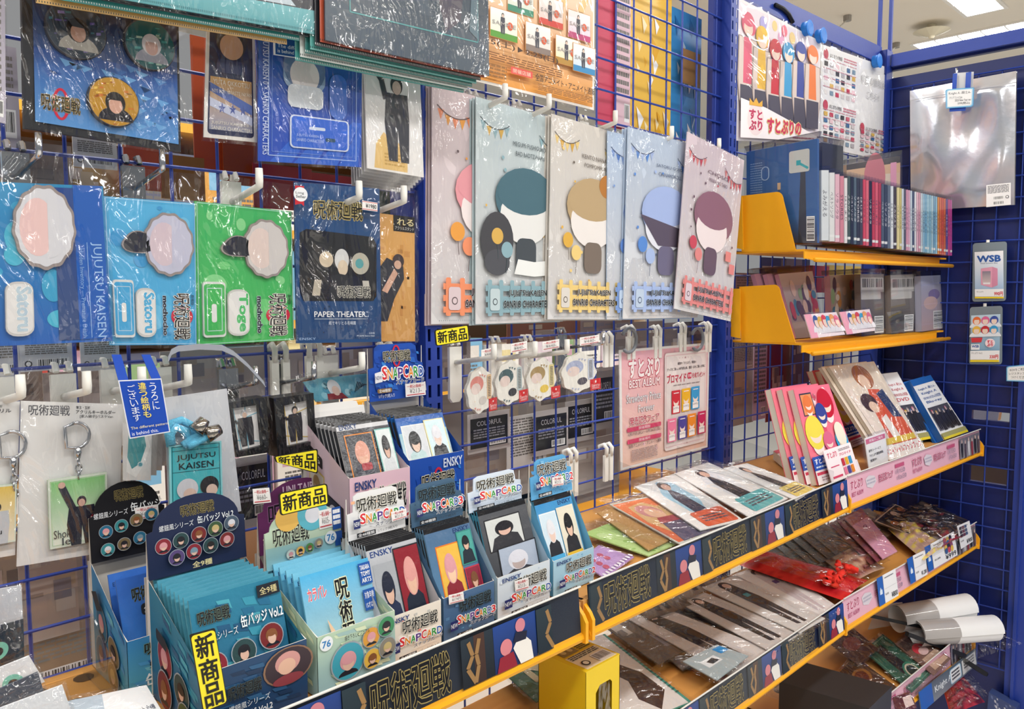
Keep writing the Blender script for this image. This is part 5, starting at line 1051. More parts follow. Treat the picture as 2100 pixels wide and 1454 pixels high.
carton(-.857, .07, -.13, -.045, 1.146, 1.195, 1.268, 'blue can badge box with a black arched header, left of the navy one', ('#4a8fb8', '#5aa4b4'), '#5aa4bc', '#17171c', lambda a: (blk(a), a.logo(.2, .1, .9, .3, '#17171b', '#7a9a8c'), a.txt('螺鈿風', .25, .4, .9, .55, '#1f2a34'), a.txt('缶バッジ', .2, .62, .95, .82, '#e6eef2', bold=.03)),
       lambda a: (a.logo(.34, .1, .72, .25, '#1a1a20', '#a8985c'), a.txt('螺鈿風シリーズ', .06, .36, .5, .44, '#e6e9ee'), a.txt('缶バッジ', .54, .3, .96, .42, '#eef2f4', bold=.02), badge_row(a, [(.2, .62), (.4, .58), (.6, .54), (.8, .5), (.2, .85), (.41, .82), (.62, .78)], .085, 5, ('#2a6c8c', '#3a8a90', '#7a6a4c'))), arch=.03, sart=lambda a: (blk(a), badge_row(a, [(.3, .4), (.66, .5), (.3, .72), (.66, .8)], .15, 6, ('#2a6c8c', '#7a6a4c')), a.poly([(.25, .08), (.4, .18), (.25, .28), (.1, .18)][::-1], '#2a2f36')))
q = q4(((276, 1042), (324, 1034), (326, 1060), (279, 1066)), y=-.044); a = A(q, .0003); a.price(0, 0, 1, 1, '¥660-'); link('price_label', a, 'card', BOX['blue can'])
pouches(-.852, .06, -.122, 2, .02, 1.19, .1, 'blue badge pouch behind the front one in the black-headed box', lambda a: (a.rect(0, 0, 1, 1, '#3468c4', '#3f86d0'), a.logo(.2, .1, .72, .22, '#1a1a20', '#6a7a6c'), a.rr(.3, .25, .6, .35, '#22262e', .3), a.txt('全10種', .34, .27, .56, .33, '#fff'), a.txt('缶', .72, .22, .9, .35, '#eef4f6'), a.ell(.66, .66, .36, '#23323c'), a.ell(.68, .6, .2, '#dcdae2'), a.ell(.69, .68, .13, '#e0b9a0', rv=.1), a.ell(.68, .55, .18, '#dcdae2', rv=.07), a.ell(.68, .86, .22, '#22222a', rv=.08)), first='front blue badge pouch with one big round picture, black-headed box', grp='badge pouches in the black-headed box', base='#3f74cc', top='#3f74cc')
grn = wash('#b9d0b4', '#8fb8c4', ('#cfe0bc', '#a3c4c0', '#d9e3c0'), 8)
carton(-.737, .084, -.243, -.155, 1.147, 1.184, 1.24, 'pale green can badge box under the yellow new-item tag', ('#a8c4a8', '#7fa8a8'), '#9fbcae', '#c3d6bc', lambda a: (grn(a), a.ell(.1, .14, .08, '#e9eef0'), a.txt('76', .05, .09, .15, .2, '#2f7fc0', bold=.03), badge_row(a, [(.36, .56)], .2, 7, ('#3fa0b4',)), badge_row(a, [(.66, .3), (.86, .2), (.66, .66), (.86, .56)], .11, 8, ('#d89a3c', '#3c8a5c', '#e0b44c', '#8a8478')), a.txt('描き下ろしビジュアル', .3, .1, .62, .18, '#2f3a34', bold=.02)),
       lambda a: (a.rect(.0, .62, 1, 1, '#9fc8c4', '#7fb8c8'), a.logo(.1, .3, .56, .62, '#1a1a1c', '#d8e0c4'), a.ell(.3, .16, .16, '#e8b85c'), a.ell(.62, .18, .2, '#5fb4c4'), a.ell(.62, .2, .1, '#dcdce2'), a.price(.7, .16, .88, .5, '¥605-'), a.rect(.88, .16, 1, .56, '#2355a4'), a.small(.89, .2, .99, .5, 3, '#fff', 3, .7), a.rect(.9, .6, 1, .86, '#2355a4'), a.ell(.84, .68, .08, '#e9eef0'), a.txt('76', .79, .62, .89, .74, '#2f7fc0', bold=.03), badge_row(a, [(.3, .8), (.42, .78), (.54, .76), (.66, .72)], .055, 9, ('#c9d8d0', '#e8b85c', '#4c8a4c', '#8a8478'))), arch=.02, sart=lambda a: (grn(a), badge_row(a, [(.3, .4), (.6, .6), (.4, .82)], .16, 8, ('#6aa0b0', '#3c8a6c'))), z0=ZT)
pouches(-.731, .075, -.234, 6, .012, 1.19, .105, 'sky blue badge pouch behind the front one in the pale green box', lambda a: (a.rect(0, 0, 1, 1, '#4fb0e0', '#cfe3d0'), a.txt('カラパレ', .07, .12, .33, .22, '#e8707c', bold=.04, ol='#fff'), a.vtxt('呪術廻戦', .46, .1, .64, .86, '#17171b', bold=.03, ol='#e9ecc8', ow=.05), a.rect(.82, .03, 1, .22, '#2355a4'), a.txt('TAKARA', .84, .05, .98, .09, '#fff', bold=.02), a.txt('TOMY', .84, .105, .98, .145, '#fff', bold=.02), a.txt('ARTS', .84, .16, .98, .2, '#fff', bold=.02), a.rect(.82, .26, 1, .44, '#2355a4'), a.txt('対象年齢', .84, .28, .98, .34, '#fff'), a.txt('15才以上', .84, .37, .98, .42, '#fff'),
    a.poly([(.12, 1), (.24, .66), (.1, .52), (.3, .6), (.26, .4), (.38, .56), (.4, .72), (.44, 1)][::-1], '#ecc8a4'), a.ell(.82, .62, .17, '#e3e2e8'), a.ell(.83, .7, .11, '#f0cdb4', rv=.1), a.ell(.81, .56, .15, '#e3e2e8', rv=.06), a.poly([(.62, 1), (.72, .88), (.96, .86), (.99, 1)], '#e9ebe8'), a.ell(.12, .95, .09, '#e9eef0', rv=.05), a.txt('76', .06, .92, .18, .98, '#2f7fc0', bold=.03)), first='front sky blue badge pouch with an open hand print, pale green box', grp='badge pouches in the pale green box', base='#6fc0e2', top='#7fcae6')
for (l, y, t, lab) in ((((832, 790), (872, 782), (874, 800), (834, 808)), -.053, '¥213-', 'tall royal'),
    (((802, 1050), (833, 1043), (834, 1060), (804, 1070)), -.183, '¥213-', 'white and'), (((920, 1221), (950, 1214), (952, 1232), (921, 1240)), -.238, '¥174円', 'slate blue'),
    (((1055, 1192), (1083, 1184), (1085, 1206), (1057, 1214)), -.238, '¥213-', 'pale icy'), (((1132, 979), (1155, 976), (1156, 994), (1133, 998)), -.204, '¥213-', 'bright blue')):
    a = A(q4(l, y=y), .0003); a.price(0, 0, 1, 1, t); link('price_label', a, 'card', BOX[lab])

# ------------------------------------------------------------------ third bay: posters, magnets, cable
def figs(a, v0=.06, v1=.78):
    hs = ['#e0607c', '#ecbc3c', '#c82c3c', '#3c9cd0', '#3c4c9c', '#e87c3c']
    for i, c in enumerate(hs):
        u = .12 + .15 * i; v = v0 + (.02, .08, .14, .12, .06, .04)[i]; h = v1 - v
        a.poly([(u - .098, v + h * .25), (u - .112, v + h * .7), (u - .07, v1 + .06), (u + .07, v1 + .06), (u + .112, v + h * .7), (u + .098, v + h * .25)], '#a3928c')
        a.poly([(u - .09, v + h * .26), (u - .1, v + h * .68), (u - .07, v1 + .06), (u + .07, v1 + .06), (u + .1, v + h * .68), (u + .09, v + h * .26)], '#dccbc2'); a.poly([(u - .045, v + h * .25), (u - .05, v + h * .72), (u + .05, v + h * .72), (u + .035, v + h * .25)], c); a.poly([(u - .08, v + h * .74), (u - .08, v1 + .08), (u + .08, v1 + .08), (u + .08, v + h * .74)], '#4c4858')
        a.ell(u, v + h * .11, .07, c, rv=.085); a.ell(u, v + h * .15, .048, '#f0d6c6', rv=.06); a.ell(u, v + h * .07, .062, c, rv=.045)
def poster1(a):
    a.rect(.03, .02, .98, .98, '#f1e6ee'); r = random.Random(8)
    for i in range(16): a.ell(r.uniform(.1, .9), r.uniform(.06, .5), r.uniform(.02, .04), r.choice(('#e9a8cc', '#f0748c', '#9cc8ec', '#f6d890', '#b8b0e8')))
    figs(a); a.poly([(.03, .98), (.03, .7), (.3, .74), (.6, .82), (.98, .95), (.98, .98)], '#faf3f5')
    a.ell(.19, .84, .1, '#fdf6f4', rv=.13); a.ell(.19, .84, .09, '#f6e2e2', rv=.12); a.txt('すと', .12, .77, .26, .84, '#c42c58', bold=.05); a.txt('ぷり', .12, .85, .26, .92, '#c42c58', bold=.05); a.poly([(.12, .74), (.12, .69), (.16, .72), (.19, .68), (.22, .72), (.26, .69), (.26, .74)], '#e8b03c')
    a.txt('すとぷりの', .32, .82, .72, .93, '#d0305c', bold=.06, ol='#f6dc8c', ow=.07); a.small(.62, .95, .9, .97, 1, '#b8607c', 4)
pack('character_poster', q4(((1510, -8), (1683, 85), (1680, 296), (1507, 288)), **B3(-.02)), 'group poster of six coloured figures in a clear sleeve, right of the slotted post', 'poster', poster1, base='#f6f2f3', bag=(.03, .02, .03, .02), filmname='sleeve', amp=.004)
def poster2(a):
    a.rect(.02, .02, .98, .98, '#f0f0f1'); r = random.Random(12)
    for (u0, v0, u1, v1, k) in ((.03, .05, .46, .5, 0), (.03, .55, .46, .97, 1), (.52, .68, .97, .97, 2)):
        a.ell(u0 + .03, v0 + .03, .03, '#c8485c'); a.txt('はじまりの物語', u0 + .08, v0 + .01, u0 + (u1 - u0) * .55, v0 + .05, '#4a4248', bold=.01); a.small(u0 + (u1 - u0) * .6, v0 + .01, u1, v0 + .06, 2, '#d0788c', k)
        l = a.L; n = 6
        for j in range(5):
            for i in range(n):
                u = u0 + (u1 - u0) * (i + .15) / n; v = v0 + (v1 - v0) * (.22 + .155 * j); a.L = l; a.rect(u, v, u + (u1 - u0) / n * .62, v + (v1 - v0) * .1, r.choice(('#d8d0d2', '#c8405c', '#3c6c9c', '#e0b85c', '#b8b4ba', '#e8e4e4', '#7c98b0', '#303038', '#f0d0d8')))
        a.L = l + .0001
        for j in range(4): a.small(u0, v0 + (v1 - v0) * (.16 + .2 * j), u1, v0 + (v1 - v0) * (.19 + .2 * j), 1, '#d490a0', j)
    a.txt('前品の値段は', .52, .16, .86, .25, '#b9b9bb'); a.txt('こちら!!', .6, .32, .78, .39, '#b9b9bb')
pack('price_sheet', q4(((1684, 90), (1832, 143), (1826, 332), (1681, 300)), **B3(-.016)), 'white goods and price sheet in a clear sleeve, beside the blue corner post', 'poster', poster2, base='#f4f4f4', bag=(.02, .02, .01, .02), filmname='sleeve', amp=.005)
for (px, py), lab in (((1659, 58), 'round blue magnet above the group poster, left of the pair'), ((1687, 73), 'round blue magnet above the group poster, right of the pair'), ((1802, 125), 'round blue magnet by the corner post')):
    c = on(px, py, **B3(-.03)); tag(link('round_magnet', M().tube([c + V(0, .012, 0), c, c + V(0, -.003, 0), c + V(0, -.004, 0), c + V(0, -.0035, 0)], [.015, .015, .0175, .013, .012], C('#2f7fd8'), 20), 'plastic', smooth=False), lab, 'magnet', 'blue magnets on the top rail')
l = [on(a, b, **B3(.02)) for a, b in ((1588, -30), (1592, -5), (1590, 10), (1575, 14))] ; l2 = [on(a, b, **B3(-.008)) for a, b in ((1590, 10), (1606, 18), (1618, 30), (1626, 46))]
r = emp('power_cable', 'thick black cable looped over the rail above the group poster', 'cable', l2[-1]); link('cable_run', M().tube(l, .0045, C('#1b1c20'), 8), 'plastic', r, smooth=True); link('cable_run', M().tube(l2, .0045, C('#1b1c20'), 8), 'plastic', r, smooth=True)

# ------------------------------------------------------------------ third bay: yellow media racks with cases
def rack(z, pl_, lab, quad, quad2):
    r = emp('media_rack', lab, 'rack', (.7, -.1, z - .02), 'yellow media racks')
    A0, A1 = V(.372, -.165, 0), V(1.065, -.208, 0); b0, b1 = V(.372, -.012, 0), V(1.065, -.04, 0)
    up = lambda p, h: V(p.x, p.y, h)
    link('rack_board', M().slab([up(b0, z), up(b1, z), up(A1, z), up(A0, z)], .004, YE), 'plastic', r)
    f0, f1 = A0 + (A1 - A0) * .0, A0 + (A1 - A0) * .94
    link('rack_lip', M().slab([up(f0, z), up(f1, z), up(f1, z - .018), up(f0, z - .018)], .002, YE), 'plastic', r)
    o = V(0, -.014, 0); g0 = A0 + (A1 - A0) * .02
    link('front_rail', M().tube([up(g0 + o, z - .02), up(A1 + o, z - .02)], .0045, YE, 8), 'plastic', r, smooth=True); link('rail_web', M().slab([up(g0, z - .017), up(A1, z - .017), up(A1 + o, z - .021), up(g0 + o, z - .021)], .0015, YE), 'plastic', r)
    for q, nm, xo in ((quad, 'bookend', .0), (quad2, 'side_bracket', -.012)):
        p = [on(a, b, x=.371 + xo) for a, b in q]; m = M()
        if nm == 'bookend':
            tl, tr, br, bl = p; pts = [bl, tl] + [tl + (tr - tl) * (.86 + .14 * math.sin(t)) + (bl - tl) * (.16 * (1 - math.cos(t))) for t in [i * math.pi / 2 / 5 for i in range(6)]] + [br]
        else: pts = p
        m.prism(pts, V(.002, 0, 0), YE); link(nm, m, 'plastic', r)
    return r
rack(1.527, None, 'upper yellow media rack crowded with upright clear cases', ((1517, 402), (1606, 392), (1632, 514), (1521, 517)), ((1508, 402), (1522, 402), (1524, 512), (1508, 508)))
rack(1.348, None, 'lower yellow media rack with leaning cases and two picture cards', ((1516, 588), (1600, 583), (1631, 703), (1520, 702)), ((1499, 592), (1518, 592), (1518, 694), (1499, 690)))
def case(q, t, lab, draw, base, grp=None, spine=None, head='#c9c7c4', cat='media case', shell=.012):
    """a clear keeper case: the printed insert inside a clear shell with a moulded grey head"""
    root = emp('media_case', lab, cat, (q[2] + q[3]) / 2, grp); a = A(q, t * .7, base, side=spine or base)
    if draw: draw(a)
    link('insert', a, 'card', root); g = [p + a.n * .0015 for p in grow(q, .03, shell / a.H if a.H else 0, .03, .02)]
    link('clear_shell', M().slab(g, t, (1, 1, 1, 1)), 'acrylic', root)
    h = grow(q, .02, shell / a.H, .02, -1 + .0); hq = [g[0], g[1], q[1] + (g[1] - q[1]) * .1, q[0] + (g[0] - q[0]) * .1]; link('case_head', M().slab([p + a.n * .0005 for p in hq], t, (1, 1, 1, 1)), 'smoke', root); return root
def bigcase(a):
    a.rect(0, 0, 1, 1, '#355c94', '#3f6ea8'); a.rect(0, .72, 1, 1, '#3f6ea8', '#4a4c5a'); a.poly([(.78, .2), (.84, .2), (.86, 1), (.74, 1)], '#3a4250'); a.rect(.47, .42, .485, .8, '#3a4a64'); a.rect(.455, .38, .5, .45, '#d9b48c'); a.small(.06, .14, .24, .5, 14, '#7f9cc4', 2, .4)
    a.rr(.62, .08, .9, .3, '#c8c9c4', .1); a.line([(.74, .2), (.88, .27)], .03, '#3fa8b0'); a.rect(.72, .18, .78, .23, '#3fa8b0'); a.rr(.22, .19, .34, .34, '#9fb8d8', .5); a.rr(.235, .2, .325, .33, '#3d639c', .5); a.bars(.86, .74, .97, .98, hor=True); a.rect(0, .68, .6, .74, '#27364c')
case([on(a, b, x=.392) for a, b in ((1531, 312), (1676, 284), (1676, 498), (1531, 498))], .012, 'big clear case with a blue evening picture at the left end of the upper rack', bigcase, '#355c94')
case([on(a, b, **B3(-.1)) for a, b in ((1686, 292), (1729, 300), (1729, 430), (1686, 425))], .012, 'tall dark grey case standing behind the pale spines, upper rack', None, '#33363f')
case([on(a, b, **B3(-.1)) for a, b in ((1736, 338), (1846, 320), (1846, 430), (1736, 430))], .012, 'wide case with a tan and pink insert behind the red spines, upper rack', lambda a: (a.rect(0, 0, 1, .12, '#3a3436'), a.rect(0, .12, 1, .3, '#d9b08c'), a.rect(0, .3, .8, 1, '#dcc8b4'), a.ell(.5, .36, .2, '#c8707c'), a.rect(.8, .1, .92, 1, '#e49cb8')), '#d8b89c')
SP = [(1684, 1700, 340, '#dfe2e0'), (1700, 1712, 345, '#e6e4de'), (1712, 1722, 348, '#e8b8c0'), (1722, 1731, 352, '#d88a94'), (1731, 1738, 356, '#e9e2dc')]
prof = lambda x: 350 + (x - 1730) * .235
cols = ['#4a5a50', '#2c3036', '#5c6c74', '#3a3c40', '#4c4a50', '#d8505c', '#e07078', '#2a2c32', '#c84450', '#dc6470', '#b8404c', '#55606c', '#3c4450', '#6a7480', '#e3e6e4', '#4c4038', '#e8d898', '#d9c878', '#dfe4e8', '#5c5c64', '#e6a4b4', '#e9b4c4', '#d9e2e6', '#505c78', '#e8e4e6', '#eab8c4', '#d89cac', '#cfd8dc', '#9cc4d8', '#7fb4d0', '#a8d0de', '#8cbcd0', '#b4d4dc', '#7aa8c4', '#9cc8dc', '#e8923c', '#e06c4c', '#d85848', '#dc7048', '#5c4c94', '#d04c8c', '#c84c9c']
x = 1738
for c in cols:
    wd = 6.3 if x < 1840 else 4.3; SP.append((x, x + wd, prof(x), c)); x += wd
p0, p1 = on(1684, 500, **B3(-.178)), on(1950, 526, x=1.02)
rs = random.Random(3)
for i, (a0, a1, t, c) in enumerate(SP):
    f = lambda px, py: on(px, py, pl=(p0, (p1 - p0).cross(V(0, 0, 1)).normalized()))
    bt = 494 + (a0 - 1684) * .118; q = [f(a0, t + 9), f(a1 - .6, t + 9), f(a1 - .6, bt - 1), f(a0, bt - 1)]
    nm = {'#e': 'pale', '#d': 'tinted', '#c': 'deep', '#b': 'deep'}.get(c[:2], 'dark')
    a = A(q, .1, c); dk = sum(C(c)[:3]) < .6; ink = '#e9e6e2' if dk else '#4a4448'
    a.txt(('よみがえる', 'ベストソング', 'ソラノウタ', 'STORIES', 'はじまり')[i % 5], .2, .28, .8, .66, ink, rot=90); a.rect(0, .9, 1, .94, '#f0eee8' if i % 3 else c)
    root = emp('media_case', 'clear case with %s spine, %s from the left in the upper rack' % ('dark' if dk else 'light', nth(i)), 'media case', (q[2] + q[3]) / 2, 'upright cases in the upper rack')
    link('insert', a, 'card', root); g = grow(q, .04, .06, .04, .01); link('clear_shell', M().slab([p + a.n * .002 for p in g], .105, (1, 1, 1, 1)), 'acrylic', root)
def multi(seed):
    def f(a):
        a.rect(0, 0, 1, 1, '#d8c4bc', '#8f7c78'); r = random.Random(seed); l = a.L
        for i in range(26): u, v = r.uniform(0, .85), r.uniform(.15, .85); a.L = l + .00003 * i; a.ell(u + .07, v, .07, r.choice(('#c8505c', '#e0a060', '#5c8ca8', '#e8c8b8', '#6c5468', '#9cb48c', '#f0e2d8')), rv=r.uniform(.05, .14))
        a.L = l + .001
    return f
def leanz(l, z, dy):
    """a card standing on height z and leaning back by dy"""
    bl, br = on(l[3][0], l[3][1], z=z), on(l[2][0], l[2][1], z=z); d = br - bl; n = d.cross(V(0, 0, 1)).normalized(); t = dict(pl=(bl + V(0, dy, 0), n))
    return [on(l[0][0], l[0][1], **t), on(l[1][0], l[1][1], **t), br, bl]
def lean(l, y0, dy): return [on(l[0][0], l[0][1], **B3(y0 + dy)), on(l[1][0], l[1][1], **B3(y0 + dy)), on(l[2][0], l[2][1], **B3(y0)), on(l[3][0], l[3][1], **B3(y0))]
def spine(q, w, c, cv): return [p + (q[0] - q[1]).normalized() * 0 for p in q]
L1 = ((1596, 562), (1666, 556), (1690, 690), (1633, 694))
for k in (2, 1): case([p + V(-.02 * k, .016 * k, 0) for p in leanz(L1, 1.35, .03)], .014, ('second', 'rearmost')[k - 1] + ' pink-edged case leaning behind the front one, lower rack', None, '#d8a8c4', 'leaning pink-edged cases', '#d8a8c4')
case(leanz(L1, 1.35, .03), .014, 'front leaning pink-edged case with a crowded picture, lower rack left', multi(3), '#d8a8c4', 'leaning pink-edged cases', '#d8a8c4')
case(leanz(((1702, 565), (1758, 562), (1760, 684), (1706, 688)), 1.35, .02), .02, 'upright pink-edged case with a crowded picture, second in the lower rack', multi(4), '#d8a8c4', spine='#d8a8c4')
def barc(a): a.rect(0, 0, 1, 1, '#77706e', '#5c5654'); a.rect(0, .0, 1, .3, '#aaa6a2'); a.bars(.02, .06, .98, .26, seed=5, bg='#cfccc8'); a.rr(0, .3, .85, .42, '#b9b5b0', .2); a.bars(.55, .7, .95, .98, seed=6, hor=True)
case(leanz(((1764, 562), (1812, 562), (1814, 684), (1767, 688)), 1.35, .015), .02, 'grey-backed case with barcodes, third in the lower rack', barc, '#77706e'); case(leanz(((1826, 564), (1878, 562), (1874, 680), (1828, 684)), 1.35, .015), .02, 'grey-backed case with barcodes, fourth in the lower rack', barc, '#8a807c')
case(leanz(((1888, 566), (1936, 564), (1936, 674), (1890, 680)), 1.35, .01), .02, 'case with a cloudy violet picture, right end of the lower rack', lambda a: (a.rect(0, 0, 1, 1, '#aab0c8', '#c4a8a8'), a.ell(.55, .35, .25, '#8a7ca8', rv=.1), a.ell(.4, .5, .3, '#d8b8b4', rv=.12), a.bars(.5, .65, .95, .98, seed=8, hor=True)), '#a8a8bc')
def card6(a): a.rect(0, 0, 1, 1, '#f6e6ea'); a.rect(0, 0, .2, 1, '#f0a8bc'); [a.bust(.28 + .12 * i, .34 + .06 * (i % 2), .8, c, '#f0d4c4', '#e9e6ea') for i, c in enumerate(('#3c5ca0', '#e0b04c', '#d8404c', '#3ca0cc', '#e8a060', '#e0708c'))]
for l, lab in ((((1649, 645), (1715, 640), (1733, 686), (1664, 694)), 'left picture card leaning at the front of the lower rack'), (((1721, 640), (1783, 634), (1795, 678), (1737, 686)), 'right picture card leaning at the front of the lower rack')): pack('picture_card', lean(l, -.168, .012), lab, 'card', card6, base='#f3e4e8', bag=(.03, .08, .03, .03), filmname='sleeve', group='picture cards on the lower rack')
for l, lab in ((((1820, 640), (1850, 636), (1862, 676), (1830, 680)), 'empty clear stand, left one at the front of the lower rack'), (((1880, 638), (1905, 634), (1918, 672), (1890, 676)), 'empty clear stand, right one at the front of the lower rack')): tag(link('card_stand', M().slab(lean(l, -.168, .01), .0015, (1, 1, 1, 1)), 'acrylic'), lab, 'stand')

# ------------------------------------------------------------------ third bay: books and discs on the upper shelf
def comic(a):
    a.rect(0, 0, 1, 1, '#f0788c'); r = random.Random(4); l = a.L
    for i in range(22): a.L = l; a.ell(r.uniform(.08, .92), r.uniform(.06, .7), .05, r.choice(('#f6a8b4', '#fbd8dc', '#e85c74')))
    a.L = l + .0002; a.rect(.1, .06, .42, .3, '#3a3c48'); a.rect(.12, .075, .4, .29, '#e8945c')
    for (u, v, s_, c) in ((.26, .18, .12, '#e87c3c'), (.72, .2, .2, '#c8202c'), (.24, .48, .22, '#f0dc4c'), (.52, .3, .14, '#3c4894'), (.82, .62, .15, '#3ca4d4'), (.5, .6, .13, '#e06c8c')): a.ell(u, v + s_ * .5, s_ * .6, '#f6ece8', rv=s_ * .6); a.ell(u, v, s_, c); a.ell(u, v + s_ * .12, s_ * .62, '#f6dccc', rv=s_ * .4); a.ell(u, v - s_ * .12, s_ * .8, c, rv=s_ * .38)
    a.rr(.7, .42, .94, .68, '#f3ecd8', .5); a.rect(0, .72, .64, .86, '#2c54b4'); a.txt('すとぷり小学校', .04, .74, .62, .8, '#fff', bold=.03); a.small(.04, .82, .6, .85, 1, '#cfe0f6', 3); a.rect(0, .86, 1, 1, '#f3e8ea'); a.rect(.02, .88, .9, .91, '#d8405c'); a.ell(.76, .95, .07, '#d8405c'); a.small(.1, .93, .6, .98, 2, '#b08c94', 4)
def book(l, y0, dy, t, n, lab, lab2, draw, base, grp, off, cat='book', name='comic_book'):
    q = leanz(l, 1.0925, dy); nn = (q[1] - q[0]).cross(q[0] - q[3]).normalized()
    for k in range(n, -1, -1):
        qq = [p + Vector(off) * k for p in q]; root = emp(name, lab if k == 0 else lab2[k - 1], cat, (qq[2] + qq[3]) / 2, grp)
        a = A(qq, .0006, base); draw(a); link('front_cover', a, 'gloss', root); link('page_block', M().slab([p - nn * .0007 for p in grow(qq, -.005, -.005, -.01, -.005)], t - .002, C('#d8d2c4')), 'matte', root); link('back_cover', M().slab([p - nn * (t - .001) for p in qq], .0006, C(base)), 'gloss', root)
book(((1627, 798), (1699, 787), (1763, 968), (1676, 996)), -.213, .06, .014, 2, 'front comic book with a pink crowded cover, leaning at the left of the magazines', ('second comic book leaning behind the front pink one', 'rearmost comic book of the three leaning pink ones'), comic, '#f0788c', 'leaning pink comic books', (-.0115, .017, .0))
book(((1682, 760), (1746, 756), (1790, 900), (1742, 920)), -.165, .05, .014, 1, 'front comic book of the rear pair, propped on the pink magazine', ('hidden comic book of the rear pair, only its edge showing',), comic, '#f0788c', 'rear pair of comic books', (-.01, .014, 0))
def mag(a):
    a.rect(0, 0, 1, 1, '#e8d8c4', '#f0e4da'); a.poly([(.3, .9), (.36, .5), (.5, .28), (.74, .3), (.9, .6), (.96, .92)][::-1], '#dc5c34'); a.poly([(.62, .34), (.82, .3), (.9, .62), (.7, .6)], '#2c3c64'); a.ell(.55, .15, .2, '#a8683c', rv=.13); a.ell(.52, .2, .11, '#eccab0', rv=.08); a.ell(.36, .42, .17, '#4a3430', rv=.1); a.ell(.4, .47, .1, '#eccab0', rv=.06)
    a.poly([(.05, .3), (.14, .24), (.24, .8), (.1, .84)], '#f0e0d4'); a.poly([(.4, .6), (.56, .56), (.6, .8), (.42, .84)], '#f3ece4'); a.rect(.08, .8, .94, .86, '#e8c84c'); a.rect(0, .87, 1, 1, '#f6f0ea'); a.txt('オフィシャルファンブック', .03, .89, .97, .955, '#d0404c', bold=.03)
book(((1700, 752), (1792, 741), (1898, 922), (1822, 944)), -.225, .1, .008, 1, 'large orange magazine in crinkled film leaning among the comics', ('second copy of the large orange magazine, rim showing behind it',), mag, '#e8d8c4', 'leaning orange magazines', (-.012, .012, 0), 'magazine', 'magazine')
link('film_wrap', sheet([p + V(0, -.004, 0) for p in leanz(((1700, 752), (1792, 741), (1898, 922), (1822, 944)), 1.0925, .1)], .003, 61, 14, 20), 'film', [o for o in bpy.data.objects if o.name == 'magazine.001'][0], smooth=True)
def disc_ad(c, top, y2):
    def f(a):
        a.rect(.02, .01, .98, .99, '#eef0f2'); t = ('Knight A -騎士A-', 'Knight A', 'ONE MAN LIVE 2023 at 日本武道館', 'DVD' if top is None else 'Blu-ray')
        if top: a.rect(0, 0, 1, .1, top)
        for i, s_ in enumerate(t): a.txt(s_, .12 + .04 * (i % 2), .15 + .075 * i, .9 - .06 * (i % 2), .2 + .075 * i, c, bold=.01)
        a.rect(.06, .48, .94, .86, '#4a4a54', '#6a6a74'); [a.body(.16 + .14 * i, .52 + .03 * (i % 2), .32, cc, '#c8b4ac', '#2c2c34', w=.17) for i, cc in enumerate(('#c84c5c', '#d8b04c', '#8c8c94', '#5c74a4', '#c47c9c', '#4c4c54'))]; a.rect(.0, .9, 1, .965, '#a8a468'); a.rect(0, .965, 1, 1, '#ecd82c')
    return f
def keep(l, y0, dy, t, lab, draw, edge, name='disc_keeper'):
    q = leanz(l, 1.098, dy); root = emp(name, lab, 'disc case', (q[2] + q[3]) / 2); a = A(q, t, '#eef0f2', side=edge); draw(a); link('printed_card', a, 'gloss', root); nn = a.n
    link('keeper_rim', M().slab([p - nn * (t + .0005) for p in grow(q, .05, .03, .06, .03)], .006, C(edge)), 'plastic', root)
keep(((1806, 767), (1840, 763), (1914, 899), (1876, 906)), -.205, .08, .012, 'white advertising disc card with red heading, between magazine and blue-topped case', disc_ad('#c83c4c', None, 0), '#20262c')
keep(((1866, 781), (1908, 769), (1984, 886), (1935, 903)), -.225, .085, .016, 'white disc case with a blue top and heading, right end of the upper shelf', disc_ad('#3c64a8', '#2464b4', 0), '#2464b4')
pack('flat_book', [on(a, b, z=1.112) for a, b in ((1586, 925), (1630, 912), (1660, 930), (1612, 946))], 'small red and white book lying flat behind the leaning comics', 'book', lambda a: a.rect(0, 0, 1, .3, '#c8505c'), base='#e6e2da', t=.018)
def minipop(a): a.rect(0, 0, 1, 1, '#fbeef0'); a.txt('すとぷり', .08, .1, .42, .26, '#d8486c', bold=.04); a.rect(.1, .5, .4, .53, '#d8486c'); a.txt('ブロマイド', .48, .2, .92, .28, '#d8486c', bold=.03); a.small(.5, .08, .92, .16, 2, '#9c8c90', 2); a.rr(.08, .78, .42, .84, '#d8486c', .3); a.rr(.08, .9, .42, .95, '#d8486c', .3); [a.rect(.5 + .13 * (i % 3), .36 + .26 * (i // 3), .6 + .13 * (i % 3), .58 + .26 * (i // 3), c) for i, c in enumerate(('#c8303c', '#e8b02c', '#3c98cc', '#e87c9c', '#4c4694', '#e88a2c'))]
pack('counter_card', lean(((1688, 925), (1743, 907), (1764, 974), (1708, 996)), -.245, .02), 'small pink counter card leaning against the comic books', 'card', minipop, base='#fbeef0')
def guide(a): a.rect(.03, .03, .97, .97, '#f3f2f4'); a.rect(.03, .05, .97, .2, '#d0688c'); a.txt('売場のご案内', .18, .08, .84, .17, '#fbeaf0', bold=.02); a.txt('新刊コーナーにて', .1, .38, .7, .46, '#3a3a40', bold=.02); a.txt('「すとぷり関連書籍」', .1, .53, .8, .61, '#3a3a40', bold=.02); a.txt('展開中!', .1, .68, .42, .76, '#3a3a40', bold=.02); a.rect(.03, .93, .97, .96, '#d0688c')
g = pack('counter_card', lean(((1773, 899), (1815, 885), (1822, 950), (1783, 966)), -.245, .012), 'white guide card with a pink heading in a clear stand before the magazines', 'card', guide, base='#f3f2f4', bag=(.1, .08, .1, .05), filmname='sleeve', amp=.0005)

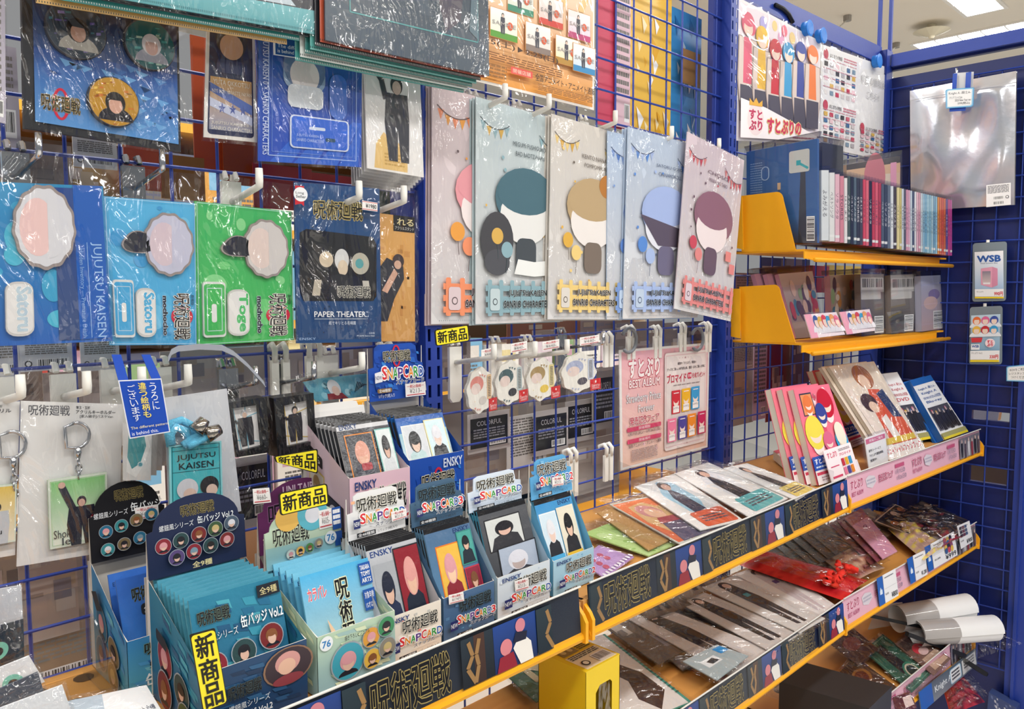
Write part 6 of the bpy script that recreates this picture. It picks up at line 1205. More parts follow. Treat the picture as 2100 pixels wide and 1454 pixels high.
# ------------------------------------------------------------------ end rack: silver bag, price holders, handwritten card
def px4(l, x): return [on(a, b, x=x) for a, b in l]
def silver():
    q = px4(((1867, 187), (2085, 146), (2081, 420), (1869, 433)), 1.068); m = M(); n = V(-1, 0, 0); N1, N2 = 26, 30; vs = []; cs = []; cc = [C('#e6e4e4'), C('#d6dbe4'), C('#eadfe0'), C('#c9d2dd')]
    for j in range(N2 + 1):
        for i in range(N1 + 1):
            u, v = i / N1, j / N2; p = (q[0] * (1 - u) + q[1] * u) * (1 - v) + (q[3] * (1 - u) + q[2] * u) * v; e = min(1, 9 * min(u, 1 - u, v, 1 - v))
            h = .5 * noise.noise(V(u * 2.2, v * 2.4, 4.1)) + .25 * noise.noise(V(u * 7 + v * 2, v * 4, 2.2)); vs.append(p + n * (.004 + .014 * e * (.6 + h))); t = .5 + .5 * noise.noise(V(u * 3, v * 3, 9)); k = int(t * 2.99); cs.append(mix(cc[k], cc[k + 1], t * 3 - k))
    m.add(vs, [[j * (N1 + 1) + i, (j + 1) * (N1 + 1) + i, (j + 1) * (N1 + 1) + i + 1, j * (N1 + 1) + i + 1] for j in range(N2) for i in range(N1)], cs)
    m.add([p + V(.004, 0, 0) for p in q], [(3, 2, 1, 0)], C('#d0d0d0'))
    r = emp('silver_bag', 'large shiny silver bag hanging on the end rack with a barcode label', 'bag', (q[2] + q[3]) / 2); link('foil_bag', m, 'foil', r, smooth=True)
    a = A([p + V(-.018, 0, 0) for p in px4(((2027, 381), (2077, 376), (2077, 421), (2027, 426)), 1.068)], .0004, '#f0efee'); a.small(.06, .06, .94, .42, 7, '#55555a', 3, .5); a.bars(.28, .55, .74, .72, seed=4); a.bars(.28, .78, .74, .95, seed=5); a.ell(.86, .62, .07, '#444'); a.ell(.86, .62, .045, '#f0efee'); link('barcode_label', a, 'card', r)
    m = M(); l = A(px4(((1868, 205), (2083, 168), (2083, 170), (1868, 207)), 1.05), .0003, '#b8b8bc'); link('seal_line', l, 'gloss', r)
silver()
r = emp('handwritten_card', 'handwritten blue-edged card with a blue strap hanging over the silver bag', 'card', on(1965, 228, x=1.02))
a = A(px4(((1939, 184), (1998, 180), (1996, 218), (1940, 222)), 1.02), body=False); a.L = 0; pts = blob(.5, .5, .52, .52, 48, 14, .035); sq = [(.5 + max(-.5, min(.5, (u - .5) * 1.35)), .5 + max(-.52, min(.52, (v - .5) * 1.35))) for u, v in pts]
a.prism([a.P(*p) for p in sq][::-1], a.n * .0008, C('#5aa8d8')); a.L = .001; a.poly([(.5 + (u - .5) * .94, .5 + (v - .5) * .92) for u, v in sq], '#a8d4ec'); a.poly([(.5 + (u - .5) * .86, .5 + (v - .5) * .84) for u, v in sq], '#f4f4f2')
a.txt('Knight A -騎士A-', .12, .14, .9, .32, '#2a2c34'); a.txt('クリアファイルA', .14, .4, .6, .54, '#2a2c34'); a.txt('2023 New Year ver.', .34, .56, .92, .68, '#2a2c34'); a.txt('599(税込)', .44, .72, .88, .88, '#2a2c34'); link('card_face', a, 'card', r)
for l in (((1954, 151), (1963, 150), (1961, 186), (1952, 187)), ((1981, 149), (1992, 147), (1990, 184), (1979, 185))): link('card_strap', M().slab(px4(l, 1.025), .0006, C('#1f4cb4')), 'gloss', r)
link('strap_base', M().slab(px4(((1947, 219), (1981, 217), (1980, 227), (1947, 229)), 1.024), .0006, C('#1f4cb4')), 'gloss', r); link('strap_back', M().slab(px4(((1957, 150), (1997, 147), (1994, 200), (1955, 204)), 1.032), .0006, C('#d8d8d6')), 'gloss', r)
def holder(lo, li, lab, draw):
    q = px4(lo, 1.07); r = emp('price_holder', lab, 'price holder', (q[2] + q[3]) / 2, 'clear price holders on the end rack'); m = A(q, body=False); m.L = -.001; m.prism([m.P(*p) for p in rrp(0, 0, 1, 1, .08, .05)][::-1], m.n * .001, C('#7f8c94')); link('holder_sleeve', m, 'gloss', r)
    a = A([p + V(-.002, 0, 0) for p in px4(li, 1.07)], .0004, '#eef0f2'); draw(a); link('price_card', a, 'card', r)
def wsb1(a): a.rect(0, 0, 1, .8, '#f6f7f9', '#a8c4e0'); a.txt('WSB', .1, .09, .9, .22, '#2c5ca8', bold=.06); a.txt('Weiß Schwarz Blau', .2, .235, .8, .265, '#5c7090'); a.poly([(.22, .36), (.62, .33), (.8, .37), (.8, .72), (.6, .77), (.22, .71)], '#e8a4bc'); a.poly([(.62, .33), (.8, .37), (.8, .72), (.6, .77)], '#d890ac'); a.rect(.27, .42, .56, .68, '#8c8494', '#d8c4c4'); a.rect(.3, .66, .54, .7, '#f0eef0'); a.rect(0, .8, 1, .96, '#f4f5f6'); a.txt('すとぷり', .06, .84, .3, .875, '#444'); a.txt('990円', .68, .86, .97, .94, '#d82c34', bold=.04); a.rect(0, .965, 1, 1, '#ecd02c')
def wsb2(a):
    a.rect(0, 0, 1, .76, '#c4dcec', '#8cb4d0'); [a.bust(.2 + .3 * (i % 3), .12 + .2 * (i // 3), .26, c, '#f0d8c8', '#e9eef4') for i, c in enumerate(('#e8743c', '#e06c9c', '#3c54a8', '#ecbc4c', '#c8303c', '#3ca0d8'))]
    a.poly([(.02, .48), (.42, .48), (.38, .58), (.04, .58)][::-1], '#d83c44'); a.rect(.02, .62, .32, .74, '#f4f6f8'); a.txt('WSB', .05, .64, .29, .69, '#2c5ca8', bold=.05); a.ell(.68, .6, .17, '#fbe8ec'); a.txt('すと', .58, .54, .78, .6, '#d82c50', bold=.06); a.txt('ぷり', .58, .61, .78, .67, '#d82c50', bold=.06); a.rect(0, .76, 1, .95, '#f4f5f6'); a.txt('すとぷり Vol.2', .04, .79, .42, .83, '#444'); a.txt('330円', .68, .85, .97, .93, '#d82c34', bold=.04); a.rect(0, .955, 1, 1, '#ecd02c')
holder(((1995, 499), (2065, 495), (2063, 617), (1994, 619)), ((1999, 517), (2058, 514), (2059, 612), (2000, 612)), 'clear price holder with a pink box picture, upper one on the end rack', wsb1)
holder(((1989, 630), (2056, 627), (2055, 747), (1987, 747)), ((1992, 647), (2052, 644), (2050, 742), (1991, 742)), 'clear price holder with a blue group picture, lower one on the end rack', wsb2)
a = A(px4(((2064, 752), (2125, 746), (2123, 783), (2064, 781)), 1.06), body=False); a.L = 0; a.prism([a.P(*p) for p in sq][::-1], a.n * .0008, C('#5aa8d8')); a.L = .001; a.poly([(.5 + (u - .5) * .94, .5 + (v - .5) * .9) for u, v in sq], '#cfe6f3'); a.poly([(.5 + (u - .5) * .86, .5 + (v - .5) * .8) for u, v in sq], '#f4f4f2')
a.txt('BOXをご希望の方は', .12, .16, .92, .34, '#2a2c34'); a.txt('レジスタッフに', .1, .42, .72, .58, '#2a2c34'); a.txt('つけください', .16, .66, .72, .82, '#2a2c34'); tag(link('handwritten_card', a, 'card'), 'handwritten blue-edged notice cut by the right edge on the blue post', 'card')

# ------------------------------------------------------------------ second bay, upper shelf: flat packs in clear trays
TS = dict(pl=(V(0, -.24, 1.0945), V(0, -.1, 1).normalized()))
def lay(l, lift=0., pl_=TS): 
    p = dict(pl=(pl_['pl'][0] + V(0, 0, lift), pl_['pl'][1])); return [on(a, b, **p) for a, b in l]
pack('flat_pack', lay(((1196, 1094), (1262, 1068), (1400, 1110), (1330, 1140)), 0), 'green card pack with leafy print lying at the left of the trays', 'pack', lambda a: (a.rect(0, 0, 1, 1, '#b8dc84', '#c8e49c'), leafy(('#a8d070', '#cfe8a4', '#98c464'), 3)(a), a.ell(.5, .4, .06, '#5c7c4c')), base='#b8dc84', bag=(.05, .2, .05, .05))
pack('flat_pack', lay(((1185, 1150), (1228, 1118), (1300, 1142), (1240, 1185)), 0.002), 'lilac card pack with red round print and a dotted edge, left tray', 'pack', lambda a: (a.rect(0, 0, 1, 1, '#c4a0d8'), [a.ell(.3 + .3 * (i % 2), .3 + .22 * (i // 2), .07, '#c85c74') for i in range(5)], [a.ell(.06 + .1 * i, .9 + .05 * (j % 2), .03, '#f3eef6') for i in range(10) for j in range(2)]), base='#c4a0d8', bag=(.05, .05, .05, .05))
pack('flat_pack', lay(((1225, 1052), (1300, 1030), (1392, 1098), (1330, 1128)), .004), 'tan kraft-backed pack lying under the orange picture pack', 'pack', None, base='#c89a5c', bag=(.02, .1, .02, .02))
pack('flat_pack', lay(((1250, 1034), (1330, 1018), (1514, 1074), (1398, 1118)), .008), 'orange picture pack with pink and tan shapes in a pale frame', 'pack', lambda a: (a.rect(.02, .03, .97, .95, '#e87c40', '#d8683c'), a.poly([(.2, .15), (.6, .1), (.8, .5), (.7, .96), (.2, .96), (.08, .5)][::-1], '#d8b078'), a.ell(.4, .32, .2, '#cf8c8c', rv=.16), a.ell(.42, .38, .14, '#e8bc9c', rv=.12), a.poly([(.1, .96), (.25, .55), (.7, .55), (.9, .96)][::-1], '#54506c'), a.poly([(.2, .6), (.3, .48), (.6, .5), (.64, .62)], '#a8404c'), a.ell(.72, .3, .07, '#d8b078')), base='#cfd4cc', bag=(.03, .16, .03, .03))
def figpack(c2, tint, box):
    def f(a):
        a.rect(0, 0, 1, 1, '#efeeec', '#f3f1ee'); a.poly(blob(.5, .42, .26, .36, 26, 6, .08), tint); a.poly([(.36, .78), (.34, .4), (.46, .2), (.6, .4), (.66, .78)][::-1], c2); a.ell(.47, .16, .12, '#3a3438', rv=.09); a.ell(.48, .19, .08, '#dcb4a0', rv=.07); a.rr(.2, .72, .95, .98, box, .1); a.small(.3, .8, .85, .92, 3, '#55505a', 4)
    return f
pack('flat_pack', lay(((1302, 998), (1384, 971), (1524, 1066), (1436, 1087)), .012), 'white flat pack with a pale blue halo and orange base print', 'pack', figpack('#34364c', '#a8d4e8', '#e0643c'), base='#efeeec', bag=(.02, .14, .02, .02))
pack('flat_pack', lay(((1384, 971), (1453, 948), (1616, 1022), (1536, 1060)), .014), 'white flat pack with a dark robed shape and teal base print', 'pack', figpack('#2f3034', '#e4e6ea', '#5cb4b8'), base='#f1f0ee', bag=(.02, .1, .02, .02))
pack('flat_pack', lay(((1484, 960), (1532, 950), (1674, 1003), (1632, 1026)), .016), 'white flat pack with a long dark shape and a yellow base print', 'pack', figpack('#3c3a3c', '#e9e7e6', '#ecd26c'), base='#f1f0ee', bag=(.02, .1, .02, .02))
q = [on(a, b, y=-.018) for a, b in ((1262, 985), (1560, 935), (1560, 985), (1262, 1045))]; r = emp('clear_tray', 'clear plastic tray holding the flat packs on the upper shelf', 'tray', (-.06, -.13, 1.0915)); link('tray_back', M().slab(q, .001, (1, 1, 1, 1)), 'acrylic', r)
for x in (-.2, -.02, .16, .33): link('tray_divider', M().slab([V(x, -.026, 1.16), V(x, -.25, 1.12), V(x, -.25, 1.0915), V(x, -.026, 1.0915)], .001, (1, 1, 1, 1)), 'acrylic', r)

# ------------------------------------------------------------------ second shelf: film packs, cellophane bags, price cards
S2 = dict(pl=(V(0, -.25, .868), V(0, -.09, 1).normalized()))
def dark(bg, c2, sk='#d8b4a0', acc=None):
    def f(a):
        a.rect(0, 0, 1, 1, bg); a.poly([(.3, .08), (.6, .1), (.68, .4), (.6, .92), (.5, .92), (.48, .55), (.4, .92), (.3, .9), (.28, .4)][::-1], c2); a.ell(.45, .09, .14, '#3a3234', rv=.06); a.ell(.46, .11, .09, sk, rv=.045)
        if acc: a.rect(.42, .3, .56, .36, acc)
    return f
FP = [(((1290, 1270), (1345, 1240), (1584, 1334), (1494, 1384)), '#d8d0cc', '#2f2a2a', None, 'white film pack with a long dark shape, front of the second shelf'),
 (((1390, 1235), (1445, 1215), (1645, 1298), (1580, 1336)), '#cfc8c4', '#33302f', None, 'white film pack with a thin dark shape, second from the left on the second shelf'),
 (((1440, 1205), (1505, 1180), (1692, 1268), (1640, 1298)), '#d8d4d0', '#3a3434', '#3c9ca8', 'white film pack with a teal patch on a dark shape, second shelf'),
 (((1505, 1178), (1580, 1152), (1719, 1245), (1684, 1270)), '#ece8e6', '#cfc4c8', '#5c3c7c', 'white film pack with a pale dressed shape, beside the red cellophane bag'),
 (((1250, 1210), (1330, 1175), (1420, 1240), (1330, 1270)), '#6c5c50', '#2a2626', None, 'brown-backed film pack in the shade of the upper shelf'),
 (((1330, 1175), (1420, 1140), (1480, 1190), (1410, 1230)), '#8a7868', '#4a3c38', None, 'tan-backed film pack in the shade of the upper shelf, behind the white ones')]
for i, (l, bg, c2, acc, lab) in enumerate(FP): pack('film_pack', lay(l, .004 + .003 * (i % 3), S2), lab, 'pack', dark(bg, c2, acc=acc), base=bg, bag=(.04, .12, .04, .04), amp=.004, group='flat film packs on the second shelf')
S2L = dict(pl=(V(0, -.25, .866), V(0, -.08, 1).normalized()))
pack('sketch_pad', lay(((1120, 1335), (1240, 1300), (1420, 1440), (1270, 1500)), .0, S2L), 'teal-edged white pad with a dark brown curve behind the yellow box', 'pad', lambda a: (a.rect(.04, .0, .96, .99, '#e6e0dc'), a.poly([(.4, .3), (.62, .3), (.86, .56), (.88, .8), (.62, .96), (.5, .8), (.6, .6)][::-1], '#4a3630'), [a.rect(.97 - .02, .1 + .04 * i, .99, .112 + .04 * i, '#2c5c54') for i in range(20)]), base='#4a9c8c', bag=(.0, .0, .05, .0))
pack('green_pack', lay(((1000, 1350), (1120, 1290), (1230, 1350), (1100, 1440)), .006, S2L), 'green and yellow lettered pack half hidden by the yellow box', 'pack', lambda a: (a.rect(0, 0, 1, 1, '#3c6c54'), leafy(('#b8a03c', '#4c7c64', '#2f5c48'), 6)(a), a.txt('MY', .2, .4, .8, .75, '#c4bc98', bold=.05)), base='#3c6c54', bag=(.03, .05, .05, .05))
pack('acrylic_stand_pack', lay(((1400, 1356), (1470, 1322), (1535, 1345), (1470, 1395)), .016, S2), 'clear acrylic stand pieces with a bright blue tab, front of second shelf', 'acrylic stand', lambda a: (a.rect(0, 0, 1, 1, '#aab8bc'), a.rect(.2, .3, .6, .6, '#e6eaec'), a.poly([(.3, .4), (.5, .35), (.55, .55), (.35, .55)], '#3a3c40'), a.rect(.75, .1, .98, .4, '#2c94d8')), base='#aab8bc', bag=(.1, .3, .1, .1))
for k, (l, c) in enumerate(((((1225, 1275), (1290, 1245), (1425, 1322), (1350, 1362)), '#6f635a'), (((1600, 1125), (1660, 1102), (1720, 1150), (1660, 1176)), '#7a6a5c'), (((1720, 1060), (1780, 1042), (1850, 1085), (1795, 1112)), '#8c7a68'))): pack('film_pack', lay(l, .001 + .001 * k, S2), nth(k) + ' brown-grey film pack lying flat on the bare board of the second shelf', 'pack', back_label('mix', 90 + k), base=c, bag=(.04, .06, .04, .04), amp=.004, group='flat film packs on the second shelf')
for k in range(5): pack('film_pack', lay(((1300 + 14 * k, 1290 - 9 * k), (1380 + 14 * k, 1260 - 9 * k), (1480 + 14 * k, 1330 - 9 * k), (1400 + 14 * k, 1375 - 9 * k)), -.006 - .003 * k, S2), nth(k) + ' grey film pack of the fanned stack under the blue-tab stand', 'pack', None, base=('#77706c', '#8a827e', '#6c6662', '#938b86', '#7a726c')[k], bag=(.02, .02, .02, .02), group='fanned grey film packs on the second shelf')
def cello(l, cols, lab, seed, base, fluff=None, S=S2, lift=.01, name='cellophane_bag'):
    q = lay(l, lift, S); r = emp(name, lab, 'bag', (q[2] + q[3]) / 2); m = M(); N1, N2 = 12, 26; vs = []; cs = []
    n = (q[1] - q[0]).cross(q[0] - q[3]).normalized(); cc = [C(c) for c in cols]
    for j in range(N2 + 1):
        for i in range(N1 + 1):
            u, v = i / N1, j / N2; p = (q[0] * (1 - u) + q[1] * u) * (1 - v) + (q[3] * (1 - u) + q[2] * u) * v; e = math.sin(math.pi * u) * min(1, 6 * min(v, 1 - v) + .2)
            h = noise.noise(V(u * 4, v * 9, seed)); vs.append(p + n * (e * (.018 + .01 * h))); cs.append(cc[int((h + .6 * noise.noise(V(u * 9, v * 5, seed + 3)) + 1) * 1.7) % len(cc)])
    m.add(vs, [[j * (N1 + 1) + i, (j + 1) * (N1 + 1) + i, (j + 1) * (N1 + 1) + i + 1, j * (N1 + 1) + i + 1] for j in range(N2) for i in range(N1)], cs); link('bag_body', m, 'pouch', r, smooth=True)
    if fluff:
        m = M(); rr_ = random.Random(seed); c0 = q[2] * .5 + q[3] * .5
        for k in range(14):
            c = (q[3] + (q[2] - q[3]) * rr_.uniform(.1, .9)) + (q[0] - q[3]) * rr_.uniform(.02, .22) + n * .012; d = .012
            pts = [c + V(rr_.uniform(-d, d), rr_.uniform(-d, d), rr_.uniform(0, d)) for _ in range(5)]; m.tube(pts, [.003, .006, .007, .006, .003], C(fluff), 7)
        o = link('crumpled_paper', m, 'fabric', r, smooth=True); o['kind'] = 'stuff'
    link('plastic_bag', sheet(grow([p + n * .02 for p in q], .04, .04, .04, .05), .006, seed + 20, 14, 24), 'film', r, smooth=True); return r
cello(((1490, 1150), (1545, 1125), (1780, 1190), (1730, 1232)), ('#b81c24', '#d02c2c', '#a81820', '#c84028', '#d84c38'), 'red cellophane bag with crumpled bright red paper at its end', 3, '#c02028', '#e8382c')
cello(((1640, 1110), (1700, 1090), (1815, 1165), (1750, 1195)), ('#a8645c', '#c8a48c', '#8c4c44', '#b8843c', '#d8b0a0'), 'clear bag of pink and amber trinkets behind the red cellophane bag', 6, '#a8645c')
cello(((1820, 1085), (1870, 1065), (1938, 1122), (1895, 1150)), ('#d8b83c', '#c8a89c', '#e0cc5c', '#b88c7c'), 'clear bag with yellow and pink print, right of the folded pink packs', 9, '#d8b83c')
cello(((1860, 1075), (1920, 1050), (1975, 1100), (1925, 1128)), ('#4a4440', '#8c3038', '#6c645c', '#a84450'), 'clear bag with dark and crimson print under the dark flat packs', 12, '#4a4440')
for k in range(6):
    pack('folded_pack', lay(((1556 + 16 * k, 1112 - 8 * k), (1590 + 16 * k, 1096 - 8 * k), (1668 + 16 * k, 1160 - 8 * k), (1634 + 16 * k, 1178 - 8 * k)), .01 + .004 * k, S2), nth(k) + ' dark teal folded pack in the back row of the second shelf', 'pack', None, base=('#3a4c50', '#445458', '#3c484c', '#4c5458', '#5c5450', '#554a44')[k], bag=(.0, .0, .0, .0), group='dark folded packs on the second shelf')
for k in range(5):
    last = k == 4
    pack('folded_pack', lay(((1672 + 15 * k, 1090 - 7 * k), (1706 + 15 * k, 1070 - 7 * k), (1792 + 12 * k, 1150 - 5 * k), (1762 + 12 * k, 1170 - 6 * k)), .018 + .006 * k, S2), ('pink folded pack with a little ring print, front of its row' if last else nth(k) + ' rose folded pack from the left, behind the pink one'), 'pack', (lambda a: (a.rect(0, 0, 1, .22, '#c07878'), a.rect(0, .22, 1, 1, '#e0a4c0'), a.line([(.3, .4), (.7, .5), (.5, .7)], .02, '#f3e6ee'), a.ell(.5, .36, .1, '#6c5860'), a.ell(.5, .36, .07, '#e0a4c0'))) if last else None, base='#e0a4c0' if last else ('#8c4c50', '#9c5c60', '#7c3c48', '#8c4858')[k], bag=(.02, .0, .04, .02), group='pink folded packs on the second shelf')
def darkflat(seed, cs):
    def f(a):
        a.rect(.02, .02, .98, .98, '#2a2a2c'); r = random.Random(seed); l = a.L
        for i in range(18): a.L = l + .00003 * i; a.ell(r.uniform(.12, .88), r.uniform(.08, .9), r.uniform(.05, .1), r.choice(cs), rv=r.uniform(.03, .08))
    return f
for k in (3, 2, 1): pack('flat_card_set', lay(((1794, 1068), (1836, 1034), (1952, 1086), (1925, 1120)), .02 - .004 * k, S2), nth(k - 1) + ' dark card set under the top crimson and green one', 'card set', None, base='#c8b8ac', t=.002, group='dark card sets on the second shelf')
pack('flat_card_set', lay(((1794, 1068), (1836, 1034), (1952, 1086), (1925, 1120)), .022, S2), 'top dark card set with crimson and green print, right of second shelf', 'card set', darkflat(3, ('#a83844', '#4c6c54', '#d8b8a4', '#c8844c', '#8c8c94')), base='#d8c4b4', bag=(.03, .05, .03, .03))
pack('flat_card_set', lay(((1846, 1056), (1890, 1026), (1984, 1066), (1950, 1092)), .028, S2), 'black flat card set at the right end of the second shelf', 'card set', darkflat(5, ('#4a4a4c', '#6c6460', '#8c3c40', '#c8b8a8')), base='#1c1c1e', bag=(.03, .08, .03, .06))
LP = B3(-.276)
def pricecard(li, lab, pr, blue=None, art=None):
    r = emp('price_card', lab, 'price card', (on(*li[2], **LP) + on(*li[3], **LP)) / 2, 'price cards on the second shelf lip'); a = A([on(x, y, **LP) for x, y in li], .0006, '#f0eff0')
    a.small(.1, .1, .8, .18, 1, '#77777c', 3); a.rect(.05, .5, .95, .51, '#b8b8bc'); a.txt('税込価格', .06, .66, .3, .74, '#44444a'); a.txt(pr, .5, .74, .95, .93, '#2a2a2e', bold=.02)
    if art: art(a)
    link('card_face', a, 'card', r)
    if blue: b = A([on(x, y, **LP) for x, y in blue], .0006, '#2460b4'); b.poly([(.3, .62), (.3, .5), (.5, .36), (.62, .48), (.74, .44), (.74, .62)], '#dce8f4'); link('blue_end', b, 'card', r)
pricecard(((1810, 1180), (1836, 1166), (1843, 1221), (1816, 1237)), 'white price card with a blue end, leftmost on the second shelf lip', '¥800', ((1798, 1187), (1809, 1181), (1816, 1237), (1804, 1244)))
pricecard(((1872, 1140), (1897, 1128), (1902, 1178), (1879, 1191)), 'white price card with a blue end, second on the second shelf lip', '¥1,200', ((1860, 1147), (1871, 1141), (1878, 1192), (1868, 1198)))
pricecard(((1908, 1116), (1956, 1090), (1964, 1138), (1916, 1166)), 'white price card with round picture dots, third on the second shelf lip', '¥999', ((1896, 1123), (1907, 1117), (1915, 1167), (1905, 1173)), lambda a: [a.ell(.55 + .12 * (i % 3), .16 + .14 * (i // 3), .06, ('#c84c5c', '#d8b04c', '#2c2c34', '#8c4c6c', '#3c5c8c')[i % 5]) for i in range(12)])
pricecard(((1963, 1079), (1988, 1068), (1996, 1110), (1971, 1126)), 'white price card with a grid of small dark pictures, right end of the lip', '¥900', None, lambda a: [a.rect(.1 + .2 * (i % 3), .08 + .16 * (i // 3), .27 + .2 * (i % 3), .21 + .16 * (i // 3), ('#3a3440', '#6c3c4c', '#4c5c7c')[i % 3]) for i in range(9)])

# ------------------------------------------------------------------ yellow window box before the second shelf
yz = .99; x0, x1, ya, yb = -.376, -.308, -.25, -.172
r = emp('window_box', 'tall yellow cardboard box with a rounded window standing below the upper shelf', 'box', ((x0 + x1) / 2, (ya + yb) / 2, .861)); Y2 = '#e6c41c'
tp = A([V(x0, yb, yz), V(x1, yb, yz), V(x1, ya, yz), V(x0, ya, yz)], .001, Y2)
tp.rect(.1, .03, .96, .97, '#dcb428'); tp.rect(.1, .5, .96, .97, '#e8d8b4'); tp.txt('呪術廻戦', .12, .06, .5, .16, '#2a2620', bold=.02); tp.rect(.55, .06, .92, .16, '#2a2620'); tp.rect(.14, .22, .56, .46, '#8a7440'); tp.ell(.26, .34, .06, '#c8b070'); tp.ell(.44, .34, .06, '#c8b070'); tp.small(.6, .2, .92, .46, 5, '#4a4028', 3); tp.small(.14, .52, .9, .66, 3, '#4a4238', 4); tp.bars(.52, .7, .92, .94, seed=6); tp.ell(.26, .82, .09, '#2a2a2e'); tp.ell(.26, .82, .06, '#efe6cc'); link('box_lid', tp, 'card', r)
zb_ = .861; m = M().box((x0, ya, zb_), (x0 + .001, yb, yz - .001), C(Y2)); link('box_side', m, 'card', r); link('box_side', M().box((x1 - .001, ya, zb_), (x1, yb, yz - .001), C(Y2)), 'card', r); link('box_back', M().box((x0, yb - .001, zb_), (x1, yb, yz - .001), C('#8f9298')), 'card', r)
wx0, wx1, wz0, wz1 = x0 + .02, x1 - .016, zb_ + .03, yz - .026; m = M()
P_ = [(wx0, wz1 - .008), (wx0 + .008, wz1), (wx1 - .004, wz1), (wx1, wz1 - .004)]
for pts in ([(x0, yz - .001), (x1, yz - .001), P_[3], P_[2], P_[1], P_[0]], [(x0, yz - .001), P_[0], (wx0, wz0), (x0, zb_)], [(x1, yz - .001), (x1, zb_), (wx1, wz0), P_[3]], [(x0, zb_), (wx0, wz0), (wx1, wz0), (x1, zb_)]): m.add([V(a, ya, b) for a, b in pts], [list(range(len(pts)))], C(Y2))
link('box_front', m, 'card', r); link('window_film', M().slab([V(wx0 - .004, ya + .002, wz1 + .004), V(wx1 + .004, ya + .002, wz1 + .004), V(wx1 + .004, ya + .002, wz0 - .004), V(wx0 - .004, ya + .002, wz0 - .004)], .0006, (1, 1, 1, 1)), 'film', r)
c = V((x0 + x1) / 2, ya + .03, 0); fig = M()
fig.tube([c + V(0, 0, .865), c + V(0, 0, .88), c + V(0, 0, .905), c + V(0, 0, .925), c + V(0, 0, .935), c + V(0, 0, .95), c + V(0, 0, .962)], [.012, .017, .018, .008, .009, .012, .006], C('#d8b024'), 12); link('figure_insert', fig, 'plastic', r, smooth=True)

# ------------------------------------------------------------------ third shelf: roll, sticks, black box, bags
def roll(c0, c1, rad, t, lab):
    d = (c1 - c0).normalized(); up = V(0, 0, 1); sd = d.cross(up).normalized(); m = M(); n = 30; turns = 1.35; vs = []
    for s_ in range(2):
        for i in range(n + 1):
            a_ = 2 * math.pi * turns * i / n; rr_ = rad * (1 - .16 * i / n); o = sd * math.cos(a_) * rr_ + up * math.sin(a_) * rr_; vs.append((c1 if s_ else c0) + o)
    m.add(vs, [[i, i + 1, n + 2 + i, n + 1 + i] for i in range(n)], C('#efefee')); return m
r = emp('rolled_poster', 'white rolled posters in a clear bag sticking out over the third shelf', 'poster', V(.98, -.3, .62))
for a, b, rad in (((1880, 1300), (2040, 1268), .032), ((1840, 1270), (1985, 1225), .034)):
    c0, c1 = on(a[0], a[1], x=.86), on(b[0], b[1] + 20, x=1.03); link('paper_roll', roll(c0, c1, rad, .1, ''), 'card', r, smooth=True); dd = c1 - c0; link('roll_end', roll(c0 + dd * .0, c0 + dd * .45, rad * 1.02, .1, ''), 'smoke', r, smooth=True)
q = [on(a, b, x=x) for a, b, x in ((1850, 1300, .9), (2030, 1290, 1.04), (2098, 1320, 1.04), (1960, 1365, .95))]; link('plastic_bag', sheet(q, .006, 31, 14, 14, off=.004), 'film', r, smooth=True)
def stick(a, b, xa, xb, w_, lab):
    p, q_ = on(*a, x=xa), on(*b, x=xb); tag(link('folded_fan', M().tube([p, p + (q_ - p) * .96, q_], [w_, w_, w_ * .6], C('#1b1b1e'), 4), 'plastic'), lab, 'stick', 'long black sticks on the third shelf')
stick((1780, 1262), (1958, 1300), .75, .97, .005, 'thin black stick lying across under the white rolled posters'); stick((1860, 1300), (1980, 1345), .8, .97, .007, 'thicker black stick in a clear bag beneath the rolled posters'); stick((1955, 1340), (2024, 1384), .95, 1.02, .007, 'black stick end jutting out over the third shelf lip')
S3 = dict(pl=(V(.7, -.26, .6), V(0, -.12, 1).normalized()))
def gx(l, lift=0.): return lay(l, lift, S3)
for k, (l, base, dr, lab) in enumerate(((((1770, 1335), (1810, 1300), (1912, 1378), (1870, 1420)), '#2f5c4c', lambda a: (a.frame(.06, .04, .94, .96, .02, '#5c8c78'), a.poly([(.3, .1), (.6, .12), (.66, .7), (.3, .72)], '#2a2428'), a.ell(.6, .78, .24, '#3c7c64'), a.ell(.6, .78, .19, '#c8c0a8'), a.ell(.6, .78, .15, '#2a3a34')), 'green bordered film pack with a round emblem, third shelf'),
   (((1835, 1320), (1872, 1295), (1950, 1350), (1915, 1385)), '#7c5c50', lambda a: (a.rect(.05, .05, .95, .3, '#4c3834'), a.ell(.5, .4, .25, '#d83c4c', rv=.14), a.ell(.55, .5, .2, '#e8c4c0', rv=.1), a.rect(.2, .62, .95, .95, '#c8a890')), 'rose and tan film pack with a red round shape, third shelf'),
   (((1716, 1385), (1752, 1345), (1840, 1410), (1800, 1450)), '#4c3428', lambda a: (a.ell(.5, .4, .34, '#8c5c2c', rv=.2), a.ell(.5, .4, .24, '#5c2c20', rv=.15)), 'dark brown film pack with an amber crest, third shelf'),
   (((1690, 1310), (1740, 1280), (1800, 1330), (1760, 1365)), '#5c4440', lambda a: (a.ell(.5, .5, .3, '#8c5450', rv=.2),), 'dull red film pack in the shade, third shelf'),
   (((1800, 1240), (1850, 1235), (1870, 1275), (1780, 1290)), '#b8aca4', None, 'pale paper sheet lying at the back of the third shelf'),
   (((1830, 1430), (1866, 1418), (1880, 1450), (1840, 1470)), '#5c2c38', lambda a: (a.rect(.5, .2, .95, .8, '#e8d4d0'),), 'wine red film pack under the green bordered one'))): pack('film_pack', gx(l, .006 + .004 * k), lab, 'pack', dr, base=base, bag=(.04, .06, .04, .04) if dr else None, amp=.004, group='film packs on the third shelf')
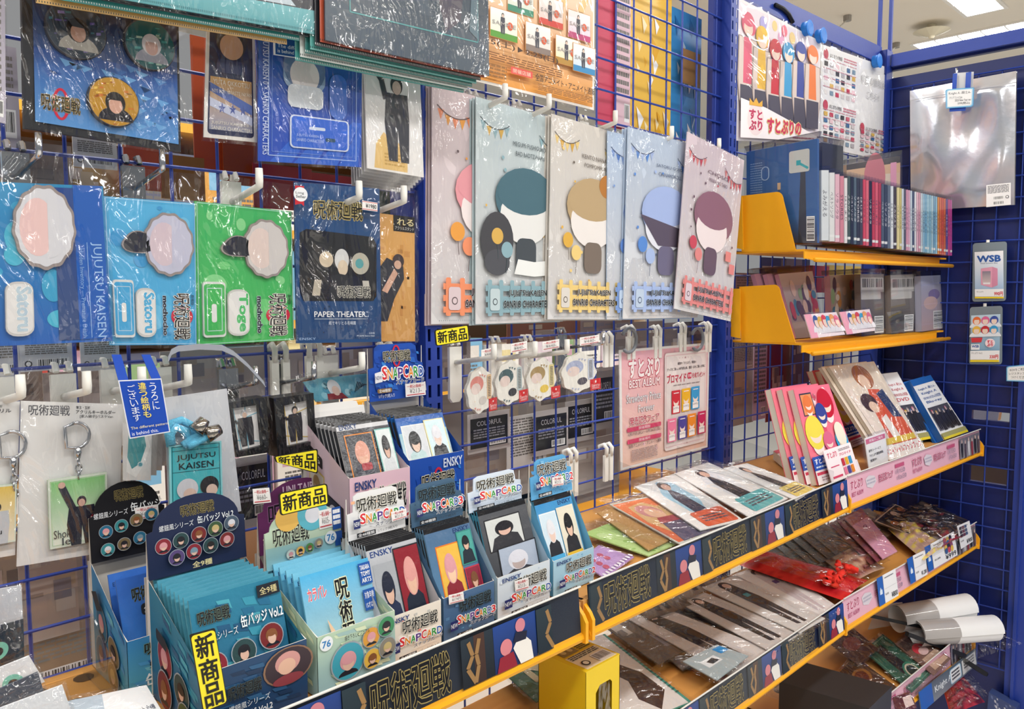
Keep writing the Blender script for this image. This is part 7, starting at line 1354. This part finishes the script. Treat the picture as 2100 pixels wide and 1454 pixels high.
f = [on(1690, 1425, y=-.33), on(1829, 1408, y=-.33)]; f += [V(f[1].x, f[1].y, .6), V(f[0].x, f[0].y, .6)]; m = M(); k = V(-.02, .16, 0)
f[0] = V(f[1].x - .11, f[1].y, f[1].z); f[3] = V(f[0].x, f[0].y, .6); m.hexa(f, [p + k for p in f], C('#2c2c2e')); tag(link('black_box', m, 'card'), 'plain matt black box lying on the third shelf', 'box')
cello(((1560, 1440), (1600, 1385), (1760, 1400), (1760, 1500)), ('#221e1e', '#2c2826', '#c8b8a8', '#1c1a1a'), 'clear bag with a black and cream plush print, bottom edge of the photo', 15, '#222', S=dict(pl=(V(0, -.26, .56), V(0, -.1, 1).normalized())))
cello(((1930, 1400), (1975, 1385), (2020, 1440), (1950, 1470)), ('#8c2830', '#a83038', '#5c1c24', '#98444c'), 'crumpled clear bag of dark red cloth below the third shelf lip', 17, '#8c2830', S=dict(pl=(V(.9, -.3, .5), V(0, -.1, 1).normalized())), lift=0)
a = A([on(x, y, x=1.05) for x, y in ((2028, 1420), (2085, 1452), (2085, 1500), (2020, 1500))], .03, '#3c4c7c'); shards(('#c8ccd8', '#5c6c9c', '#8c94b4'), 4, 26)(a); tag(link('patterned_box', a, 'card'), 'blue and white patterned box at the bottom right corner', 'box')
L3 = B3(-.282)
def knight(a): a.rect(0, 0, 1, 1, '#55606c', '#7c8894'); a.rect(0, 0, .2, 1, '#2460b4'); a.txt('Knight A', .24, .3, .52, .7, '#e9eef2', bold=.02); a.rr(.5, .1, .7, .9, '#a8d4ec', .2); a.rr(.51, .14, .69, .86, '#f0f2f2', .2); a.small(.53, .25, .67, .8, 3, '#2a2c34', 3); a.rect(.72, .1, .98, .9, '#e6e6e4'); a.small(.75, .2, .95, .7, 3, '#6c6c70', 4)
pack('shelf_card', [on(x, y, **L3) for x, y in ((1884, 1420), (2000, 1330), (2004, 1362), (1890, 1462))], 'grey lettered shelf card with a small blue-edged note, third shelf lip', 'card', knight, base='#5c6874')

# ------------------------------------------------------------------ lower left corner: clear case, silver packs, white card
r = emp('clear_case', 'empty clear acrylic case on the perforated shelf, lower left corner', 'case', (-.9, -.2, ZB))
x0, x1, ya, yb, z1 = -.955, -.868, -.13, -.04, 1.175
for q in ([V(x0, yb, z1), V(x1, yb, z1), V(x1, yb, ZB), V(x0, yb, ZB)], [V(x0, ya, z1 - .045), V(x1, ya, z1 - .045), V(x1, ya, ZB), V(x0, ya, ZB)]): link('case_wall', M().slab(q, .0015, (1, 1, 1, 1)), 'acrylic', r)
for x in (x0, x1): link('case_wall', M().slab([V(x, yb, z1), V(x, ya, z1 - .045), V(x, ya, ZB), V(x, yb, ZB)], .0015, (1, 1, 1, 1)), 'acrylic', r)
S0 = dict(pl=(V(0, -.2, 1.125), V(0, -.3, 1).normalized()))
pack('magnet_pack', lay(((130, 1440), (300, 1405), (345, 1480), (200, 1530)), 0, S0), 'white magnet pack with grey swirls at the bottom left corner', 'pack', lambda a: (a.rect(0, 0, 1, 1, '#eceaea', '#f3f2f2'), a.poly([(.0, 0), (.45, 0), (.35, .4), (.05, .5)][::-1], '#b8c4d0'), a.txt('アクリルマグネット 全4種', .4, .5, .95, .62, '#5c5c6c', bold=.02), a.rect(.4, .7, .96, .74, '#3c3c5c')), base='#eceaea', bag=(.03, .1, .03, .03))
for k, (l, base, lab) in enumerate(((((-40, 1215), (44, 1200), (48, 1290), (-40, 1315)), '#c8ccd4', 'crinkled silver pack at the left edge, topmost of its pile'), (((-60, 1300), (48, 1270), (50, 1350), (-60, 1390)), '#27303c', 'dark pack with a teal round print, second in the left edge pile'), (((-40, 1385), (60, 1345), (92, 1398), (-20, 1450)), '#e6e8ec', 'white and teal film pack in the left edge pile'), (((-40, 1430), (78, 1378), (90, 1420), (-40, 1470)), '#4a5260', 'slate pack with gold lettering in the left edge pile'), (((-20, 1460), (128, 1405), (150, 1470), (0, 1520)), '#d8dce2', 'silver film pack lying lowest in the left edge pile'))):
    pack('film_pack', q4(l, y=-.12 - .03 * k), lab, 'pack', (lambda a: (a.ell(.5, .6, .2, '#7fc8b4'), a.ell(.5, .62, .1, '#3a2c2c'))) if k in (1, 2) else None, base=base, fin='pouch' if k in (0, 4) else 'gloss', bag=(.02, .06, .06, .04), amp=.006, off=.006, group='film packs piled at the left edge')
